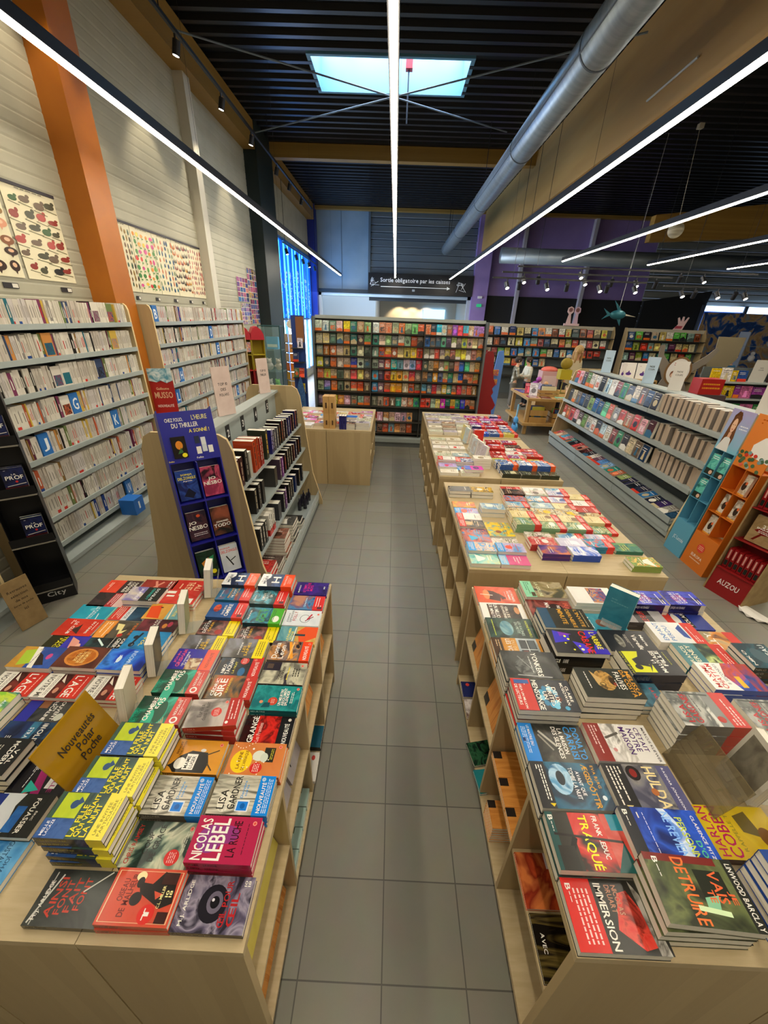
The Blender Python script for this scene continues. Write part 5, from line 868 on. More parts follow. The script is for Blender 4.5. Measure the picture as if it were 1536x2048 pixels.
flatbook('novel', .58, cy(2)+.02, .09, 1, .12, .19, .015, '14302a', [('r', 0, 0, 1, 1, '10281e 2a5a3a 0c1c18:14:3')], 'dark green novel at floor level', R_+.2)
flatbook('novel', .585, cy(2)-.12, .09, 1, .11, .18, .015, '1f7d84', [('r', 0, 0, 1, 1, '1c7880 2a8c92:6:2'), ('l', .2, .6, .8, .8, 2, 'bfe4e4')], 'turquoise novel at floor level', R_+.15)
flatbook('novel', .6, cy(3)+.05, .09, 1, .11, .19, .02, '1c2458', [('r', 0, 0, 1, 1, '1a2254 2a3470:6:2'), ('e', .2, .2, .1, .06, 'd84a40')], 'navy novel at floor level in the last cubby', R_)
flatbook('novel', .6, cy(3)-.08, .09, 1, .12, .19, .02, '5a3a34', [('r', 0, 0, 1, 1, '5a3c36 8a7a74 d8d0cc:8:3')], 'brown portrait novel at floor level in the last cubby', R_)
# under the pocket thrillers: yellow board, orange drawer front, birch bags, mint boxes
leaning(-.345, cy(0, .335)+.01, .423, .3, .27, PI/2, 16, 'cfc05a', [('r', 0, 0, 1, 1, 'c8b850 d4c664:6:2'), ('p', [(.2, .3), (.35, .3), (.3, .5)], '3a4a24')], 'yellow hardback leaning in the first cubby by the aisle', .03)
leaning(-.34, cy(0, .335), .092, .3, .24, PI/2, 18, 'c07a34', ORB[:1], 'orange-brown board leaning at floor level in the first cubby', .014)
for i in range(2): leaning(-.34, cy(1, .335)-.08+.165*i, .423, .15, .24, PI/2, 17, 'a8a0a4', [('r', 0, 0, 1, 1, 'a09aa0 b4aeb2:6:2:streak'), ('s', (.3, .2), (.4, .8), .006, '2a2624'), ('s', (.35, .5), (.6, .75), .005, '2a2624'), ('s', (.38, .6), (.2, .8), .005, '2a2624')], ('near', 'far')[i]+'er lilac-grey bare-tree cover leaning in the second cubby', .016)
for i in range(4): flatbook('novel', -.40, cy(1, .335)-.11+.105*i if 0 else cy(1, .335)-.115+.107*i*.72, .09+.0145*i if 0 else .09, 1, .075, .17, .03+.004*i, 'a8c4bc', [('r', 0, .7, 1, 1, 'e4e8e4'), ('e', .5, .82, .09, .05, 'd8504a'), ('r', .7, .2, 1, .5, '3a4a2c')], ordn(i)+' mint-green box set at floor level in the second cubby', PI/2)
leaning(-.34, cy(2, .335), .423, .2, .27, PI/2, 14, 'd89448', ORB, 'orange wood-grain board leaning in the third cubby by the aisle')
leaning(-.34, cy(3, .335), .423, .2, .27, PI/2, 14, 'd89448', ORB, 'orange wood-grain board leaning in the fourth cubby by the aisle')
flatbook('novel', -.39, cy(2, .335)-.08, .09, 1, .14, .18, .02, 'e0dcd4', [('e', .5, .5, .3, .3, '1a1716'), ('e', .8, .15, .09, .05, 'd8504a')], 'white cover with a black fur ball at floor level', PI/2)
flatbook('novel', -.39, cy(2, .335)+.07, .09, 1, .12, .18, .03, '1c2024', [('e', .7, .85, .09, .05, 'd8504a'), ('r', 0, 0, 1, .6, '1f5a70')], 'black and blue cover at floor level behind the fur ball', PI/2)
# ================================================================== the farther tables: generic printed covers, no readable titles
def gen(pic, title, band=None, seed=0, frame=None):
    r = random.Random(seed*13+5); e = [('r', 0, 0, 1, 1, pic+':%d:%d' % (r.choice([10, 14, 20, 26]), seed % 17))] if ' ' in pic else []
    if frame: e += [('r', 0, .02, 1, .3, frame), ('r', 0, .9, 1, 1, frame)]
    k = seed % 4
    if k == 0: e.append(('e', r.uniform(.35, .65), r.uniform(.35, .5), r.uniform(.18, .3), r.uniform(.1, .18), title))
    if k == 1: e.append(('p', [(r.uniform(0, .3), .2), (r.uniform(.6, 1), .25), (r.uniform(.5, .8), .5), (r.uniform(.1, .4), .55)], title))
    v = r.uniform(.7, .82)
    for i in range(r.choice([1, 2, 2, 3])):
        u = r.uniform(.08, .2); L = r.uniform(.45, .75); e += [('l', u, v-.075, min(u+L, .95), v, 1, title)]; v -= .1
    if band: e += [('r', 0, 0, 1, .27, band), ('l', .08, .05, .9, .22, 3, 'f6e6dc')]
    return e
# code: (words, base, picture, title ink, band)
PAL = dict(
 tq=('pale turquoise', '7ac0b8', '6ab8b0 9ad4c8 c8d8a8', 'f4f2e8', None), pk=('sky blue and pink', 'd8508a', 'd84a84 e06a9a', 'f4f0ee', '8ac4ea'),
 sb=('sky blue street-scene', '5aa8dc', '4a9ad8 e0b088 d8d4c8 5a8ab8', 'f4f2ee', '3aa0e8'), lv=('lavender and blue', '9a9ad8', '8a8ad0 c8b8d8 6a9ad0', 'e8503a', '3a9ae0'),
 ot=('navy and orange', 'd8643a', '1c3a68 d8643a 2a8ac0', '3ab0e0', None), wf=('white floral', 'ece8e0', 'ece8e0 d8c8c0 8a9a6a', '6a5a50', None),
 rk=('red-stripped black', '2c2a28', '262422 3a3632 6a4a34', 'd8b88a', 'd23a30'), yl=('yellow and teal', 'e8c818', 'e8cc20 d8b010 4aa8a0', '8a4a20', None),
 yo=('golden yellow and orange', 'e0a82a', 'e8c030 d8862a c86a3a', 'f4ead0', None), rw=('red and white', 'd83a34', 'eceae4 d8d4cc', '4a3a36', 'd83a34'),
 sk=('grey-blue sky', '8ab0cc', '7aa0c0 b8c8c8 6a7a58', 'f0ece0', None), bk=('black', '22211f', '1c1b1a 34302c 4a3c30', 'e8dcc8', None),
 ky=('black and yellow', '26231e', '26231e e0b020 3a342a', 'f0e4c0', None), cr=('red-stripped cream', 'e8d8a0', 'ecdcac e0cc90 d8c890', '8a6a4a', 'd03028'),
 gp=('red-stripped green palm', '7aa078', '8ab0a8 6a8a50 c8c898 4a6a4a', 'f0ecdc', 'd03028'), cf=('sepia street-cafe', 'b89a6a', 'c8ac7a 8a6a3a e8dcb8 4a3c28', 'e8b81c', None),
 bl=('blue and peach', '4a8ab8', '3a78b0 8ab8cc e0b890', 'f4f2ee', 'd83a34'), pr=('purple', '4a2a78', '3a1f6a 5a3488 c86a4a', 'e8d8c0', None),
 ib=('cobalt blue and white', '2a50b8', '2448b0 3a68d0 e8ecf4', 'f0f4fc', None), rt=('red and pale lettered', 'b83a3a', 'b83a3a c8504a d8b8a8', 'f4ece4', None),
 tr=('teal and red', '2a7a9c', '2a6a98 4a9ab8 d83a30', 'f4ece4', 'd83a34'), gn=('dark green', '2a6a58', '1f5a4a 3a7a68 6a9a5a', 'e8d85a', None),
 go=('green-orange landscape', '8aa050', 'd88a3a 8aa850 4a7a3a e8c060', 'f4ecd8', None), lw=('lavender white', 'd0cce0', 'd4d0e4 c4c0d8', 'f4f2f8', None),
 sw=('snow white', 'ecebe6', 'ecebe6 dcdad4', 'a8a49c', None), pb=('pink and pale blue', 'd8a0b0', 'd8a8b8 a8b8d8 e8dcd8', '3a4a8a', 'd03a30'),
 dk=('dark brown patterned', '3a2a24', '2c201c 5a3c30 8a6a58', 'd8b898', None), ob=('dark olive', '3c3e30', '34362a 4c4e3c 6a6a50', 'd0d0a8', None),
 bo=('orange-stripped blue', '3a5a9c', '34549a 5a80b8 c8d0d8 24386a', 'f0f0f0', 'e8602a'), yg=('yellow-green', 'd0c060', 'd8c060 a8b050 e8d890', '8a5a2a', 'd83a2c'),
 rr=('deep red', 'b02a24', 'a8241f c83a30 7a1c18', 'f4e0d8', 'c82a24'), rv=('red and violet', 'b82a3c', 'b8283a 6a2a7a e0d0d8', 'f4ecec', 'd8302c'),
 vi=('violet and magenta', '8a2a88', '7a2a88 b83a9a e8d8e8', 'f8f0f8', None), nb=('navy and white', '2a2f68', '262c68 e4e4ec 4a4a88', 'f4f4f8', 'd83a34'),
 cw=('cream', 'e6dfcc', 'e6dfcc d8cfb8 ece8dc', '9a8a6a', None), cg=('cream and sage', 'd8d4bc', 'd8d4c0 a8b090 e8e4d8', '6a6a50', None),
 rc=('white and red square', 'eae6de', 'eae6de e0dcd4', 'c83a34', None), gl=('grey-lilac', 'b0a8b0', 'b8b0b8 a098a8 ccc4c8', '5a5460', None),
 br=('warm brown', '8a6a50', '8a6a50 b89878 6a4a38', 'f0e4d0', None), vp=('lilac', 'a898d0', 'a898d0 c0b0e0', 'd83a6a', None), mg=('pink and royal blue', 'd83aa8', '2a4ac8 d83ab0 d83ab0', '4a1a68', None))
sd = [0]
def lay(tname, rows, ori='R', size=P_, name='paperback'):
    """rows: (y of the near edge, [(x, code, copies, thickness), ...]) counted from the near end"""
    for ri, (y, items) in enumerate(rows):
        for ci, (x, c, n, t) in enumerate(items):
            sd[0] += 1; w_, b_, p_, t_, bd = PAL[c]; w, h = size
            o = book(name, w, h, t, b_, gen(p_, t_, bd, sd[0]), (b_, ), [(0, .27, bd)] if bd else ())
            where = f'{ordn(ri)} row, {ordn(ci)} across, {tname}'
            for i in range(n):
                b = o if i == 0 else copy_tree(o); k = n-1-i
                b.location = (x+jr.uniform(-.003, .003), y+w/2+jr.uniform(-.002, .002), TZ+.0004+i*(t+.0013)); b.rotation_euler = (0, 0, (PI/2 if ori == 'L' else -PI/2)+jr.uniform(-.02, .02))
                tag(b, f'{w_} book, {where}' if k == 0 else f'{w_} book, {ordn(k)} down, {where}', 'book', f'{w_} books, {where}' if n > 1 else None)
a, b_, c_ = .618, .806, .995
X2 = [1.075, 1.262, 1.449, 1.636]
y0 = 1.985; P2 = .1148
rowy = lambda k, y=y0: y+P2*k
lay('middle table, aisle side', [
 (rowy(0), [(a, 'tq', 1, .028), (b_, 'pk', 1, .028)]), (rowy(1), [(a+.005, 'sb', 2, .024), (b_+.004, 'lv', 2, .024)]), (rowy(2), [(a, 'ot', 2, .02), (b_+.003, 'wf', 1, .02)]),
 (rowy(3), [(a+.004, 'ot', 1, .022), (b_, 'yl', 1, .03)]), (rowy(4), [(a-.002, 'rk', 1, .034), (b_+.006, 'yl', 1, .02)]), (rowy(5), [(a, 'rw', 1, .03)]),
 (rowy(6), [(a, 'lv', 1, .02), (b_+.01, 'sk', 2, .034)]), (rowy(7), [(a, 'yo', 1, .02)]), (rowy(9), [(a-.004, 'bk', 2, .03), (b_, 'ky', 2, .03)])], 'R', (.108, .182), 'pocket_book')
lay('middle table, outer side', [
 (rowy(.15), [(1.615, 'go', 2, .022)]), (rowy(.95), [(1.09, 'pr', 2, .024), (1.285, 'ib', 2, .024)]), (rowy(1.9), [(1.05, 'rt', 2, .024), (1.24, 'lw', 2, .024), (1.425, 'tr', 2, .024), (1.62, 'gn', 1, .026)]),
 (rowy(2.95), [(1.075, 'wf', 1, .02), (1.3, 'bl', 1, .02), (1.5, 'pb', 1, .02)]), (rowy(4.), [(1.02, 'gp', 3, .022), (1.207, 'gp', 2, .022), (1.394, 'gp', 2, .022), (1.58, 'gp', 1, .022)]),
 (rowy(5.), [(1.02, 'cr', 3, .022), (1.207, 'cr', 2, .022), (1.394, 'cr', 2, .022), (1.58, 'cr', 2, .022)]), (rowy(6.), [(1.03, 'cf', 2, .02), (1.217, 'cf', 2, .02), (1.404, 'cf', 2, .02), (1.59, 'cf', 1, .02)]),
 (rowy(7.), [(1.05, 'bl', 2, .02), (1.24, 'sk', 2, .02), (1.43, 'cr', 2, .02), (1.62, 'rr', 1, .02)]), (rowy(8.05), [(1.06, 'ot', 2, .02), (1.25, 'bl', 2, .02), (1.44, 'pb', 2, .02), (1.63, 'rw', 1, .02)]),
 (rowy(9.1), [(1.08, 'dk', 2, .024), (1.27, 'wf', 2, .024), (1.46, 'pb', 2, .024), (1.64, 'cr', 1, .024)]), (rowy(10.2), [(1.1, 'rr', 1, .02), (1.3, 'sw', 1, .02), (1.5, 'bl', 1, .02)])], 'L', (.108, .178), 'pocket_book')
y3 = 3.53
lay('third table, aisle side', [
 (rowy(0, y3), [(.592, 'cw', 1, .03), (.795, 'cg', 1, .034)]), (rowy(1, y3), [(.588, 'vp', 2, .024), (.775, 'lv', 1, .02)]), (rowy(2, y3), [(.585, 'rw', 4, .02), (.772, 'nb', 3, .022), (.95, 'cw', 4, .026)]),
 (rowy(3.05, y3), [(.59, 'cw', 2, .02), (.78, 'rr', 2, .02)]), (rowy(4.2, y3), [(.587, 'cg', 2, .02), (.775, 'sk', 2, .02)]), (rowy(5.4, y3), [(.587, 'cw', 1, .02), (.775, 'cw', 1, .02)]), (rowy(6.6, y3), [(.587, 'rc', 2, .02), (.775, 'rc', 2, .02)]), (rowy(8., y3), [(.587, 'cw', 2, .02), (.775, 'cw', 2, .02)]), (rowy(9.5, y3), [(.587, 'cg', 2, .02), (.775, 'cw', 2, .02)])], 'R', (.11, .178), 'small_book')
lay('third table, outer side', [
 (rowy(0, y3), [(1.19, 'ob', 2, .02), (1.378, 'ob', 2, .02), (1.565, 'ob', 2, .02)]), (rowy(1.05, y3), [(1.19, 'bo', 4, .022), (1.378, 'bo', 4, .022), (1.565, 'bo', 4, .022)]), (rowy(2.1, y3), [(1.185, 'bo', 3, .022), (1.373, 'bo', 3, .022), (1.56, 'bo', 3, .022)]),
 (rowy(3.15, y3), [(1.19, 'yg', 2, .022), (1.378, 'yg', 2, .022), (1.565, 'yg', 2, .022)]), (rowy(4.2, y3), [(1.19, 'rr', 2, .022), (1.378, 'rv', 2, .022), (1.565, 'rr', 3, .022)]), (rowy(5.3, y3), [(1.2, 'rr', 2, .022), (1.39, 'rc', 2, .022), (1.58, 'rv', 2, .022)]),
 (rowy(6.4, y3), [(1.22, 'rr', 3, .022), (1.41, 'rw', 2, .022), (1.59, 'rr', 2, .022)]), (rowy(7.6, y3), [(1.25, 'rv', 2, .022), (1.45, 'dk', 2, .022)]), (rowy(9.2, y3), [(1.25, 'rr', 2, .022), (1.45, 'rv', 2, .022)])], 'L', (.108, .178), 'small_book')
y4 = 5.0
lay('farthest table, aisle side', [(rowy(1.25*k, y4), [(.60, c, n, .02), (.79, d, n, .02), (.975, e, m, .02)]) for k, (c, d, e, n, m) in enumerate((('cg', 'gl', 'cw', 2, 2), ('cw', 'br', 'cg', 3, 4), ('gl', 'br', 'gl', 4, 5), ('br', 'gl', 'cw', 3, 4), ('gl', 'cw', 'gl', 3, 3), ('cw', 'cg', 'gl', 3, 3), ('gl', 'gl', 'cg', 3, 2), ('cg', 'gl', 'gl', 2, 2)))], 'R', (.11, .178), 'small_book')
lay('farthest table, outer side', [(rowy(1.15*k, y4), [(1.20, c, n, .02), (1.39, d, n, .02), (1.58, e, m, .02)]) for k, (c, d, e, n, m) in enumerate((('ib', 'bo', 'yg', 2, 2), ('rv', 'nb', 'bo', 2, 2), ('nb', 'rv', 'nb', 3, 2), ('vi', 'rr', 'nb', 3, 2), ('rv', 'nb', 'rr', 3, 3), ('rr', 'vi', 'rv', 3, 2), ('vi', 'rv', 'vi', 2, 2), ('vi', 'rv', 'nb', 2, 3)))], 'L', (.108, .178), 'small_book')
o = flatbook('paperback', .83, 3.60, TZ+.0365, 1, .11, .178, .03, PAL['mg'][1], [('r', 0, 0, 1, 1, 'd83ab0'), ('r', 0, 0, .999, .33, '2a4ac8'), ('e', .5, .62, .34, .17, '4a1a68'), ('l', .3, .56, .7, .68, 2, 'd83ab0')], 'pink and royal blue book lying across the cream pile', -PI/2+.04)
y5 = 5.08
lay('table with pine boxes', [(rowy(1.3*k, y5), [(x, c, n, .018) for x, c, n in zip((-1.34, -1.15, -.57 if k == 0 else -.96, -.38 if k == 0 else -.77, -.57, -.38), cs, ns)][:4 if k == 0 else 6]) for k, (cs, ns) in enumerate((('bl sw dk gl', (2, 2, 4, 5)), ('rv sw pb rr cw sb', (2, 1, 2, 2, 3, 2)), ('cr pk rw bl wf cg', (2, 2, 1, 2, 2, 2)), ('pb rr sw rt tq wf', (1, 2, 2, 1, 2, 2)), ('rw cr lv pb sw rw', (2, 1, 2, 2, 1, 1)), ('pk rw wf cr rt pb', (1, 2, 1, 2, 2, 1)), ('cw rr rw sw pb vi', (1, 1, 2, 1, 1, 2)))) for cs in [cs.split()]], 'R', (.11, .178), 'small_book')
# upright wooden display boxes and a few stand-up copies on those tables
M_box = wood('pine_box', '#b98f52', '#cda66a', .05, 2)
for i, (x, lab) in enumerate(((-.865, 'tall narrow pine display box, inner of two side by side'), (-.785, 'tall narrow pine display box, outer of two side by side'))):
    o = empty('wooden_box', (x, 5.10, TZ), lab, 'box')
    MB().box(-.038, 0, .0006, .038, .16, .42, M_box).build('case', o)
    mb = MB().box(-.005, -.004, .05, .012, -.0005, .11, '#4a2f18').box(-.006, -.004, .27, .014, -.0005, .34, '#4a2f18'); mb.build('finger_slot', o)
def spinebook(name, x, y, z, w, h, t, col, face, page=True, top=None, els=()):
    """book standing upright on a shelf, spine towards +x (face=1) or -x (face=-1), thickness along y"""
    o = book(name, w, h, t, col, list(els)) if page else None
    M_ = Matrix(((-face, 0, 0, x-face*w/2), (0, 0, face, y-(face*t/2)), (0, 1, 0, z+h/2), (0, 0, 0, 1)))
    o.matrix_world = M_; return o
for i in range(3):
    o = spinebook('paperback', -.66+.034*i, 5.17, TZ+.001, .11, .178, .03, '2a2a6a', 1); o.matrix_world = Matrix.Translation((-.69+.033*i, 5.13, TZ+.002+.089)) @ Matrix.Rotation(PI/2, 4, 'Z') @ Matrix.Rotation(PI/2, 4, 'X') @ Matrix.Rotation(0, 4, 'Z')
    tag(o, ('navy book standing against the pine boxes, nearest them', 'navy book standing by the pine boxes, middle of three', 'navy book standing by the pine boxes, farthest from them')[i], 'book', 'navy books by the pine boxes')
flatbook('paperback', -.55, 5.27, TZ+.10, 1, .12, .17, .035, '2a6ac0', [('r', 0, 0, 1, 1, '2262b8 3a7ad0:6:2')], 'bright blue thick book lying on the cluttered oak table', -PI/2)
for i, (x, y, c, lab) in enumerate(((1.0, 3.95, 'cfc8d8', 'pale lilac book standing upright on the third oak table'), (.985, 4.09, 'd8d4dc', 'white-grey book standing upright beside the lilac one'), (.955, 4.22, 'c8d4e0', 'ice-blue book standing upright on the third oak table'), (.955, 4.36, 'd8d8d0', 'chalk-white book standing upright on the third oak table'), (.94, 4.66, 'b8d0d8', 'pale teal book standing on the third oak table, farthest upright'), (.93, 4.8, 'd8cc88', 'straw-yellow book leaning at the end of the third oak table'))):
    upright('paperback', x, y, -PI/2+.25, .11, .178, .03, c, [('r', .1, .1, .9, .9, c+' b8b0b0:12:%d' % i)], lab)
upright('paperback', 1.04, 4.5, -.15, .11, .2, .05, 'c82a20', [('r', 0, 0, 1, 1, 'c82a20 d83a2c:6:2')], 'red thick book standing upright on the third oak table')
# ================================================================== books on the shelving
def fbook(name, w, h, t, base, els):
    mb = MB(); B = ink(base)
    mb.box(-w/2+.001, -h/2+.0015, .0008, w/2-.0015, h/2-.0015, t-.0008, M_page)
    mb.box(-w/2, -h/2, t-.0008, w/2, h/2, t, B).box(-w/2, -h/2, 0, w/2, h/2, .0008, B).box(-w/2, -h/2, .0008, -w/2+.0008, h/2, t-.0008, B)
    face_layers(mb, els, w, h, t, Matrix.Translation((-w/2, -h/2, 0)), .0002)
    return mb.build(name)
def stand_up(o, x, y, z, h, t, rz, tilt=8.):
    o.matrix_world = Matrix.Translation((x, y, z+.0006+t*.0)) @ Matrix.Rotation(rz, 4, 'Z') @ Matrix.Rotation(math.radians(90-tilt), 4, 'X') @ Matrix.Translation((0, h/2, 0))
    return o
def shade(c, f):
    c = c.lstrip('#'); c = ''.join(q*2 for q in c) if len(c) == 3 else c
    return ''.join('%02x' % max(0, min(255, int(int(c[i:i+2], 16)*f))) for i in (0, 2, 4))
def full(c): return ''.join(q*2 for q in c) if len(c) == 3 else c
def hue(c):
    c = full(c); r, g, b = [int(c[i:i+2], 16)/255 for i in (0, 2, 4)]; mx, mn = max(r, g, b), min(r, g, b)
    if mx-mn < .12: return 'white' if mx > .72 else 'pale grey' if mx > .55 else 'grey' if mx > .32 else 'black'
    import colorsys
    h, s, v = colorsys.rgb_to_hsv(r, g, b); h *= 360
    n = 'red' if h < 14 or h > 340 else 'orange' if h < 36 else 'yellow' if h < 66 else 'green' if h < 160 else 'teal' if h < 200 else 'blue' if h < 250 else 'violet' if h < 290 else 'pink'
    if n == 'orange' and v < .62: n = 'brown'
    if n in ('orange', 'yellow') and s < .4: n = 'beige'
    if n == 'red' and s < .45: n = 'rose'
    return ('dark ' if v < .4 else 'pale ' if s < .3 and v > .6 and n not in ('beige',) else '')+n
def pic(c, i, r):
    """small face-out cover: ground colour, a picture block and title bars"""
    alt = r.choice(['e8e4d8', '2a2a2c', shade(full(c), .55), shade(full(c), 1.45), 'd86a3a', '3a6a8a', 'c8b890'])
    e = [('r', 0, 0, 1, 1, f'{shade(full(c), .85)} {full(c)} {shade(full(c), 1.2)}:{r.choice([12, 18, 26])}:{i % 9}')]
    k = r.randrange(5)
    if k == 0: e.append(('e', .5, .4, .3, .2, alt))
    elif k == 1: e.append(('p', [(0, 0), (1, 0), (1, r.uniform(.2, .4)), (.6, r.uniform(.3, .55)), (0, r.uniform(.15, .4))], alt))
    elif k == 2: e.append(('r', .15, .15, .85, .55, f'{full(c)} {alt} {shade(alt, .7)}:30:{i % 7}'))
    elif k == 3: e += [('p', [(.3, .1), (.7, .1), (.6, .5), (.4, .5)], alt), ('e', .5, .55, .12, .08, alt)]
    else: e.append(('r', 0, 0, 1, .26, r.choice(['d8402c', 'e8762a', alt])))
    ti = 'f2eee2' if sum(int(full(c)[j:j+2], 16) for j in (0, 2, 4)) < 420 else '3a3430'
    for q in range(r.choice([1, 2, 2])): e.append(('l', .12, .74-.13*q, r.uniform(.6, .92), .84-.13*q, 1, ti))
    if r.random() < .4: e.append(('l', .2, .92, .8, .95, 1, ti))
    return e
rr = random.Random(11)
RACK = [
 'bcb bcc 687 dbb dc3 376 a86 9b8|cdd b75 c86 9a8 c74 9b8 6a6 c64|c86 345 2ac abb 754 84a c34 4ac ca8 a8c b8d',
 'bb9 dc8 465 bb8 875 377 433 6a6|387 a98 8a7 566 bba 8a8 a42 765|36a 765 456 5a8 657 9a6 876 bc4 b98 cb8 ba9',
 '787 a62 b63 cba a96 365 bb9 565|8a9 c52 c93 a52 a96 cb5 db3 c42|997 876 b43 877 a94 a65 cc4 cb3 a98 b76 c95',
 'cc3 344 a52 cba 987 34a bcb 566|787 645 c53 2aa 69a dcd 9ad b34|565 ba8 c83 876 8a6 654 b76 25a 4a7 ba8 b95',
 'b64 cc5 ba8 454 986 b44 cb6 765|5ac 434 c42 ca2 d92 cb8 b34 876|c96 456 d92 458 bb8 396 ba7 25b b75 c86 a95',
 '897 98c c74 565 986 c53 b42 654|38b 867 a64 d92 d92 ba8 c52 775|6ac 567 a34 988 ca4 387 865 b34 987 c64 a85',
 '656 8a7 cc3 c84 c9a 776 8a9 b76|665 987 b53 654 387 ca9 b75 4a7|c32 c54 787 cb6 c3b 376 ca4 496 33b b75 a86',
 '765 987 b54 a86 876 b76 ca9 654|b43 c9a b85 b98 dbc a89 c96 b64|c8a a76 b98 a45 987 c54 b76 876 965 a87 ba8',
 '567 6a9 c63 9ac 987 876 b85 a64|789 865 b54 8ab c85 a87 b53 976|987 a65 6a9 c54 b76 8a6 c96 765 b85 a54 876']
rp = random.Random(23); n_ = 0
for ri, row in enumerate(RACK):
    ci = 0
    for bay, (xa, xb) in zip(row.split('|'), ((-1.335, -.395), (-.372, .492), (.512, 1.49))):
        cs = bay.split(); pitch = (xb-xa)/len(cs)
        for j, c in enumerate(cs):
            x = xa+pitch*(j+.5); n_ += 1; vis = not (ri >= 7 and (x < -.42 or x > .42)) and not (ri == 6 and x > 1.45)
            if vis:
                w = min(pitch*.93, rp.uniform(.098, .112)); h = rp.uniform(.152, .161); t = rp.uniform(.016, .05)
                o = fbook('display_paperback', w, h, t, full(c), pic(c, n_, rp))
                stand_up(o, x+rp.uniform(-.003, .003), 7.02+.10, RZ[ri]-.0072, h, t, rp.uniform(-.03, .03), 9)
                tag(o, f'{hue(c)} paperback facing out, {ordn(ci)} along, {ordn(ri)} row down the dark rack', 'book', 'paperbacks facing out on the dark rack')
            ci += 1
# ---- numbered gondola: thick thrillers, spines towards the aisle
def thriller(y, z, t, w, h, c, lab, x=-1.055, els=None, band=None):
    mb = MB(); B = ink(c)
    mb.box(.0015, .001, .0015, w-.001, t-.001, h-.0015, M_page)
    mb.box(0, 0, 0, w, .0012, h, B).box(0, t-.0012, 0, w, t, h, B).box(w-.001, .0012, 0, w, t-.0012, h, B)
    if band: mb.add([(w+.0006, 0, 0), (w+.0006, t, 0), (w+.0006, t, h*band[0]), (w+.0006, 0, h*band[0])], [(0, 1, 2, 3)], ink(band[1])); mb.add([(0, -.0005, 0), (w, -.0005, 0), (w, -.0005, h*band[0]), (0, -.0005, h*band[0])], [(0, 1, 2, 3)], ink(band[1]))
    if els:
        r = random.Random(int(y*1000)); a = h*.2
        while a < h*.85:
            L = r.uniform(.02, .06); mb.add([(w+.0007, t*.35, a), (w+.0007, t*.62, a), (w+.0007, t*.62, a+L), (w+.0007, t*.35, a+L)], [(0, 1, 2, 3)], ink(els)); a += L+.008
    o = mb.build('thriller_novel', None, False, (x-w, y, z+.0006)); tag(o, lab, 'book', 'thick thrillers on the numbered gondola'); return o
G1 = [(2.80, .05, .15, .215, '3a1416', 'a89078'), (2.851, .05, .15, .215, '3a1416', 'a89078'), (2.93, .06, .15, .235, '1c1b1a', '8a8478'), (2.995, .05, .15, .2, 'a8a498', None), (3.08, .06, .15, .25, 'a83a18', '3a1a10'), (3.141, .055, .15, .25, 'b03c1a', '3a1a10'), (3.2, .045, .15, .235, '8a1c1a', 'd8b8a8'), (3.246, .03, .14, .22, '8a1c1a', 'd8b8a8'), (3.33, .06, .15, .25, '2c3428', 'd8a83a'), (3.45, .045, .14, .215, '26246a', 'b8b4d8'), (3.496, .035, .14, .2, '3a3a48', 'b8b4c8'), (3.535, .035, .14, .195, '55555e', 'd8d8d0'), (3.6, .04, .13, .19, '5a5a60', 'b8b4a8'), (3.66, .03, .13, .2, '241c1c', 'b87a3a'), (3.72, .05, .14, .215, '1f1a1c', 'a83a2a'), (3.78, .04, .13, .2, '3a1c1c', 'd8c8b8'), (3.86, .04, .13, .19, '22202a', 'b8b8c8'), (3.93, .045, .13, .19, '2a2a58', 'c8c8e0'), (4.0, .04, .13, .185, '1c2048', 'b8503a'), (4.08, .04, .13, .18, '2c1c20', 'c8a888'), (4.16, .045, .13, .19, '23234a', 'c8503a'), (4.23, .04, .13, .18, '2a2024', 'b8a898')]
G2 = [(2.95, .05, .15, .2, '1b1a1a', 'b8a888'), (3.02, .055, .15, .21, '211f1e', '8a8478'), (3.1, .05, .15, .2, '2a2828', None), (3.38, .07, .15, .18, '3a3836', None), (3.52, .05, .14, .2, '4a3a4a', 'b8a0b0'), (3.58, .05, .14, .19, '6a2a7a', 'd8b8e0'), (3.66, .045, .13, .19, '2c2024', 'b83a2a'), (3.74, .045, .13, .2, '1e1c1e', 'c8c0b0'), (3.8, .045, .13, .2, '1e1c1e', 'c8c0b0'), (3.87, .045, .13, .2, '1e1c1e', 'c8c0b0'), (3.95, .04, .13, .18, '3a1a20', 'c8a090'), (4.03, .04, .13, .19, '25233a', 'c8c8d8'), (4.12, .04, .13, .18, '2a1c1c', 'b85a3a'), (4.2, .04, .13, .18, '1c1c22', 'a8a8a8')]
G3 = [(2.80, .04, .15, .2, 'e2ded2', '3a3a3a', (.24, 'b8281f')), (2.9, .05, .15, .2, '1b1a19', 'd8d0c0'), (2.951, .05, .15, .2, '1b1a19', 'd8d0c0'), (3.002, .05, .15, .2, '1b1a19', 'd8d0c0'), (3.09, .045, .15, .195, 'e2ded2', '4a4a4a', (.3, 'c02a20')), (3.136, .045, .15, .195, 'e2ded2', '4a4a4a', (.3, 'c02a20')), (3.182, .045, .15, .195, 'e2ded2', '4a4a4a', (.3, 'c02a20')), (3.32, .08, .14, .17, '34343a', None), (3.46, .05, .14, .19, '2a2a2e', 'a8a4a0'), (3.52, .05, .14, .19, '5a2a68', 'd0b0d8'), (3.62, .045, .13, .2, '1e1c1e', 'b8b0a0'), (3.68, .045, .13, .2, '1e1c1e', 'b8b0a0'), (3.74, .045, .13, .2, '201c1c', 'b8b0a0'), (3.84, .06, .13, .19, '1c2c5a', None), (3.98, .05, .13, .19, '1f1c20', 'b8a888'), (4.1, .05, .13, .19, '22242c', 'b8b8b8')]
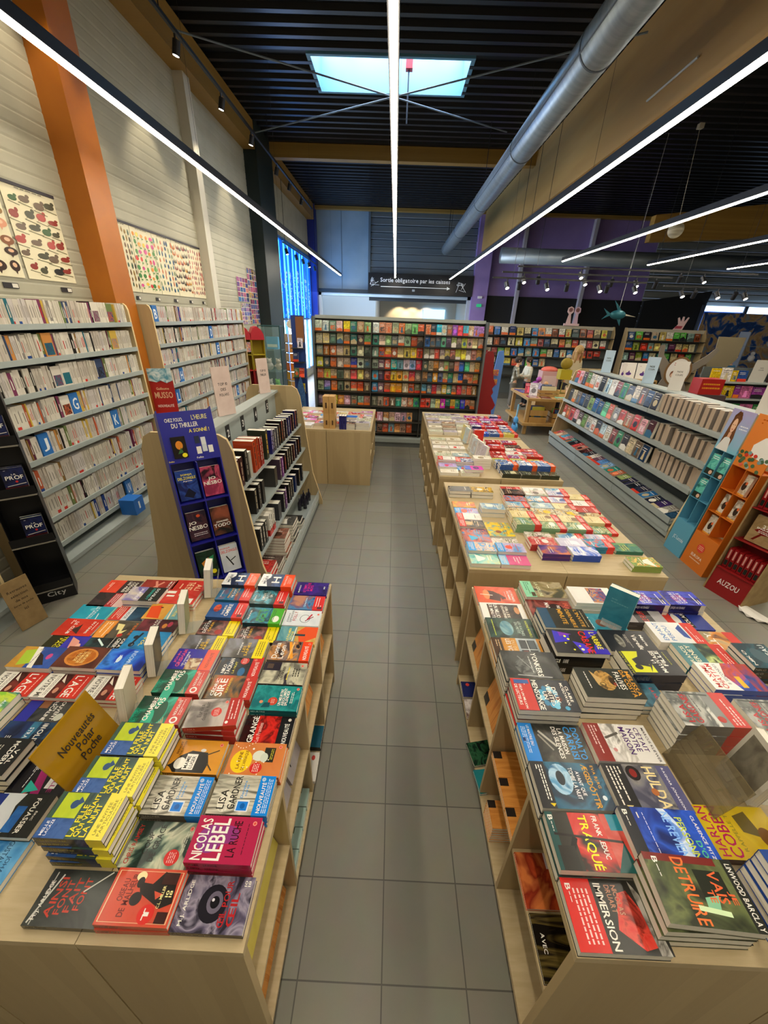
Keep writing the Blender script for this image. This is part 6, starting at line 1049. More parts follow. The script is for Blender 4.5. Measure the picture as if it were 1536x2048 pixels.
for z, G, nm, xx in ((1.02, G1, 'top', -1.04), (.74, G2, 'middle', -1.012), (.44, G3, 'lower', -.985)):
    prev = 0.
    for i, g in enumerate(G):
        yy = 2.45+(g[0]-2.80)*1.24; prev = max(yy, prev) if yy-prev > .012 or i == 0 else prev
        thriller(prev, z, g[1], g[2], g[3], g[4], f'{hue(g[4])} spined thriller, {ordn(i)} from the blue stand, {nm} gondola shelf', xx, g[5], g[6] if len(g) > 6 else None); prev += g[1]+.0012
# flat stacks and small bottles of the bottom tray
BT = [(2.55, .20, 'b03028', 7, .028), (2.78, .2, '5a4a44', 3, .03), (3.02, .22, '8a5a48', 8, .028), (3.30, .22, '4a4844', 7, .03), (3.58, .17, '2a2624', 3, .03)]
for i, (y, w, c, n, t) in enumerate(BT):
    o = fbook('stacked_thriller', .2, w-.03, t, c, pic(c, i, rr))
    for k in range(n):
        b = o if k == 0 else o.copy()
        if k: COL.objects.link(b)
        b.location = (-1.0+rr.uniform(-.01, .01), y, .1206+k*(t+.001)); b.rotation_euler = (0, 0, PI/2*0+rr.uniform(-.03, .03))
        tag(b, f'{hue(c)} thriller lying flat, {ordn(n-1-k)} from the top, {ordn(i)} pile of the gondola tray', 'book', f'{ordn(i)} flat pile on the gondola tray')
for k in range(6):
    o = MB().lathe([(.0, 0), (.022, 0), (.022, .09), (.008, .12), (.008, .15), (0, .15)], flat('#1f1c2a', .2), n=12).box(-.016, .0221, .02, .016, .0225, .07, '#8a8aa0').build('small_bottle', None, True, (-.98+.05*(k % 2)-.03, 3.95+.055*k, .1206)); tag(o, 'small dark bottle with a black cap at the far end of the gondola tray', 'bottle', 'small dark bottles on the gondola tray')
# ---- tall wall bookshelves: spine-out paperbacks, letter cards
def spine_mesh(mb, x, y, z, t, h, c, d=.11, els=True, r=rr):
    B = ink(c); mb.box(x-d, y, z, x, y+t, z+h, B)
    if t > .012 and els:
        k = 'b83a30' if r.random() < .12 else '9a948a' if sum(int(full(c)[j:j+2], 16) for j in (0, 2, 4)) > 400 else 'd8d4c8'
        mb.add([(x+.0006, y+t*.35, z+h*.3), (x+.0006, y+t*.65, z+h*.3), (x+.0006, y+t*.65, z+h*r.uniform(.6, .85)), (x+.0006, y+t*.35, z+h*r.uniform(.6, .85))], [(0, 1, 2, 3)], ink(k))
        if r.random() < .16: mb.add([(x+.0006, y, z), (x+.0006, y+t, z), (x+.0006, y+t, z+h*.16), (x+.0006, y, z+h*.16)], [(0, 1, 2, 3)], ink(r.choice(['e8e2d4', 'c83a30', 'd8ceb8', '2a4a8a'])))
WHT = ['cfc8ba', 'd8d2c4', 'c8c0b2', 'dcd6ca', 'cbc4c0', 'd4ccc0', 'c2b8ac']
COLR = ['a8302c', '23211f', '3a4a6a', '7a3a5a', '8a6a3a', '2a6a78', 'c88a4a', '5a2a3a', '6a7a4a', 'b85a3a', '1f3a8a', 'c8a84a', '4a4644', '8a8480']
LETA = {(3, 3.42): 'G', (4, 3.93): 'K', (4, 2.97): 'J', (6, 3.82): 'S', (7, 3.78): 'UV'}
LETB = {(0, 5.03): 'B', (1, 6.55): 'D', (2, 6.72): 'E', (2, 7.28): 'F', (3, 5.35): 'H', (4, 5.22): 'L', (4, 6.7): 'M', (5, 5.5): 'O', (5, 6.45): 'P', (5, 7.3): 'Q'}
def letter(y, z, ch, lab, w=.1, h=.185):
    mb = MB().box(-.02, 0, 0, 0, w, h, '#1f6ab4'); M = Matrix.Translation((.0006, .0, .0)) @ Matrix.Rotation(PI/2, 4, 'Z') @ Matrix.Rotation(PI/2, 4, 'X')
    text(mb, ch, w*.2, h*.22, w*.8, h*.78, 0, flat('#e6eef4', .5), M)
    return tag(mb.build('letter_card', None, False, (-2.866, y, z+.0006)), lab, 'letter card', 'blue letter cards on the wall shelves')
n_ind = 0; bulk = MB()
rs = random.Random(5)
for sh, (ya, yb, LET, nm) in (('A', (2.70, 4.545, LETA, 'poster-wall shelf before the orange column')), ('B', (5.03, 7.965, LETB, 'shelf past the orange column'))):
    for li, z in enumerate(SHZ):
        y = ya+rs.uniform(0, .02); k = 0
        while y < yb:
            L = [(q[1], c) for q, c in LET.items() if q[0] == li and y-.03 < q[1] <= y+.05]
            if L:
                letter(y+.002, z, L[0][1], f'blue card with white {L[0][1]}, {ordn(li)} row of the {nm}'); y += .106
                LET = {q: c for q, c in LET.items() if c != L[0][1]}; continue
            run = rs.random()
            t = rs.choice([.012, .016, .02, .026, .034]); c = rs.choice(WHT) if rs.random() < (.72 if sh == 'A' else .74) else rs.choice(COLR)
            rep = rs.choice([1, 1, 1, 2, 3, 5]) if c in WHT else 1
            face_out = rs.random() < .05
            h = rs.uniform(.172, .19)
            for q in range(rep):
                if y+t > yb: y = yb; break
                x = -2.868-rs.uniform(0, .012)
                if sh == 'A' and li < 4 and y > 2.7 and n_ind < 300:
                    mb = MB()
                    if face_out and q == 0:
                        w = .1
                        if y+w > yb: break
                        spine_mesh(mb, 0, 0, 0, w, h, c, .03, False, rs); mb.add([(.0006, w*.1, h*.1), (.0006, w*.9, h*.1), (.0006, w*.9, h*.6), (.0006, w*.1, h*.6)], [(0, 1, 2, 3)], ink(rs.choice(COLR)+' '+rs.choice(COLR)+':30'))
                        tt = w
                    else: spine_mesh(mb, 0, 0, 0, t, h, c, .11, True, rs); tt = t
                    o = mb.build('shelved_paperback', None, False, (x, y, z+.0006)); n_ind += 1
                    tag(o, f'{hue(c)} spined paperback, {ordn(li)} row of the {nm}', 'book', f'{hue(c)} spines, {ordn(li)} row of the {nm}')
                    y += tt+.0008
                else:
                    spine_mesh(bulk, x, y, z+.0006, t, h, c, .11, True, rs); y += t+.0008
            if rs.random() < .03: y += .03
tag(bulk.build('paperback_rows'), 'remaining rows of spine-out paperbacks on the two tall wall shelves', 'books', None, 'stuff')
cb = MB().box(-.08, -.08, 0, .08, .08, .17, flat('#1f6ac0', .5)); text(cb, 'I', -.012, .05, .012, .13, 0, flat('#e8f0f6'), Matrix.Translation((.0806, 0, 0)) @ Matrix.Rotation(PI/2, 4, 'Z') @ Matrix.Rotation(PI/2, 4, 'X'))
tag(cb.build('letter_cube', None, False, (-2.762, 3.68, .1556)), 'bright blue cube standing on the base ledge of the wall bookshelf', 'display cube')
# ---- long gondola on the other side
def gond_right():
    o = empty('slanted_gondola', (3.15, 3.82, 0), 'long grey gondola of hardbacks with sloping bottom trays, facing the aisle', 'gondola'); L = 7.6-3.82
    prof = [(0, 0), (1.1, 0), (1.1, .1), (.9, 1.3), (.82, 1.42), (.3, 1.42), (.2, 1.36), (.17, 1.2), (.0, .12)]
    for a in (0, L-.022):
        MB().prism(prof, a, a+.022, M_oak, 'y').build('end_panel', o)
        mb = MB()
        for p, q in zip(prof[4:], prof[5:]): mb.add([(p[0]-.002, a, p[1]+.001), (q[0]-.002, a, q[1]+.001), (q[0]-.002, a+.022, q[1]+.001), (p[0]-.002, a+.022, p[1]+.001)], [(0, 1, 2, 3)], M_cut)
        mb.build('edge_band', o)
    MB().box(.54, .0222, .1, .58, L-.0222, 1.38, M_metd).build('spine_panel', o)
    MB().box(.44, .0222, 1.38, .66, L-.0222, 1.4, M_met).build('top_rail', o)
    w = (L-.0444)/3
    for k in range(3):
        a, b = .0222+w*k+.003, .0222+w*(k+1)-.003
        for z, x in ((1.19, .14), (.87, .10), (.58, .06)):
            MB().box(x, a, z-.02, .5399, b, z, M_met).box(x-.012, a, z-.03, x, b, z+.018, M_met).build('metal_shelf', o)
        MB().prism([(-.02, .2), (-.012, .185), (.35, .30), (.345, .315)], a, b, M_met, 'y').box(-.03, a, .19, -.018, b, .26, M_met).build('sloping_tray', o)
        MB().box(0, a, .03, .5, b, .15, M_met).box(-.01, a, .09, 0, b, .16, M_met).box(.02, a, 0, .5, b, .03, '#3a3f41').build('base_shelf', o)
    return o
gond_right()
rg = random.Random(31)
GRC = ['c83a34', 'd8d4cc', '3a8a5a', '2a2a30', 'c86a5a', 'd89aa0', '23201e', '3a3430', '8ab06a', '9a9a9a', '4a2a2c', 'b8ccd0', 'c8b898', '2a5a9c', 'b8402c', '5a7a3a', 'e0dcd0', '6a5a4a', '30507a', 'a8603a', 'c8c0b0', '8a3a2a', '1f3a5a', '58a07a']
for zi, (z, x, nm) in enumerate(((1.19, 3.325, 'top'), (.87, 3.285, 'second'), (.58, 3.245, 'third'))):
    y = 7.5; k = 0
    ends = (5.02, 4.92, 4.82)[zi]
    while y > ends:
        c = GRC[(k*5+zi*7) % len(GRC)]; w = rg.uniform(.13, .155); h = rg.uniform(.2, .225) if zi != 1 else rg.uniform(.18, .215); t = rg.uniform(.03, .05)
        o = fbook('hardback_novel', w, h, t, c, pic(c, k+zi*40, rg)); stand_up(o, x+.01+t, y-w/2, z+.0, h, t, -PI/2+rg.uniform(-.05, .02), 7)
        tag(o, f'{hue(c)} hardback facing out, {ordn(k)} from the far end, {nm} shelf of the slanted gondola', 'book', 'hardbacks on the slanted gondola')
        y -= w+rg.uniform(.006, .03); k += 1
    k = 0; y -= .01
    while y > 3.9:
        t = rg.uniform(.05, .075); w = .16; h = rg.uniform(.2, .225)
        mb = MB().box(-w, 0, 0, 0, t, h, noisy('taupe_page_edges', ['#a08c78', '#b8a590'], 6., .8, (1, 90, 1)) if 'TAUPE' not in globals() else TAUPE)
        TAUPE = mb.mats[0]; mb.box(-w, -.001, 0, 0, .0, h, ink('8a8078')).box(-w, t, 0, 0, t+.001, h, ink('8a8078')).box(-w, 0, h, 0, t, h+.001, ink('efe8da'))
        o = mb.build('thick_volume', None, False, (x+.05+w+rg.uniform(-.02, .03), y-t, z+.0006)); o.rotation_euler = (0, 0, rg.uniform(-.12, .0))
        tag(o, f'taupe-edged thick volume, {ordn(k)} of its row, {nm} shelf of the slanted gondola', 'book', 'taupe-edged volumes on the slanted gondola'); y -= t+.02; k += 1
y = 7.5; k = 0
TRC = ['b8505a', 'c8a088', '5aa8c8', 'c88a8a', '3a6a6a', '23202a', 'a83a3a', 'c86a5a', '5a2a2a', '2c2c34', 'd0c8bc', '6a4a5a', '5a8ac0', '8ab0d0', '2a8a7a', 'b86a4a', '8a9a5a', '30304a', '22283a', '2a2c44', '2a6aa0', '262a3c', '3a2a5a', '9a968c', '1f3a50']
while y > 3.98:
    c = TRC[k % len(TRC)]; w = rg.uniform(.12, .15); h = .2; t = rg.uniform(.02, .035)
    o = fbook('tray_novel', w, h, t, c, pic(c, k+140, rg))
    o.matrix_world = Matrix.Translation((3.145+.01, y-w/2, .2625-.055+.004)) @ Matrix.Rotation(-PI/2+rg.uniform(-.04, .04), 4, 'Z') @ Matrix.Rotation(math.radians(18), 4, 'X') @ Matrix.Translation((0, h/2, 0))
    tag(o, f'{hue(c)} novel lying in the sloping trays, {ordn(k)} from the far end', 'book', 'novels in the sloping trays'); y -= w+rg.uniform(.002, .02); k += 1
WCARD = flat('#dcd8d2', .6); BCARD = flat('#b8d0e6', .6)
for (y, m, lab) in ((7.2, BCARD, 'pale blue notice card on the slanted gondola, farthest one'), (5.95, BCARD, 'pale blue notice card on the slanted gondola, second from the far end'), (5.35, WCARD, 'white notice card on the slanted gondola beside the red box'), (3.95, WCARD, 'white notice card at the near end of the slanted gondola')):
    notice(3.70, y, 1.4025, .15, .36, -.55, .05, m, ['NOS', 'COUPS'], lab)
# ================================================================== cardboard display stands
NAVY = flat('#15188c', .35); NAVYD = flat('#0d1060', .4)
def folio():
    rz = math.radians(38); o = empty('cardboard_display', (-.96, 1.90, 0), 'tall dark blue cardboard stand of pocket thrillers at the near end of the gondola', 'display stand', None, rz)
    w = .138; sl = lambda z: .02+.235*max(0, (z-.2))/1.0
    prof = [(0, 0), (sl(.2), .2), (sl(1.36), 1.36), (sl(1.64)+.0, 1.64), (sl(1.64)+.1, 1.6), (sl(1.3)+.16, 1.3), (sl(.5)+.18, .5), (.2, 0)]
    for x in (-w-.006, w): MB().prism(prof, x, x+.006, NAVY, 'x').build('side_panel', o)
    MB().prism([(0, .0), (.006, 0), (sl(.2)+.006, .2), (sl(.2), .2)], -w, w, NAVY, 'x').build('base_panel', o)
    ts = math.atan2(.235, 1.0); M0 = lambda z: Matrix.Translation((0, sl(z), z)) @ Matrix.Rotation(PI/2-ts, 4, 'X')
    mb = MB().box(-w, 0, -.004, w, .285, 0, NAVY, M0(1.35))
    mb.build('header_panel', o)
    mb = MB(); M = M0(1.35) @ Matrix.Translation((0, 0, .0008)) @ Matrix.Scale(.93, 4); W_ = flat('#e8e6da', .5); Y_ = flat('#e8d84a', .5)
    text(mb, 'CHEZ FOLIO,', -.12, .245, -.02, .27, 0, W_, M); text(mb, "L'HEURE", .03, .25, .12, .28, 0, flat('#d8d08a', .5), M); text(mb, 'DU THRILLER', -.09, .21, .06, .238, 0, W_, M); text(mb, 'A SONNÉ !', .0, .175, .12, .203, 0, Y_, M)
    mb.build('header_lettering', o)
    mb = MB(); mb.box(-.115, .03, 0, -.035, .16, .012, ink('1c1512'), M); face_layers(mb, [('e', .5, .6, .25, .2, 'd8862a'), ('p', [(.3, .2), (.7, .25), (.6, .5)], '3a6a3a'), ('e', .75, .12, .18, .1, 'e8dc2a')], .08, .13, .0125, M @ Matrix.Translation((-.115, .03, 0)))
    for i in range(5): mb.box(.02+.035*(i % 3), .04+.055*(i//3)+.01*(i % 2), 0, .048+.035*(i % 3), .085+.055*(i//3)+.01*(i % 2), .0006, ink(('e8e4da', 'c8d0d8', 'e8e8e4', '2a3048', 'd8dce0')[i]), M)
    text(mb, 'folio', .01, .012, .05, .024, .0002, W_, M); text(mb, 'folio', -.15, .01, -.12, .02, .0002, Y_, M); mb.build('header_pictures', o)
    rows = [1.11, .86, .61, .36]
    for z in rows:
        MB().prism([(sl(z)+.0, z), (sl(z)+.11, z-.02), (sl(z)+.11, z-.015), (sl(z), z+.012)], -w, w, NAVY, 'x').build('tier', o)
    MB().prism([(sl(.3)+.11, .3), (sl(1.34)+.11, 1.34), (sl(1.34)+.115, 1.34), (sl(.3)+.115, .3)], -w, w, NAVYD, 'x').build('back_board', o)
    MB().prism([(sl(.3), .3), (sl(1.34), 1.34), (sl(1.34)+.1, 1.34), (sl(.3)+.1, .3)], -.003, .003, NAVY, 'x').build('middle_rib', o)
    D = [[('1c2c6a', [('r', 0, 0, 1, 1, '1a2a6a 2a4a9a 16205a:9:2'), ('t', 'SONJA', .25, .8, .8, .88, 'e8dc2a'), ('t', 'DELZONGLE', .08, .69, .95, .78, 'e8dc2a'), ('t', 'Agonie', .3, .61, .75, .66, WH), ('p', [(.2, .15), (.5, .4), (.8, .2), (.6, .05)], '11142a')], 'blue pocket thriller with yellow author lettering'), ('7a2a4a', [('r', 0, 0, 1, 1, '8a2a4a c84a6a 2a1420:9:3'), ('t', 'JO', .3, .52, .7, .64, WH), ('t', 'NESBØ'.replace('Ø', 'O'), .05, .38, .97, .5, WH)], 'crimson pocket thriller with white author lettering')],
         [('2a2030', [('r', 0, 0, 1, 1, '241a28 4a2a34 2a2030:9:4'), ('t', 'JO', .05, .55, .45, .68, WH), ('t', 'NESBO', .03, .38, .97, .52, WH), ('l', .2, .15, .9, .28, 2, 'c8c0c8'), ('e', .6, .85, .1, .05, 'c8502a')], 'plum pocket thriller with large white lettering'), ('1c1a18', [('r', 0, 0, 1, 1, '1a1816 5a3426 8a4a34:8:5'), ('t', 'JOHANNES', .2, .42, .85, .5, WH), ('t', 'TODO', .05, .28, .95, .4, WH)], 'black pocket thriller with an orange-brown face')],
         [('16181a', [('r', 0, 0, 1, 1, '141618 1a3a2a 2a1c14:8:6'), ('p', [(.2, .6), (.6, .75), (.7, .5), (.3, .4)], 'c8822a'), ('p', [(.5, .7), (.9, .8), (.8, .55)], '2a8a5a'), ('e', .75, .2, .13, .08, 'e8dc2a')], 'black pocket thriller with a yellow round sticker'), ('d0d4d8', [('r', 0, 0, 1, 1, 'd4d8dc c4ccd4:8:7'), ('t', 'SONJA', .05, .84, .6, .92, 'd83a34'), ('t', 'DELZONGLE', .05, .72, .95, .82, 'd83a34'), ('s', (.3, .6), (.6, .2), .008, '2a2a2c'), ('s', (.5, .4), (.8, .5), .006, '2a2a2c')], 'white pocket thriller with coral lettering')],
         [('b8c81c', [('r', 0, 0, 1, 1, 'b0c01c c8d62c:6:2')], 'lime green pocket thriller'), ('1c3a7a', [('r', 0, 0, 1, 1, '1a3470 3a6ac0 16285a:8:3'), ('t', 'JO', .2, .55, .55, .7, WH), ('t', 'NESBO', .05, .36, .97, .52, WH)], 'royal blue pocket thriller with white lettering')]]
    for ri, (z, row) in enumerate(zip(rows, D)):
        for ci, (b, els, lab) in enumerate(row):
            k = fbook('stand_thriller', .112, .18, .03, b, els)
            k.matrix_world = Matrix.Translation((-.96, 1.90, 0)) @ Matrix.Rotation(rz, 4, 'Z') @ Matrix.Translation((-.069+.138*ci, sl(z)+.062, z+.006)) @ Matrix.Rotation(PI/2-ts, 4, 'X') @ Matrix.Translation((0, .09, 0))
            tag(k, lab+f' in the blue stand, {ordn(ri)} tier', 'book')
    b2 = MB().box(-w-.1, .1, 0, -w-.012, .3, .45, flat('#1c3c9c', .4)); b2.build('side_box', o)
folio()
def carton(name, loc, rz, w, d, h, col, lab):
    o = empty(name, loc, lab, 'display stand', None, rz); return o
# black stand with four tiers
BLKC = flat('#0c0c10', .4)
o = empty('cardboard_display', (-2.66, 2.42, 0), 'tall stepped black cardboard stand with the word City on its foot', 'display stand', None, math.radians(38))
prof = [(-.02, 0), (-.02, .1), (.0, .12), (.0, .5), (.03, .52), (.03, .88), (.06, .9), (.06, 1.24), (.09, 1.26), (.1, 1.62), (.13, 1.68), (.17, 1.6), (.17, 0)]
for x in (-.13, .126): MB().prism(prof, x, x+.004, BLKC, 'x').build('side_panel', o)
MB().box(-.126, .15, 0, .126, .154, 1.6, BLKC).build('back_panel', o); MB().box(-.126, -.021, 0, .126, -.018, .12, BLKC).build('base_panel', o)
for i, z in enumerate((.12, .52, .9, 1.26)):
    MB().box(-.126, -.02+.03*i-.03, z-.004, .126, .15, z, BLKC).box(-.126, -.025+.03*i-.03, z-.003, .126, -.02+.03*i-.03, z+.006, flat('#8a8478', .5)).build('tier', o)
    MB().box(-.126, -.02+.03*i-.028, z+.0, .126, -.016+.03*i-.028, z+.07, BLKC).build('tier_lip', o)
mb = MB(); text(mb, 'City', -.05, .035, .07, .09, 0, flat('#d8d8d8', .5), xz(0, -.0216, 0)); mb.build('foot_lettering', o)
PROF = [('r', 0, 0, 1, 1, '161a34 1c2450 14162a:6:2'), ('r', 0, 0, 1, .33, '2a1216 4a1c1c:8:2'), ('t', 'LA', .42, .74, .62, .79, WH), ('t', 'PROF', .12, .58, .9, .72, WH), ('e', .56, .5, .06, .04, 'c82a2a'), ('s', (.1, .36), (.95, .42), .004, 'd8d0c8'), ('l', .15, .9, .85, .94, 1, 'a8a8b8')]
for i, z in enumerate((.52, .9, 1.26)):
    for k in range(2 if i < 2 else 1):
        b = fbook('stand_thriller', .125, .2, .03, '11142a', PROF)
        b.matrix_world = Matrix.Translation((-2.66, 2.42, 0)) @ Matrix.Rotation(math.radians(38), 4, 'Z') @ Matrix.Translation((.035 if k == 0 else .03, .03*i+.035+.036*k, z+.0006)) @ Matrix.Rotation(math.radians(80), 4, 'X') @ Matrix.Translation((0, .1, 0))
        tag(b, f'navy thriller with a red dot, {("front", "rear")[k]} copy, {ordn(2-i)} tier of the black stand', 'book', 'navy thrillers with a red dot')
# wall shelf nearer the camera: lower rows and end panel
wall_shelf(.9, 2.25, 1, 'nearest wall bookshelf, mostly out of frame, with a brown card on its edge')
for li in (4, 5, 6, 7):
    y = 1.3; k = 0
    while y < 2.19:
        t = rs.choice([.015, .022, .03]); c = rs.choice(['e8e4da', 'ddd8cc', '24221f', '3a3632', 'd8d2c4']); mb = MB(); spine_mesh(mb, 0, 0, 0, t, rs.uniform(.172, .19), c, .11, True, rs)
        tag(mb.build('wall_paperback', None, False, (-2.87, y, SHZ[li]+.0006)), f'{hue(c)} spine on the nearest wall shelf, {ordn(li)} row from its top', 'book', f'{hue(c)} spines, {ordn(li)} row of the nearest wall shelf'); y += t+.001
o = empty('kraft_notice', (-2.61, 2.13, .16), 'brown kraft card with dark lettering in front of the nearest wall shelf', 'notice', None, PI/2-.35)
M = Matrix.Rotation(-.1, 4, 'X'); mb = MB().box(-.085, 0, -.155, .085, .005, .24, noisy('kraft_card', ['#8f744a', '#a2865a'], 14., .7), M)
for i, t in enumerate(('Retrouvez', 'selection', 'de nos', 'livres de poche', 'ici')): text(mb, t, -.06, .15-.04*i, .06, .17-.04*i, 0, flat('#3a2c18', .6), M @ xz(0, -.0008, 0), True)
mb.build('card', o)
MB().box(-.02, .006, -.15, .02, .05, -.14, '#6a5430', M).build('foot', o)
# red stand behind the first wall shelf
o = empty('cardboard_display', (-2.80, 4.76, 0), 'narrow red cardboard stand with snowy top between the two wall bookshelves', 'display stand', None, .35)
RED = flat('#a51f1a', .45)
MB().box(-.13, 0, 0, .13, .1, .95, RED).build('body', o); MB().prism([(-.13, .95), (.13, .95), (.13, 1.42), (.08, 1.46), (.02, 1.43), (-.04, 1.48), (-.13, 1.45)], .09, .1, RED, 'y').build('header_panel', o)
MB().prism([(-.13, 1.36), (-.05, 1.34), (.0, 1.36), (.06, 1.33), (.13, 1.36), (.13, 1.5), (-.13, 1.5)], .084, .0895, art(['#5a98b0', '#a8c8d0', '#e0e8e8'], 10., 2), 'y').build('sky_panel', o)
mb = MB(); GLD = flat('#e0b890', .5)
text(mb, 'Guillaume', -.07, 1.25, .07, 1.28, 0, GLD, xz(0, .0892, 0)); text(mb, 'MUSSO', -.1, 1.15, .1, 1.225, 0, GLD, xz(0, .0892, 0)); text(mb, 'NOUVEAUTÉ', -.09, 1.04, .09, 1.08, 0, flat('#f0e4da', .5), xz(0, .0892, 0)); mb.build('lettering', o)
for i, x in enumerate((-.06, .06)):
    b = fbook('stand_novel', .1, .16, .03, '7a1614', [('r', .2, .3, .8, .7, 'c8a898'), ('l', .2, .78, .8, .9, 2, WH)]); b.matrix_world = o.matrix_basis @ Matrix.Translation((x, -.034, .70)) @ Matrix.Rotation(PI/2, 4, 'X') @ Matrix.Translation((0, .08, 0)) if False else Matrix.Translation((-2.80, 4.76, 0)) @ Matrix.Rotation(.35, 4, 'Z') @ Matrix.Translation((x, -.001, .70)) @ Matrix.Rotation(PI/2, 4, 'X') @ Matrix.Translation((0, .08, 0))
    tag(b, ('inner', 'outer')[i]+' dark red novel on the narrow red stand', 'book')
# three stands by the long gondola, fronts towards the aisle
def cellstand(y0, y1, x, col, dark, h, rows, cols, lab, z0=.36, rz=0.):
    yc = (y0+y1)/2; w = (y1-y0)/2; o = empty('cardboard_display', (x, yc, 0), lab, 'display stand', None, -PI/2+rz)
    ln = .12; C = flat(col, .45); Dk = flat(dark, .5)
    f = lambda z: ln*z/1.5
    prof = [(0, 0), (f(z0), z0), (f(h), h), (f(h)+.16, h), (.3, 0)]
    for xx in (-w, w-.005): MB().prism(prof, xx, xx+.005, C, 'x').build('side_panel', o)
    MB().prism([(0, 0), (.006, 0), (f(z0)+.006, z0), (f(z0), z0)], -w+.0052, w-.0052, C, 'x').build('base_panel', o)
    MB().prism([(f(z0)+.15, z0), (f(h)+.15, h), (f(h)+.155, h), (f(z0)+.155, z0)], -w+.0052, w-.0052, C, 'x').build('back_panel', o)
    for k in range(rows+1):
        z = z0+(h-z0)*k/rows
        MB().prism([(f(z)+.002, z-.005), (f(z)+.148, z-.025), (f(z)+.148, z-.02), (f(z)+.002, z)], -w+.0052, w-.0052, C, 'x').build('tier', o)
    for k in range(1, cols):
        xx = -w+2*w*k/cols; MB().prism([(f(z0)+.004, z0), (f(h)+.004, h), (f(h)+.148, h), (f(z0)+.148, z0)], xx-.002, xx+.002, C, 'x').build('rib', o)
    return o, w, f
def instand(o, name, x, yy, z, w, h, t, base, els, lab, tilt=8, grp=None):
    b = fbook(name, w, h, t, base, els)
    b.matrix_world = Matrix.Translation(o.location) @ Matrix.Rotation(o.rotation_euler.z, 4, 'Z') @ Matrix.Translation((x, yy, z+.001)) @ Matrix.Rotation(math.radians(90-tilt), 4, 'X') @ Matrix.Translation((0, h/2, 0))
    tag(b, lab, 'book', grp); return b
o, w, f = cellstand(3.445, 3.70, 3.05, '#5aa0bc', '#3a7a98', 1.12, 3, 2, 'pale blue cardboard stand with a long-haired portrait on its header')
Mh = Matrix.Translation((0, f(1.12), 1.12)) @ Matrix.Rotation(PI/2-.08, 4, 'X')
MB().box(-w, 0, -.005, w, .38, 0, art(['#7ab8cc', '#9aa8cc', '#a898c4'], 3., 0, 'grad'), Mh).build('header_panel', o)
mb = MB(); face_layers(mb, [('p', [(.1, .0), (.55, .0), (.58, .35), (.5, .62), (.55, .8), (.45, .95), (.3, .95), (.2, .75), (.15, .4)], '6a4428'), ('p', [(.05, 0), (.6, 0), (.5, .3), (.36, .36), (.22, .3)], 'dcdcd8'), ('r', .3, .33, .42, .45, 'd8a888'), ('e', .36, .62, .1, .17, 'e0b494'), ('p', [(.22, .6), (.28, .84), (.4, .88), (.48, .75), (.5, .9), (.34, .97), (.2, .85)], '5a3820'), ('r', .3, .63, .335, .645, '4a3428'), ('r', .385, .63, .42, .645, '4a3428'), ('e', .36, .53, .035, .012, 'b8605a'), ('l', .62, .55, .95, .68, 2, 'e8ecf2')], 2*w, .38, .001, Mh @ Matrix.Translation((-w, 0, 0)))
mb.build('portrait_print', o)
mb = MB(); text(mb, 'JC Lattès', -.07, .14, .08, .19, 0, flat('#d8e8ee', .5), Matrix.Translation((0, f(.0)-.002, 0)) @ Matrix.Rotation(PI/2-.08, 4, 'X')); mb.build('base_lettering', o)
for i, (cx, rz_, lb) in enumerate(((-.064, 2, 'inner blue cell, top tier'), (.064, 2, 'outer blue cell, top tier'), (-.064, 1, 'inner blue cell, second tier'))):
    z = .36+(1.12-.36)*rz_/3; instand(o, 'stand_novel', cx, f(z)+.05, z-.004, .1, .2, .04, '3a9a94', [('r', 0, .3, 1, 1, '3a9a94 6ac8b8 2a6a6a:10:%d' % i), ('l', .15, .75, .85, .92, 2, 'e8f4f0'), ('r', 0, 0, 1, .28, '26302c'), ('e', .7, .12, .2, .1, 'd8b098')], 'sea-green novel in the '+lb)
o, w, f = cellstand(3.115, 3.425, 3.05, '#d0701c', '#a84a12', 1.05, 3, 2, 'orange cardboard stand with flowers on its header')
Mh = Matrix.Translation((0, f(1.05), 1.05)) @ Matrix.Rotation(PI/2-.08, 4, 'X')
MB().prism([(-w, 0), (w, 0), (w, .46), (-w, .46)], -.005, 0, flat('#d87a22', .45), 'z', Mh).build('header_panel', o)
mb = MB(); els = [('p', [(.35, .25), (1, .2), (1, .62), (.75, .68), (.55, .62), (.32, .45)], 'e8e6e0'), ('p', [(.75, .66), (.82, .58), (.9, .66)], 'b88a6a'), ('l', .2, .82, .8, .94, 2, 'b85a14')]
r = random.Random(4)
for i in range(26): els.append(('e', r.uniform(.03, .97), r.uniform(.02, .3), .06, .035, r.choice(['c83a2a', '7a9a9a', '4a6a4a', 'd8604a', '9ab0a8', '3a5a3a'])))
face_layers(mb, els, 2*w, .46, .001, Mh @ Matrix.Translation((-w, 0, 0))); mb.build('flower_print', o)
mb = MB(); Mb = Matrix.Translation((0, f(0)-.002, 0)) @ Matrix.Rotation(PI/2-.08, 4, 'X')
mb.add([(.045*math.cos(2*PI*i/20), .23+.045*math.sin(2*PI*i/20), 0) for i in range(20)], [tuple(range(20))], ink('d8483a'), Mb)
for i in range(3): mb.add([(-.03, .215+.015*i, .0003), (.03, .215+.015*i, .0003), (.03, .219+.015*i, .0003), (-.03, .219+.015*i, .0003)], [(0, 1, 2, 3)], ink('f0c8a8'), Mb)
text(mb, 'EUROPA', -.07, .12, .07, .15, 0, flat('#f0e0d0', .5), Mb); face_layers(mb, [('l', 0, 0, 1, 1, 1, 'f0d8c0')], .14, .02, 0, Mb @ Matrix.Translation((-.07, .085, 0))); mb.build('base_lettering', o)
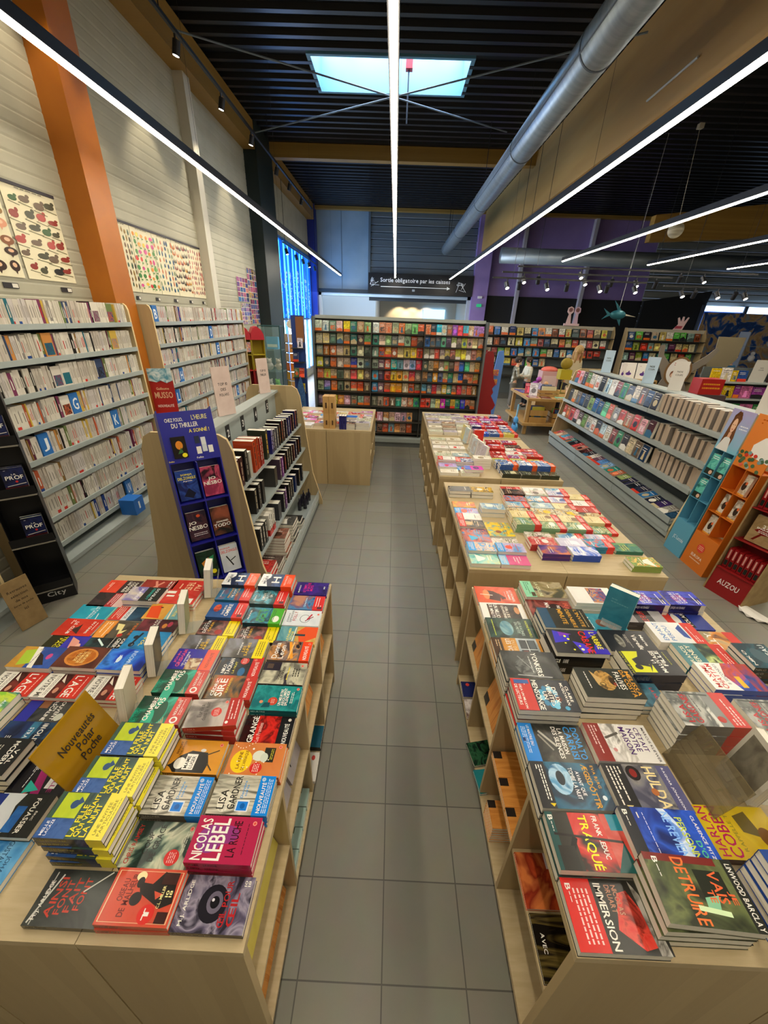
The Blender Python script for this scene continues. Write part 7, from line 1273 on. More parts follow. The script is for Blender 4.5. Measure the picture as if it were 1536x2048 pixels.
for i, (cx, tr_, lb) in enumerate(((.03, 2, 'top'), (-.05, 1, 'middle'), (.085, 1, 'middle, outer side of the'), (-.075, 0, 'lowest'))):
    z = .36+(1.05-.36)*tr_/3; instand(o, 'stand_novel', cx, f(z)+.06, z-.006, .09, .19, .03, 'd89a3a', [('r', 0, 0, 1, 1, 'b8a890 d8d0c0 8a7a68:10:%d' % i), ('e', .5, .45, .25, .2, '3a2c24'), ('e', .6, .6, .12, .08, 'd86a3a'), ('r', 0, 0, 1, .08, 'd89a3a')], f'grey and amber novel in the orange stand, {lb} tier')
# kraft and red stand
o = empty('cardboard_display', (3.02, 2.82, 0), 'red and kraft stepped cardboard stand with white AUZOU on its foot', 'display stand', None, -PI/2+.32)
KR = noisy('kraft_board', ['#8a7048', '#a48a5c'], 14., .7); REDD = flat('#8f1216', .45); w = .15; f = lambda z: .13*z
for x in (-w-.012, w): MB().prism([(-.005, 0), (f(1.3)-.005, 1.3), (f(1.3)+.2, 1.3), (.34, 0)], x, x+.012, KR, 'x').build('side_panel', o)
MB().prism([(0, 0), (.006, 0), (f(.24)+.006, .24), (f(.24), .24)], -w, w, REDD, 'x').build('base_panel', o)
MB().prism([(f(.2)+.17, .0), (f(1.3)+.17, 1.3), (f(1.3)+.176, 1.3), (f(.2)+.176, .0)], -w, w, REDD, 'x').build('back_panel', o)
for z in (.24, .53, .82, 1.09): MB().prism([(f(z)-.015, z-.005), (f(z)+.16, z-.02), (f(z)+.16, z-.015), (f(z)-.015, z)], -w, w, REDD, 'x').build('tier', o)
MB().prism([(f(1.09), 1.1), (f(1.45), 1.45), (f(1.45)+.01, 1.45), (f(1.09)+.01, 1.1)], -w, w, KR, 'x').build('header_panel', o)
mb = MB(); text(mb, 'AUZOU', -.085, .1, .085, .15, 0, flat('#f0e8e4', .5), Matrix.Translation((0, -.002, 0)) @ Matrix.Rotation(PI/2-.13, 4, 'X')); mb.build('foot_lettering', o)
mb = MB(); mb.add([(.0, 0, .002)]+[(.16*math.cos(a*PI/12)*.9, -.16*math.sin(a*PI/12), .002+.02*(a % 2)) for a in range(13)], [tuple(range(14))], flat('#e6e2da', .6), Matrix.Translation((w+.1, .1, 0))); mb.build('paper_flap', o)
for tz, lb in ((.24, 'lowest'), (.82, 'upper')):
    for k in range(7):
        b = MB().box(-.017, 0, 0, .017, .1, .19, ink('8a1418')).box(-.012, -.0006, .02, .012, -.0001, .07, ink('1c2420')).box(-.006, -.0006, .09, .006, -.0001, .175, ink('d89a90')).build('stand_novel')
        b.matrix_world = Matrix.Translation((3.02, 2.82, 0)) @ Matrix.Rotation(-PI/2+.32, 4, 'Z') @ Matrix.Translation((-.12+.04*k, f(tz)+.03, tz+.0008))
        tag(b, f'red spined novel with a dark foot, {lb} tier of the kraft stand', 'book', f'red spined novels on the {lb} tier of the kraft stand')
instand(o, 'stand_novel', -.0, f(.53)+.06, .531, .2, .235, .03, '8f7550', [('r', 0, 0, 1, 1, '8f7550 a58a62:12:2'), ('p', [(.15, .45), (.4, .62), (.85, .6), (.8, .42), (.5, .35)], '7a1c1c'), ('t', '27', .36, .6, .6, .72, WH), ('t', 'ENQUETES', .2, .52, .85, .59, WH), ('l', .3, .4, .8, .5, 2, WH), ('p', [(.2, .1), (.3, .1), (.5, .38), (.4, .38)], '6a1c18'), ('e', .8, .7, .08, .06, '5a6a70')], 'large kraft-brown book with a dark red splash in the kraft stand')
# ================================================================== pictures on the poster wall
def poster(y0, y1, z0, z1, kind, lab, seed, rail=True):
    o = empty('picture_poster', (RX0+.012, (y0+y1)/2, z0), lab, 'poster', None, PI/2); w = y1-y0; h = z1-z0
    mb = MB().box(-w/2, -.002, 0, w/2, 0, h, noisy('poster_paper', ['#d8d0b0', '#e0d9bc'], 5., .6) if 'PPAPER' not in globals() else PPAPER)
    globals()['PPAPER'] = mb.mats[0]
    r = random.Random(seed); M = xz(-w/2, -.0024, 0); els = []
    cols = {'shell': ['7a4a2a', 'b8604a', '5a3a2a', 'c88a6a', '8a6a3a', '3a2a24'], 'bird': ['8a3a34', '4a4a3a', '6a5a4a', 'a84a44', '3a5a34', '2a2a2a'], 'bug': ['3a3428', '6a4a2a', '2a4a34', '8a6a2a'], 'flower': ['c83a3a', 'd88a3a', '3a7a3a', 'c84a8a', 'e0b83a', '5a9a4a'], 'fish': ['3a6a7a', '7a8a6a', '2a4a6a', 'b86a4a'], 'fly': ['2a201c', 'c86a2a', '8a2a2a', '3a2a20', 'd89a3a'], 'leaf': ['a84a4a', '8a3a44', '6a2a3a', 'c87a6a'], 'scene': ['5a4a8a', '3a6a9a', 'c8a04a', '8a3a5a', '2a2a4a', 'c86a8a']}[kind]
    nx, ny = {'shell': (4, 6), 'bird': (4, 6), 'bug': (6, 9), 'flower': (5, 7), 'fish': (6, 9), 'fly': (5, 7), 'leaf': (6, 9), 'scene': (4, 5)}[kind]
    for i in range(nx):
        for j in range(ny):
            u = (i+.5+r.uniform(-.2, .2))/nx; v = .05+.88*(j+.5+r.uniform(-.15, .15))/ny; c = r.choice(cols); a, b = .5/nx*r.uniform(.7, 1.15), .5/ny*r.uniform(.7, 1.15)
            if kind in ('bird',): els += [('e', u, v, a*.8, b*.45, c), ('p', [(u-a, v-b*.8), (u-a*.2, v-b*.1), (u, v+b*.2)], c), ('e', u+a*.6, v+b*.5, a*.3, b*.25, c), ('s', (u-a, v-b*.6), (u+a, v-b*.9), .006, '5a5a3a')]
            elif kind == 'fly': els += [('p', [(u, v-b*.3), (u-a, v+b), (u-a, v-b*.2)], c), ('p', [(u, v-b*.3), (u+a, v+b), (u+a, v-b*.2)], c), ('e', u, v, a*.12, b*.6, '1c1814')]
            elif kind == 'flower': els += [('s', (u, v-b), (u, v), .006, '4a7a3a'), ('e', u, v+b*.3, a*.7, b*.5, c), ('e', u+a*.5, v-b*.5, a*.4, b*.2, '5a8a4a')]
            elif kind == 'scene': els += [('r', i/nx+.01, j/ny+.01, (i+1)/nx-.01, (j+1)/ny-.01, c+' '+r.choice(cols)+' '+r.choice(cols)+':14:%d' % (i+j))]
            elif kind == 'shell': els += [('e', u, v, a*.9, b*.7, c), ('p', [(u-a*.5, v), (u+a*.5, v), (u, v-b*1.1)], c), ('e', u, v+b*.1, a*.4, b*.3, 'd8b090')]
            else: els += [('e', u, v, a*.5, b*.7, c), ('e', u, v+b*.6, a*.25, b*.25, c)]
    els.append(('l', .25, .955, .75, .98, 1, '6a6450'))
    face_layers(mb, els, w, h, 0, M, .00004); mb.build('sheet', o)
    if rail:
        MB().box(-w/2-.005, -.012, h-.012, w/2+.005, 0, h+.012, flat('#1f1a26', .5)).build('top_rail', o)
        MB().box(w*.1, -.003, -.085, w*.34, 0, -.045, '#1c1a20').box(w*.24, -.0035, -.08, w*.33, -.003, -.05, '#d8d4c8').build('price_tag', o)
    return o
poster(3.22, 3.83, 2.34, 3.0, 'shell', 'poster of painted sea shells on the cream wall', 1)
poster(3.87, 4.43, 2.34, 3.03, 'bird', 'poster of painted birds with a black rail, before the orange column', 2)
for (a, b, k, lab, s) in ((5.18, 5.56, 'bug', 'poster of small dark insects, next to the orange column', 3), (5.57, 6.03, 'flower', 'poster of colourful garden flowers', 4), (6.04, 6.52, 'fish', 'poster of bluish fishes, in the middle of its row', 5), (6.53, 6.98, 'fly', 'poster of dark and orange butterflies', 6), (6.99, 7.42, 'leaf', 'poster of rows of reddish leaves, before the cream post', 7)):
    poster(a, b, 2.32, 3.03, k, lab, s)
for (a, b, z0, z1, lab, s) in ((8.95, 9.6, 2.33, 2.78, 'upper poster of pastel panels near the black column', 8), (9.62, 10.22, 2.42, 3.0, 'dark poster of a night scene next to the black column', 9), (9.05, 9.65, 1.9, 2.31, 'lower violet poster near the black column', 10), (9.67, 10.22, 1.9, 2.4, 'lower golden poster next to the black column', 11)):
    poster(a, b, z0, z1, 'scene', lab, s, False)
# pale leaf garlands on the shop window
r = random.Random(9)
for i, y in enumerate((12.1, 12.7, 13.2, 13.7, 14.2, 14.8, 15.4, 15.9)):
    mb = MB(); zz = 3.35-r.uniform(0, .3); L = r.uniform(.7, 1.3); c = flat('#cfeae0', .5)
    mb.cyl((RX0+.075, y, zz-L), (RX0+.075, y, 3.9), .004, c, 5)
    for k in range(70):
        z = zz-L*r.random()**1.3; yy = y+r.gauss(0, .09); a = r.uniform(0, PI); s = r.uniform(.02, .045)
        mb.add([(RX0+.08+r.uniform(-.01, .02), yy+s*math.cos(a)*p, z+s*math.sin(a)*q) for p, q in ((1, 1), (-.4, .8), (-1, -1), (.4, -.8))], [(0, 1, 2, 3)], c)
    tag(mb.build('hanging_garland'), f'pale leaf garland hanging on the blue window, {ordn(i)} from the black column', 'garland')
# ================================================================== far left corner: card spinner, toy tower, glass cabinet, poster tower
o = empty('card_spinner', (-2.14, 9., 0), 'tall greeting-card spinner with a white oval sign, before the bright window', 'card spinner')
MB().cyl((0, 0, 0), (0, 0, 1.82), .02, '#8a8c8c', 10).cyl((0, 0, 0), (0, 0, .03), .22, '#5a5c5c', 20).build('pole', o)
mb = MB(); n = 28; mb.prism([(.155*math.cos(2*PI*i/n), 1.94+.1*math.sin(2*PI*i/n)) for i in range(n)], -.01, .01, '#d8d6c4', 'y'); mb.box(-.05, -.008, 1.8, .05, .008, 1.86, '#c8c6b4'); mb.build('oval_sign', o)
CC = [['c8b8a8', 'c8a898', 'c0a890', 'd06a2a', 'c8a01c', 'b89a1c', 'd8c89a'], ['d8c8b0', 'd89a5a', 'd88a3a', 'e0802a', 'd89a4a', 'd8a86a', 'c8a878'], ['a8b8d0', '98b0d0', '4a9a9a', '5a9ab0', '2a8a7a', '5a3a8a', '2a4a8a']]
for k in range(3):
    a = (-.9, 0, .9)[k]
    for j in range(7):
        z = 1.6-.19*j; M = Matrix.Rotation(a, 4, 'Z')
        mb = MB().box(-.085, -.2, z, .085, -.194, z+.16, ink(CC[k][j]), M).box(-.085, -.225, z-.012, .085, -.19, z, flat('#6a6c6c', .4), M); mb.build('card_pocket', o)
o = empty('toy_tower', (-2.80, 8.14, 0), 'red and yellow toy shelf tower with two rounded red roofs', 'shelf', None, .5)
for k, (x, c) in enumerate(((-.13, '#a8951c'), (.13, '#b8a41e'))):
    MB().box(x-.125, 0, 1.1, x-.115, .25, 1.66, c).box(x+.115, 0, 1.1, x+.125, .25, 1.66, c).box(x-.115, .23, 1.1, x+.115, .25, 1.66, c).box(x-.125, 0, 1.38, x+.125, .25, 1.395, c).build('yellow_box', o)
    MB().prism([(x-.13, 1.66), (x+.13, 1.66), (x+.12, 1.76), (x+.07, 1.85), (x-.0, 1.9), (x-.07, 1.88), (x-.12, 1.78)], -.01, .26, flat('#b01f2c', .4), 'y').build('red_roof', o)
    MB().box(x-.125, 0, .0, x-.115, .25, 1.1, '#a81c1c').box(x+.115, 0, 0, x+.125, .25, 1.1, '#a81c1c').box(x-.115, .23, 0, x+.115, .25, 1.1, '#8a1616').box(x-.125, 0, .55, x+.125, .25, .565, '#b82a20').box(x-.125, 0, 1.085, x+.125, .25, 1.1, '#b82a20').build('red_box', o)
MB().box(-.24, -.012, 1.44, -.02, -.004, 1.62, art(['#d8c8b8', '#c86a4a', '#8a9ab0'], 20., 4)).build('print_panel', o)
o = empty('glass_cabinet', (-2.72, 9.1, 0), 'glass display cabinet with soft toys beside the black post', 'cabinet')
GL = glassy('cabinet_glass', '#a8d0d0', .18, .05); TEAL = flat('#1f4a4c', .4)
for x in (-.24, .22): MB().box(x, 0, 0, x+.02, .02, 1.9, TEAL).build('post', o); MB().box(x, .38, 0, x+.02, .4, 1.9, TEAL).build('post', o)
for z in (0, .5, .95, 1.4, 1.88): MB().box(-.22, .02, z, .22, .38, z+.015, TEAL if z in (0, 1.88) else GL).build('glass_shelf', o)
MB().box(-.22, .001, .02, .22, .006, 1.87, GL).build('glass_front', o)
rb = random.Random(8)
for i, (x, z, c, lab) in enumerate(((-.1, .96, 'd8d0c0', 'white soft toy in the glass cabinet, upper shelf'), (.1, .96, 'c8b8a0', 'sandy soft toy in the glass cabinet, upper shelf'), (-.12, .515, 'd8d4cc', 'pale soft toy in the glass cabinet, lower shelf'), (.05, .515, '7ac84a', 'lime green soft toy in the glass cabinet'), (.0, 1.416, '3aa0d0', 'sky-blue box in the glass cabinet'))):
    q = MB()
    if i == 4: q.box(-.12, -.06, 0, .14, .06, .25, ink(c)).box(-.1, -.061, .04, .12, -.0605, .1, ink('d8e8d8'))
    else:
        q.ball((0, 0, .09), .08, ink(c), 12, 8, (1, .8, 1.1)).ball((0, -.02, .2), .055, ink(c), 12, 8).ball((-.04, -.02, .25), .018, ink(c), 8, 6).ball((.04, -.02, .25), .018, ink(c), 8, 6).ball((-.07, -.04, .1), .025, ink(c), 8, 6).ball((.07, -.04, .1), .025, ink(c), 8, 6)
    tag(q.build('soft_toy' if i < 4 else 'toy_box', None, i < 4, (-2.72+x, 9.3, z+.006)), lab, 'toy')
o = empty('display_tower', (-1.62, 6.9, 0), 'dark blue book tower with a brown top and denim cut-out, beside the paperback rack', 'display stand')
MB().box(-.1, .12, 0, .11, .2, 2.12, flat('#1c3f8a', .45)).build('back_panel', o); MB().box(-.02, .1, 1.72, .11, .118, 2.1, flat('#8a5a34', .5)).build('brown_panel', o)
for z in (.5, .9, 1.15, 1.4, 1.62): MB().box(-.1, .0, z, .11, .119, z+.012, flat('#22262c', .5)).build('tier', o)
MB().prism([(-.08, .2), (.1, .2), (.12, .5), (.1, .95), (.04, 1.2), (-.0, 1.1), (-.06, .8), (-.1, .45)], -.03, -.02, art(['#2a4a7a', '#3f6aa0', '#24406a'], 20., 3), 'y').build('denim_cutout', o)
for i, (z, c) in enumerate(((1.632, 'd8d0e0'), (1.412, '2a3a6a'), (1.162, 'b8402c'), (.912, 'c8b83a'), (1.162, '4a6a4a'))):
    b = fbook('tower_book', .09, .15, .02, c, pic(c, i, rb)); stand_up(b, -1.62+(-.04 if i in (1, 4) else .045), 6.9+.07, z, .15, .02, 0, 8); tag(b, f'{hue(c)} book on the dark blue tower, {ordn(i)} from its top', 'book')
# ================================================================== red face silhouette and blue panel at the rack's end
o = empty('silhouette_stand', (0, 7.28, 0), 'dark red cardboard stand cut like a face in profile, beside the paperback rack', 'display stand')
sil = [(1.56, 0), (1.555, .4), (1.56, 1.2), (1.58, 1.6), (1.63, 1.67), (1.72, 1.67), (1.755, 1.6), (1.77, 1.4), (1.80, 1.22), (1.85, 1.12), (1.80, 1.05), (1.83, .98), (1.80, .92), (1.85, .84), (1.90, .76), (1.88, .7), (1.84, .66), (1.86, .5), (1.92, .3), (1.95, 0)]
MB().prism(sil, 0, .02, flat('#8f0f12', .5), 'y').build('red_side', o)
MB().prism([(p+.0 if p < 1.7 else p-.03, q) for p, q in sil], .3, .32, flat('#8f0f12', .5), 'y').build('red_side', o)
for z in (.35, .75, 1.1): MB().box(1.6, .021, z, 1.78, .299, z+.01, '#7a1013').build('tier', o)
o = empty('blue_display', (2.12, 8.1, 0), 'light blue cardboard display with small yellow pockets behind the red silhouette', 'display stand')
MB().prism([(-.12, .15), (-.02, .15), (.02, .8), (.03, 1.5), (.0, 1.64), (-.1, 1.62), (-.14, 1.2)], 0, .03, flat('#5a8ad8', .45), 'y').build('panel', o); MB().box(-.1, .031, 0, -.0, .25, .5, flat('#4a78c8', .45)).build('base', o)
for z in (1.0, 1.18): MB().box(-.2, -.05, z, -.05, -.001, z+.11, art(['#d8b83a', '#c86a3a', '#6a3a8a'], 30., z)).build('pocket', o)
# ================================================================== children's corner
def kids_shelf(x0, x1, y, lab, rows):
    o = empty('picture_book_shelf', ((x0+x1)/2, y, 0), lab, 'bookshelf'); w = (x1-x0)/2
    MB().box(-w, .25, 0, w, .28, 2.08, M_metd).build('back_panel', o); MB().box(-w, .2, 2.0, w, .25, 2.09, '#b8b4a4').build('top_rail', o)
    for x in (-w-.02, w): MB().prism([(-.12, 0), (.28, 0), (.28, 2.1), (.18, 2.1), (.06, 1.9)], x, x+.02, M_oak, 'x').build('end_panel', o)
    for z in rows: MB().box(-w, 0, z-.03, w, .249, z-.01, '#35322e').build('ledge', o)
    MB().box(-w, -.1, 0, w, .249, .12, '#5a5a56').build('base_shelf', o)
    return o
KZ = [1.80, 1.52, 1.24, .96, .68]
kids_shelf(2.66, 6.42, 12.5, 'long dark shelf of picture books below the black wall', KZ)
kids_shelf(6.75, 9.0, 12.4, 'second picture-book shelf, next to the reindeer cut-out', KZ)
rk = random.Random(17)
KC = ['c8b88a', 'd88a4a', '3a8a7a', 'a84a4a', '2a3a6a', '8a9a3a', '5ab04a', '3a4a4a', 'd8d0a8', 'c8c04a', '2a6ab8', 'c8602a', 'd8d4c8', '8aa8a0', '3a5a8a', 'c8b46a', 'b83a2a', '8a4a2a', '3a8ac8', 'b8a890', '2a2430', '6a3a5a', 'e0dcd0']
for (x0, x1, y, nm, np_) in ((2.7, 6.38, 12.5, 'long picture-book shelf', 3), (6.8, 8.95, 12.4, 'second picture-book shelf', 2)):
    for ri, z in enumerate(KZ[:4]):
        x = x0+.02; k = 0
        while x < x1-.2:
            w = rk.uniform(.15, .2); h = rk.uniform(.2, .235); c = rk.choice(KC)
            if not (ri >= 3 and x > 4.6):
                b = fbook('picture_book', w, h, .012, c, pic(c, k+ri*30, rk)); stand_up(b, x+w/2, y+.14, z-.0095, h, .012, 0, 10)
                tag(b, f'{hue(c)} picture book facing out, {ordn(k)} along, {ordn(ri)} row of the {nm}', 'book', 'picture books facing out')
            x += w+rk.uniform(.02, .05); k += 1
# low wooden table with crates
M_pine = wood('pine', '#a98248', '#bf9a5e', .08, 0)
o = empty('wooden_play_table', (0, 0, 0), 'low two-level wooden table with books and crates, behind the long gondola', 'table')
MB().box(2.79, 8.16, .70, 4.1, 9.5, .75, M_pine).build('table_top', o); MB().box(2.75, 8.12, .2, 4.1, 9.5, .25, M_pine).build('lower_shelf', o)
for x, y in ((2.85, 8.25), (2.85, 9.35), (4.0, 8.25), (4.0, 9.35)): MB().box(x-.035, y-.035, 0, x+.035, y+.035, .1998, M_pine).box(x-.035, y-.035, .2502, x+.035, y+.035, .6998, M_pine).build('leg', o)
def crate(x, y, z, w, d, h, lab):
    o = empty('wooden_crate', (x, y, z+.0006), lab, 'crate')
    for s in (-1, 1):
        MB().box(-w/2, s*d/2-.006, 0, w/2, s*d/2+.006, h*.45, M_pine).box(-w/2, s*d/2-.006, h*.55, w/2, s*d/2+.006, h, M_pine).build('side_slat', o)
        MB().box(s*w/2-.006, -d/2+.007, 0, s*w/2+.006, d/2-.007, h*.45, M_pine).box(s*w/2-.006, -d/2+.007, h*.55, s*w/2+.006, d/2-.007, h, M_pine).build('side_slat', o)
    MB().box(-w/2+.007, -d/2+.007, 0, w/2-.007, d/2-.007, .012, M_pine).build('base', o); return o
for i, (x, y, z, w, d, h, lab) in enumerate(((3.08, 8.36, .25, .36, .3, .26, 'pine crate of books at the front corner of the low table shelf'), (3.62, 8.4, .25, .46, .36, .2, 'wide pine crate of records on the low table shelf'), (3.3, 8.56, .75, .4, .26, .13, 'shallow pine crate on top of the low table'))):
    crate(x, y, z, w, d, h, lab)
    for k in range(5):
        c = rk.choice(KC); b = MB().box(-w*.36, 0, 0, w*.36, .013, min(h*.95+.06, .36), ink(c)).box(-w*.2, -.0006, h*.3, w*.2, -.0002, h*.8, ink(rk.choice(KC))); b = b.build('crate_book', None, False, (x, y-d*.36+k*d*.13, z+.0145)); b.rotation_euler = (math.radians(-5), 0, 0)
        tag(b, f'{hue(c)} book standing in the {lab.split(" of ")[0].split(" on ")[0]}, {ordn(k)} from its front', 'book', f'books standing in crate {("one", "two", "three")[i]}')
o = empty('toy_guitar', (2.66, 8.3, 0), 'light blue toy guitar leaning at the low table', 'toy guitar', None, .3)
MB().ball((0, 0, .12), .11, flat('#4a9ad0', .4), 16, 10, (.3, 1, 1)).ball((0, 0, .27), .085, flat('#4a9ad0', .4), 16, 10, (.3, 1, 1)).build('body', o, True); MB().box(-.012, -.015, .32, .012, .015, .6, '#8ac0e0').build('neck', o); MB().cyl((-.036, 0, .2), (-.03, 0, .2), .03, '#1c3a5a', 14).build('sound_hole', o)
for i, (x, y, w, h, c, tl, lab) in enumerate(((2.98, 8.5, .16, .26, 'e4dfe8', 14, 'white card book propped up on the low table'), (3.1, 8.62, .14, .24, 'b8b0d8', 16, 'lilac book propped up on the low table'), (3.35, 8.8, .2, .2, '6a7a98', 8, 'grey-blue boxed game standing on the low table'), (2.95, 8.75, .14, .22, 'b84a5a', 20, 'rose book propped up on the low table'), (3.72, 8.45, .15, .2, 'd8b8a0', 20, 'peach book propped up on the low table'))):
    b = fbook('propped_book', w, h, .025, c, pic(c, i, rk)); stand_up(b, x, y, .7506, h, .025, -.2, tl); tag(b, lab, 'book')
for i in range(5):
    c = ['4a3a8a', '3a3a9a', '8a3a5a', '5a2a2a', '8ac8b0'][i]; b = fbook('table_book', .2, .24, .012, c, pic(c, i, rk)); b.location = ((2.92, 2.95, 2.92, 3.18, 3.5)[i], (9.2, 8.95, 8.32, 8.29, 8.29)[i], .7506); b.rotation_euler = (0, 0, rk.uniform(-.2, .2)); tag(b, f'{hue(c)} book lying flat on the low wooden table', 'book', f'{hue(c)} books on the low wooden table')
q = MB().lathe([(0, 0), (.1, 0), (.12, .06), (.1, .13), (.05, .17), (0, .18)], ink('b83a3a'), n=18).ball((0, 0, .2), .045, ink('d8a87a'), 10, 7).ball((-.04, -.08, .1), .02, ink('e0d0c0'), 8, 6)
tag(q.build('plush_toy', None, True, (3.38, 8.95, .7506)), 'round red plush toy on the low wooden table', 'toy')
q = MB().ball((0, 0, .12), .1, ink('8a3a90'), 12, 8, (1, .7, 1.1)).ball((.06, 0, .26), .06, ink('a84aa8'), 12, 8).cyl((-.05, 0, .15), (-.14, 0, .02), .03, ink('8a3a90'), 8)
tag(q.build('plush_toy', None, True, (3.2, 9.1, .7506)), 'purple plush toy on the low wooden table', 'toy')
q = MB().cyl((0, 0, 0), (0, 0, .3), .012, '#8a8030', 8).cyl((0, 0, 0), (0, 0, .012), .1, '#6a6020', 16).box(-.12, -.1, .3, .12, .1, .5, flat('#b0a01c', .5)).ball((0, 0, .62), .13, flat('#8f7a18', .6), 14, 9, (1, .5, .9))
tag(q.build('yellow_toy', None, False, (3.75, 9.0, .7506)), 'mustard yellow toy figure on a pole over the low table', 'toy')
q = MB().box(-.2, -.15, 0, .2, .15, .5, flat('#c8a0a0', .5)).ball((0, 0, .52), .2, flat('#d86a5a', .5), 16, 8, (1, .75, .4)).box(-.16, -.152, .1, .16, -.1505, .4, flat('#d8c0c0', .5))
tag(q.build('toy_house', None, False, (3.75, 9.9, .62)), 'rosy toy box with a rounded coral lid behind the low table', 'toy')
MB().box(3.5, 9.7, 0, 4.0, 10.1, .6194, M_pine).build('toy_plinth'); tag(bpy.data.objects['toy_plinth'], 'small wooden plinth carrying the rosy toy box', 'plinth')
# ---- shelves and cut-outs to the right of the gondola
o = empty('cube_shelf', (4.95, 8.2, 0), 'open wooden cube shelf with white swan picture books on it', 'shelf')
MB().box(-.34, 0, 1.16, .34, .3, 1.185, M_pine).build('top', o); MB().box(-.34, 0, .0, -.315, .3, 1.1598, M_pine).build('side', o); MB().box(.315, 0, 0, .34, .3, 1.1598, M_pine).build('side', o); MB().box(-.3148, .27, 0, .3148, .3, 1.1598, flat('#5a4630', .6)).build('back', o)
for i, (x, c) in enumerate(((-.18, 'efece6'), (.08, 'ecebe6'), (-.34, 'e6e0da'))):
    b = fbook('swan_book', .24 if i < 2 else .1, .3, .02, c, [('e', .5, .3, .22, .1, '5a3a8a'), ('p', [(.4, .3), (.6, .3), (.55, .5), (.5, .5)], '5a3a8a'), ('l', .2, .75, .8, .85, 1, 'c8a0b0')]); stand_up(b, 4.95+x, 8.38-.04*i, 1.1856, .3, .02, -.15, 8); tag(b, ('white picture book with a violet swan, inner one on the cube shelf', 'white picture book with a violet swan, outer one on the cube shelf', 'narrow white book at the edge of the cube shelf')[i], 'book')
def cutout(name, loc, rz, poly, t, m, lab, cat='cut-out'):
    o = empty(name, loc, lab, cat, None, rz); MB().prism(poly, 0, t, m, 'y').build('silhouette', o); MB().box(-.12, t+.001, 0, .12, t+.2, .02, m).build('foot', o); return o
KG = flat('#7d7468', .6)
o = cutout('cardboard_cutout', (6.1, 8.9, 0), -.1, [(-.3, 0), (.3, 0), (.32, .9), (.2, 1.1), (.28, 1.3), (.52, 1.5), (.66, 1.75), (.6, 1.8), (.44, 1.62), (.24, 1.46), (.12, 1.5), (-.12, 1.5), (-.22, 1.46), (-.38, 1.62), (-.42, 1.82), (-.5, 1.8), (-.48, 1.5), (-.36, 1.32), (-.26, 1.14), (-.35, .9)], .02, KG, 'grey-brown reindeer-shaped cardboard cut-out with an oval picture')
n = 28; mb = MB(); mb.add([(.27*math.cos(2*PI*i/n), -.004, 1.3+.3*math.sin(2*PI*i/n)) for i in range(n)], [tuple(range(n))], flat('#7a5a34', .5)); mb.add([(.225*math.cos(2*PI*i/n), -.0055, 1.3+.26*math.sin(2*PI*i/n)) for i in range(n)], [tuple(range(n))], flat('#e8e4e0', .5))
face_layers(mb, [('l', .25, .72, .75, .86, 2, 'b8505a'), ('e', .3, .4, .12, .13, '8a5a44'), ('e', .7, .42, .12, .13, '8a5a44'), ('e', .3, .36, .08, .08, 'e0c0a8'), ('e', .7, .38, .08, .08, 'e0c0a8'), ('e', .45, .25, .1, .08, 'c8a0a0')], .45, .52, .0002, xz(-.225, -.0058, 1.04)); mb.build('oval_picture', o)
cutout('cardboard_cutout', (7.2, 9.3, 0), -.05, [(-.2, 0), (.2, 0), (.2, 1.0), (.28, 1.05), (.2, 1.2), (.3, 1.28), (.2, 1.4), (.34, 1.55), (.36, 2.0), (-.2, 2.0), (-.16, 1.6), (-.3, 1.5), (-.18, 1.36), (-.3, 1.22), (-.18, 1.1), (-.28, .95)], .02, flat('#85795f', .6), 'tall beige scalloped cardboard cut-out next to the reindeer')
q = MB().box(-.2, -.12, 0, .2, .12, .26, flat('#a81a14', .4)); face_layers(q, [('l', .1, .3, .9, .8, 2, 'd8902a')], .4, .26, .0003, xz(-.2, -.1205, 0)); q = q.build('red_gift_box', None, False, (5.6, 7.3, 1.1006)); tag(q, 'red boxed set with golden lettering behind the white notice', 'box')
tag(MB().box(-.3, -.2, 0, .3, .2, 1.1, flat('#4a3a3c', .5)).build('dark_plinth', None, False, (5.6, 7.35, 0)), 'dark plinth carrying the red boxed set', 'plinth')
o = empty('toy_bookshelf', (8.3, 8.3, 0), 'wide grey shelf unit of children’s books and boxed dolls at the edge of the toy corner'.replace('’', ''), 'bookshelf')
o['label'] = 'wide grey shelf unit of boxed toys and comics, below the blue light boxes'
MB().box(-1.9, .3, 0, 1.9, .33, 1.45, M_metd).build('back_panel', o)
for z in (.1, .5, .88, 1.2): MB().box(-1.9, 0, z-.03, 1.9, .299, z, M_met).build('metal_shelf', o)
for ri, z in enumerate((.5, .88, 1.2)):
    x = -1.85; k = 0
    while x < 1.7:
        w = rk.uniform(.1, .26); h = rk.uniform(.2, .29) if ri else .26; c = rk.choice(['c8a81c', '2a4a8a', '6a4a3a', '3a2a2a', '5a7a3a', 'd87ab0', 'c86a9a', 'b8402c', '8a3a8a', '3a3a3a', 'c8b08a', 'd8d0c8', '3a8a4a'])
        if ri == 2 and 7.15 < 8.3+x+w/2 < 7.65: x += w; continue
        b = fbook('boxed_toy' if w > .19 else 'comic_album', w, h, .03, c, pic(c, k+ri*20, rk)); stand_up(b, 8.3+x+w/2, 8.3+.12, z, h, .03, 0, 6)
        tag(b, f'{hue(c)} {"boxed toy" if w > .19 else "comic album"}, {ordn(k)} along, {ordn(2-ri)} row of the grey toy shelf', 'toy' if w > .19 else 'book', 'comics and boxed toys on the grey shelf'); x += w+.015; k += 1
notice(7.4, 8.42, 1.2025, .3, .42, -.1, .05, flat('#c8c4bc', .6), ['NOS', 'COUPS'], 'grey-white notice card on the grey toy shelf'); 
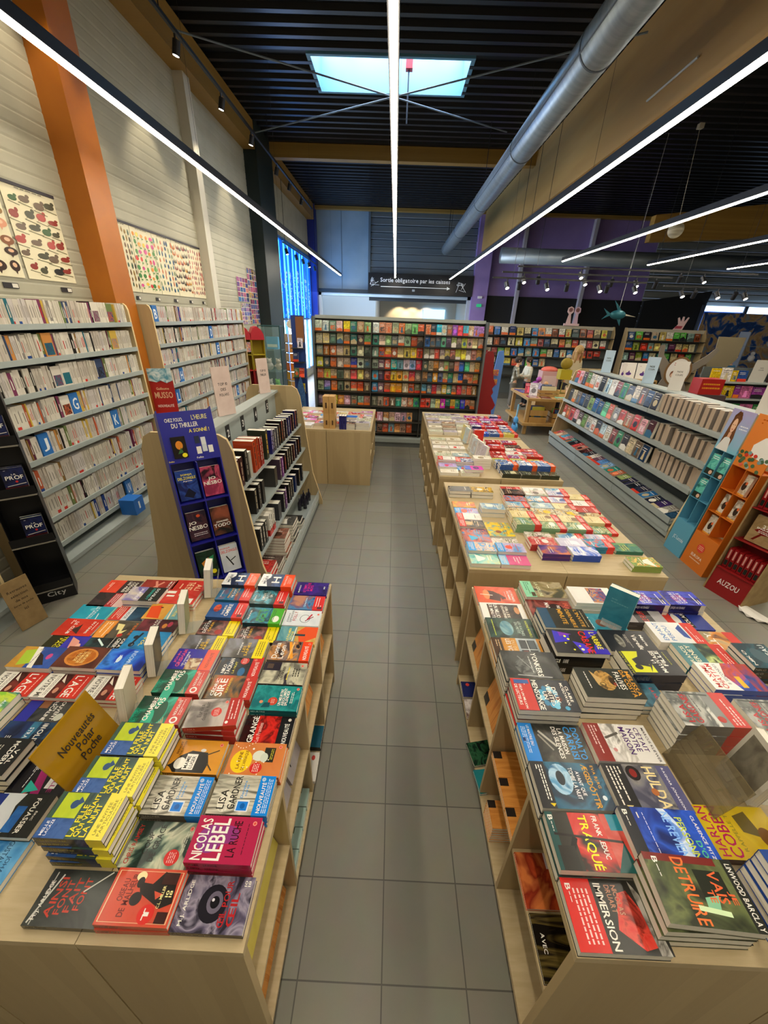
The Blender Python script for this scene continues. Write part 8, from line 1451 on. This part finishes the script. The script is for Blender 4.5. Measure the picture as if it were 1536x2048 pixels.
tag(MB().box(-.35, -.02, 0, .35, .0, .45, art(['#d88ab0', '#e0b0c8', '#c05a90'], 14., 6)).build('pink_toy_panel', None, False, (9.3, 7.9, .9)), 'pink printed toy panel at the outer end of the grey toy shelf', 'panel')
MB().box(8.95, 7.88, 0, 9.65, 8.1, .8994, flat('#a84a80', .5)).build('pink_plinth'); tag(bpy.data.objects['pink_plinth'], 'pink plinth below the pink toy panel', 'plinth')
o = empty('map_panel', (13.2, 16.6, 0), 'big blue and sand illustrated panel under the blue light boxes', 'panel')
MB().box(-1.6, 0, .2, 1.7, .03, 2.7, art(['#1c3f7a', '#2a5aa0', '#c8a878', '#b08a5a', '#8a9aa0'], 1.6, 5)).build('printed_board', o); MB().box(-1.7, .031, 0, 1.8, .08, .2, '#4a4a4a').build('base', o)
for i, (x, z, c) in enumerate(((-.5, 1.45, 'e0e0e8'), (.2, 1.5, 'd8502c'), (.7, 1.45, '3a6aa0'), (1.2, 1.5, 'a8b8c0'), (-.1, 1.9, 'c8d0d8'), (.9, 1.95, '5a7a9a'))):
    tag(MB().ball((0, 0, .1), .1, ink(c), 12, 8, (1, .8, 1)).ball((0, 0, .24), .06, ink(c), 10, 7).build('shelf_toy', None, True, (11.9+x, 13.5, z-.2)), f'{hue(c)} figurine on the glass shelves below the light boxes, {ordn(i)} along', 'toy')
o = empty('glass_rack', (12.2, 13.5, 0), 'glass shelf rack of figurines below the blue light boxes', 'shelf')
for z in (.8, 1.24, 1.69): MB().box(-1.3, -.2, z, 1.6, .2, z+.009, glassy('shelf_glass', '#a8c8d8', .4)).build('glass_shelf', o)
for x in (-1.3, 1.6): MB().box(x, -.2, 0, x+.03, .2, 2.1, '#8a9098').build('upright', o)
# hanging teal fish, little cut-outs on the shelf tops
o = empty('hanging_fish', (5.06, 10., 2.36), 'teal metal fish mobile hanging in front of the black wall', 'mobile')
TF = flat('#2a6a78', .35, .4)
MB().ball((0, 0, 0), .12, TF, 16, 10, (1.5, .6, .8)).cyl((.16, 0, 0), (.42, .02, -.03), .02, flat('#b8b0a0', .4, .3), 8, .004).build('body', o, True)
MB().prism([(-.14, 0), (-.34, .12), (-.24, .0), (-.34, -.1)], -.01, .01, TF, 'y').prism([(-.02, .08), (-.14, .28), (.05, .1)], -.01, .01, TF, 'y').prism([(0, -.08), (.1, -.22), (.08, -.06)], -.01, .01, TF, 'y').build('fin', o); MB().cyl((0, 0, .09), (.03, 0, 3.1), .004, '#c8c8c8', 6).build('wire', o)
PKC = flat('#e8c8cc', .5)
for (x, y, lab, ty) in ((5.15, 12.68, 'pink and white character cut-out pair on top of the picture-book shelf', 0), (8.2, 12.58, 'pink hand-shaped cut-out on top of the second picture-book shelf', 1)):
    o = empty('top_cutout', (x, y, 2.0906), lab, 'cut-out')
    if ty == 0:
        for s in (-.1, .1): MB().prism([(s-.07, .06), (s+.07, .06), (s+.05, .2), (s+.03, .3), (s+.09, .36), (s+.08, .46), (s, .5), (s-.08, .46), (s-.09, .36), (s-.03, .3), (s-.05, .2)], 0, .01, PKC if s < 0 else flat('#d8b8d0', .5), 'y').build('figure', o); MB().cyl((s, -.004, .41), (s, -.001, .41), .055, flat('#8a5a5a', .5), 12).build('face', o)
        MB().box(-.22, -.02, 0, .22, .03, .0598, PKC).build('base', o)
    else:
        MB().prism([(-.15, 0), (.12, 0), (.16, .14), (.22, .32), (.18, .33), (.1, .2), (.08, .34), (.03, .34), (.02, .2), (-.06, .32), (-.1, .3), (-.04, .14)], 0, .01, PKC, 'y').build('hand', o); MB().prism([(-.12, .03), (.08, .03), (.1, .1), (-.08, .1)], -.004, -.001, flat('#b84a5a', .5), 'y').build('print', o)
# ================================================================== people
def skinned(name, pts, edges, mat, parent=None, root=0, sub=2):
    me = bpy.data.meshes.new(name); me.from_pydata([p[0] for p in pts], edges, []); o = bpy.data.objects.new(name, me); COL.objects.link(o)
    m = o.modifiers.new('s', 'SKIN'); o.modifiers.new('u', 'SUBSURF').levels = sub; o.modifiers['u'].render_levels = sub
    for i, v in enumerate(me.skin_vertices[0].data): r = pts[i][1]; v.radius = r if isinstance(r, tuple) else (r, r); v.use_root = (i == root)
    bpy.context.view_layer.update(); dg = bpy.context.evaluated_depsgraph_get()
    m2 = bpy.data.meshes.new_from_object(o.evaluated_get(dg)); bpy.data.objects.remove(o)
    m2.materials.clear(); m2.materials.append(mat); m2.polygons.foreach_set('use_smooth', [True]*len(m2.polygons))
    o = bpy.data.objects.new(name, m2); COL.objects.link(o)
    if parent: o.parent = parent
    return o
SKIN = flat('#d3a283', .55)
def person(loc, rz, H, lab, top, bottom, hair, longh, arms, lean=0., shoe='#3a342c', coat=0.):
    o = empty('person', loc, lab, 'person', None, rz); s = H/1.7; L = lean
    def P(x, y, z): return (x*s, (y-L*max(0, z-.9))*s, z*s)
    hd = P(0, -.03, 1.5); (la, lw, lh), (ra, rw, rh) = arms
    J = [(P(0, 0, .93), (.12*s, .09*s)), (P(0, 0, 1.1), (.11*s, .085*s)), (P(0, 0, 1.28), (.125*s, .09*s)), (P(0, 0, 1.39), (.07*s, .06*s)), (P(0, -.01, 1.45), .045*s), (P(0, -.03, 1.53), (.062*s, .072*s)), (P(0, -.03, 1.6), (.072*s, .085*s)), (P(0, -.02, 1.66), (.05*s, .06*s))]
    E = [(0, 1), (1, 2), (2, 3), (3, 4), (4, 5), (5, 6), (6, 7)]
    for sx, (a, w, h) in ((-1, arms[0]), (1, arms[1])):
        b = len(J); J += [(P(sx*.17, 0, 1.36), .05*s), (P(*a), .04*s), (P(*w), .03*s), (P(*h), (.03*s, .02*s))]; E += [(3, b), (b, b+1), (b+1, b+2), (b+2, b+3)]
        hx = Vector(P(*h)); dr = (hx-Vector(P(*w))).normalized(); side = dr.cross(Vector((0, 0, 1))).normalized()
        for k in range(4):
            f0 = hx+side*(k-1.5)*.016*s; bb = len(J); J += [(tuple(f0+dr*.035*s), .009*s), (tuple(f0+dr*(.07-.006*abs(k-1.2))*s+Vector((0, 0, -.012*s))), .007*s)]; E += [(b+3, bb), (bb, bb+1)]
        bb = len(J); J.append((tuple(hx+side*-.04*s+dr*.015*s), .009*s)); E.append((b+2, bb))
        b = len(J); J += [(P(sx*.09, 0, .86), .085*s), (P(sx*.1, -.01, .5), .06*s), (P(sx*.1, .02, .1), .042*s), (P(sx*.11, -.1, .04), .035*s)]; E += [(0, b), (b, b+1), (b+1, b+2), (b+2, b+3)]
    skinned('body', J, E, SKIN, o)
    T = [(P(0, 0, .86-coat), (.155*s, .125*s)), (P(0, 0, 1.1), (.145*s, .115*s)), (P(0, 0, 1.28), (.15*s, .115*s)), (P(0, -.0, 1.4), (.085*s, .075*s))]; TE = [(0, 1), (1, 2), (2, 3)]
    for sx, (a, w, h) in ((-1, arms[0]), (1, arms[1])):
        b = len(T); T += [(P(sx*.17, 0, 1.36), .068*s), (P(*a), .06*s), (P(*w), .046*s)]; TE += [(2, b), (b, b+1), (b+1, b+2)]
    skinned('top', T, TE, top, o)
    B = [(P(0, 0, .93), (.14*s, .108*s))]; BE = []
    for sx in (-1, 1):
        b = len(B); B += [(P(sx*.09, 0, .84), .1*s), (P(sx*.1, -.01, .5), .075*s), (P(sx*.1, .02, .1), .058*s)]; BE += [(0, b), (b, b+1), (b+1, b+2)]
        skinned('shoe', [(P(sx*.1, .05, .045), .046*s), (P(sx*.11, -.06, .04), .045*s), (P(sx*.115, -.14, .033), .034*s)], [(0, 1), (1, 2)], flat(shoe, .5), o)
    skinned('trousers', B, BE, bottom, o)
    c = Vector(P(0, -.025, 1.6))
    mb = MB().ball(c+Vector((0, .022*s, .022*s)), .115*s, hair, 18, 12, (.85, 1., 1.))
    if longh: mb.ball(c+Vector((0, .075*s, -.13*s)), .12*s, hair, 16, 12, (.95, .5, 1.9)).ball(c+Vector((-.085*s, .0, -.12*s)), .05*s, hair, 10, 8, (.6, .9, 2.8)).ball(c+Vector((.085*s, .0, -.12*s)), .05*s, hair, 10, 8, (.6, .9, 2.8))
    mb.build('hair', o, True)
    mb = MB(); f = Vector(P(0, -.118, 1.585))
    mb.ball(f+Vector((0, .0, 0)), .016*s, SKIN, 8, 6, (.8, 1, 1.3))
    for sx in (-1, 1): mb.ball(f+Vector((sx*.032*s, .012*s, .03*s)), .009*s, flat('#2a2019', .3), 8, 6)
    mb.ball(f+Vector((0, .014*s, -.045*s)), .02*s, flat('#a8605a', .5), 8, 6, (1, .35, .3))
    for sx in (-1, 1): mb.ball(c+Vector((sx*.092*s, .01*s, -.01*s)), .018*s, SKIN, 8, 6, (.5, 1, 1.4))
    mb.build('face', o, True)
    return o
reach = lambda sx, y, z: ((sx*.24, -.06, 1.1), (sx*.13, y, z), (sx*.1, y-.07, z+.01))
person((3.24, 10.9, 0), PI/2-.1, 1.32, 'child in a shiny silver jacket and grey trousers, seen side-on by the low table', noisy('silver_puffer', ['#5a5648', '#8f8a78', '#c8c4b4'], 14., .25, metal=.4), flat('#6a6256', .7), flat('#2c2018', .6), False, (reach(-1, -.3, 1.05), reach(1, -.28, 1.0)), .06, '#8a8270', .08)
STR = noisy('striped_knit', ['#c8c2ac', '#e6e2d2'], 1., .8, (.5, .5, 60), 1.)
person((3.72, 11.25, 0), -PI/2+.2, 1.3, 'child in a cream striped sweater and dark trousers, facing the silver jacket', STR, flat('#14161f', .7), flat('#3a2818', .6), False, (reach(-1, -.32, 1.06), reach(1, -.3, 1.08)), .1)
person((4.22, 9.9, 0), -.5+PI/2*0+.9, 1.68, 'woman with long fair hair and a cream coat, looking down at the gondola', flat('#d2c6a4', .75), flat('#2a2a34', .7), noisy('fair_hair', ['#8a6a40', '#b8965e'], 60., .6, (1, 1, .1)), True, (reach(-1, -.25, 1.0), ((.24, -.02, 1.1), (.24, -.2, .98), (.23, -.27, .97))), .22, '#3a342c', .25)
person((7.75, 9.75, 0), .3, 1.7, 'shopper with dark hair in a bright blue top, far off by the toy shelf', flat('#2a6a98', .7), flat('#23252c', .7), flat('#17120f', .6), False, (reach(-1, -.3, 1.08), reach(1, -.3, 1.05)), .05)
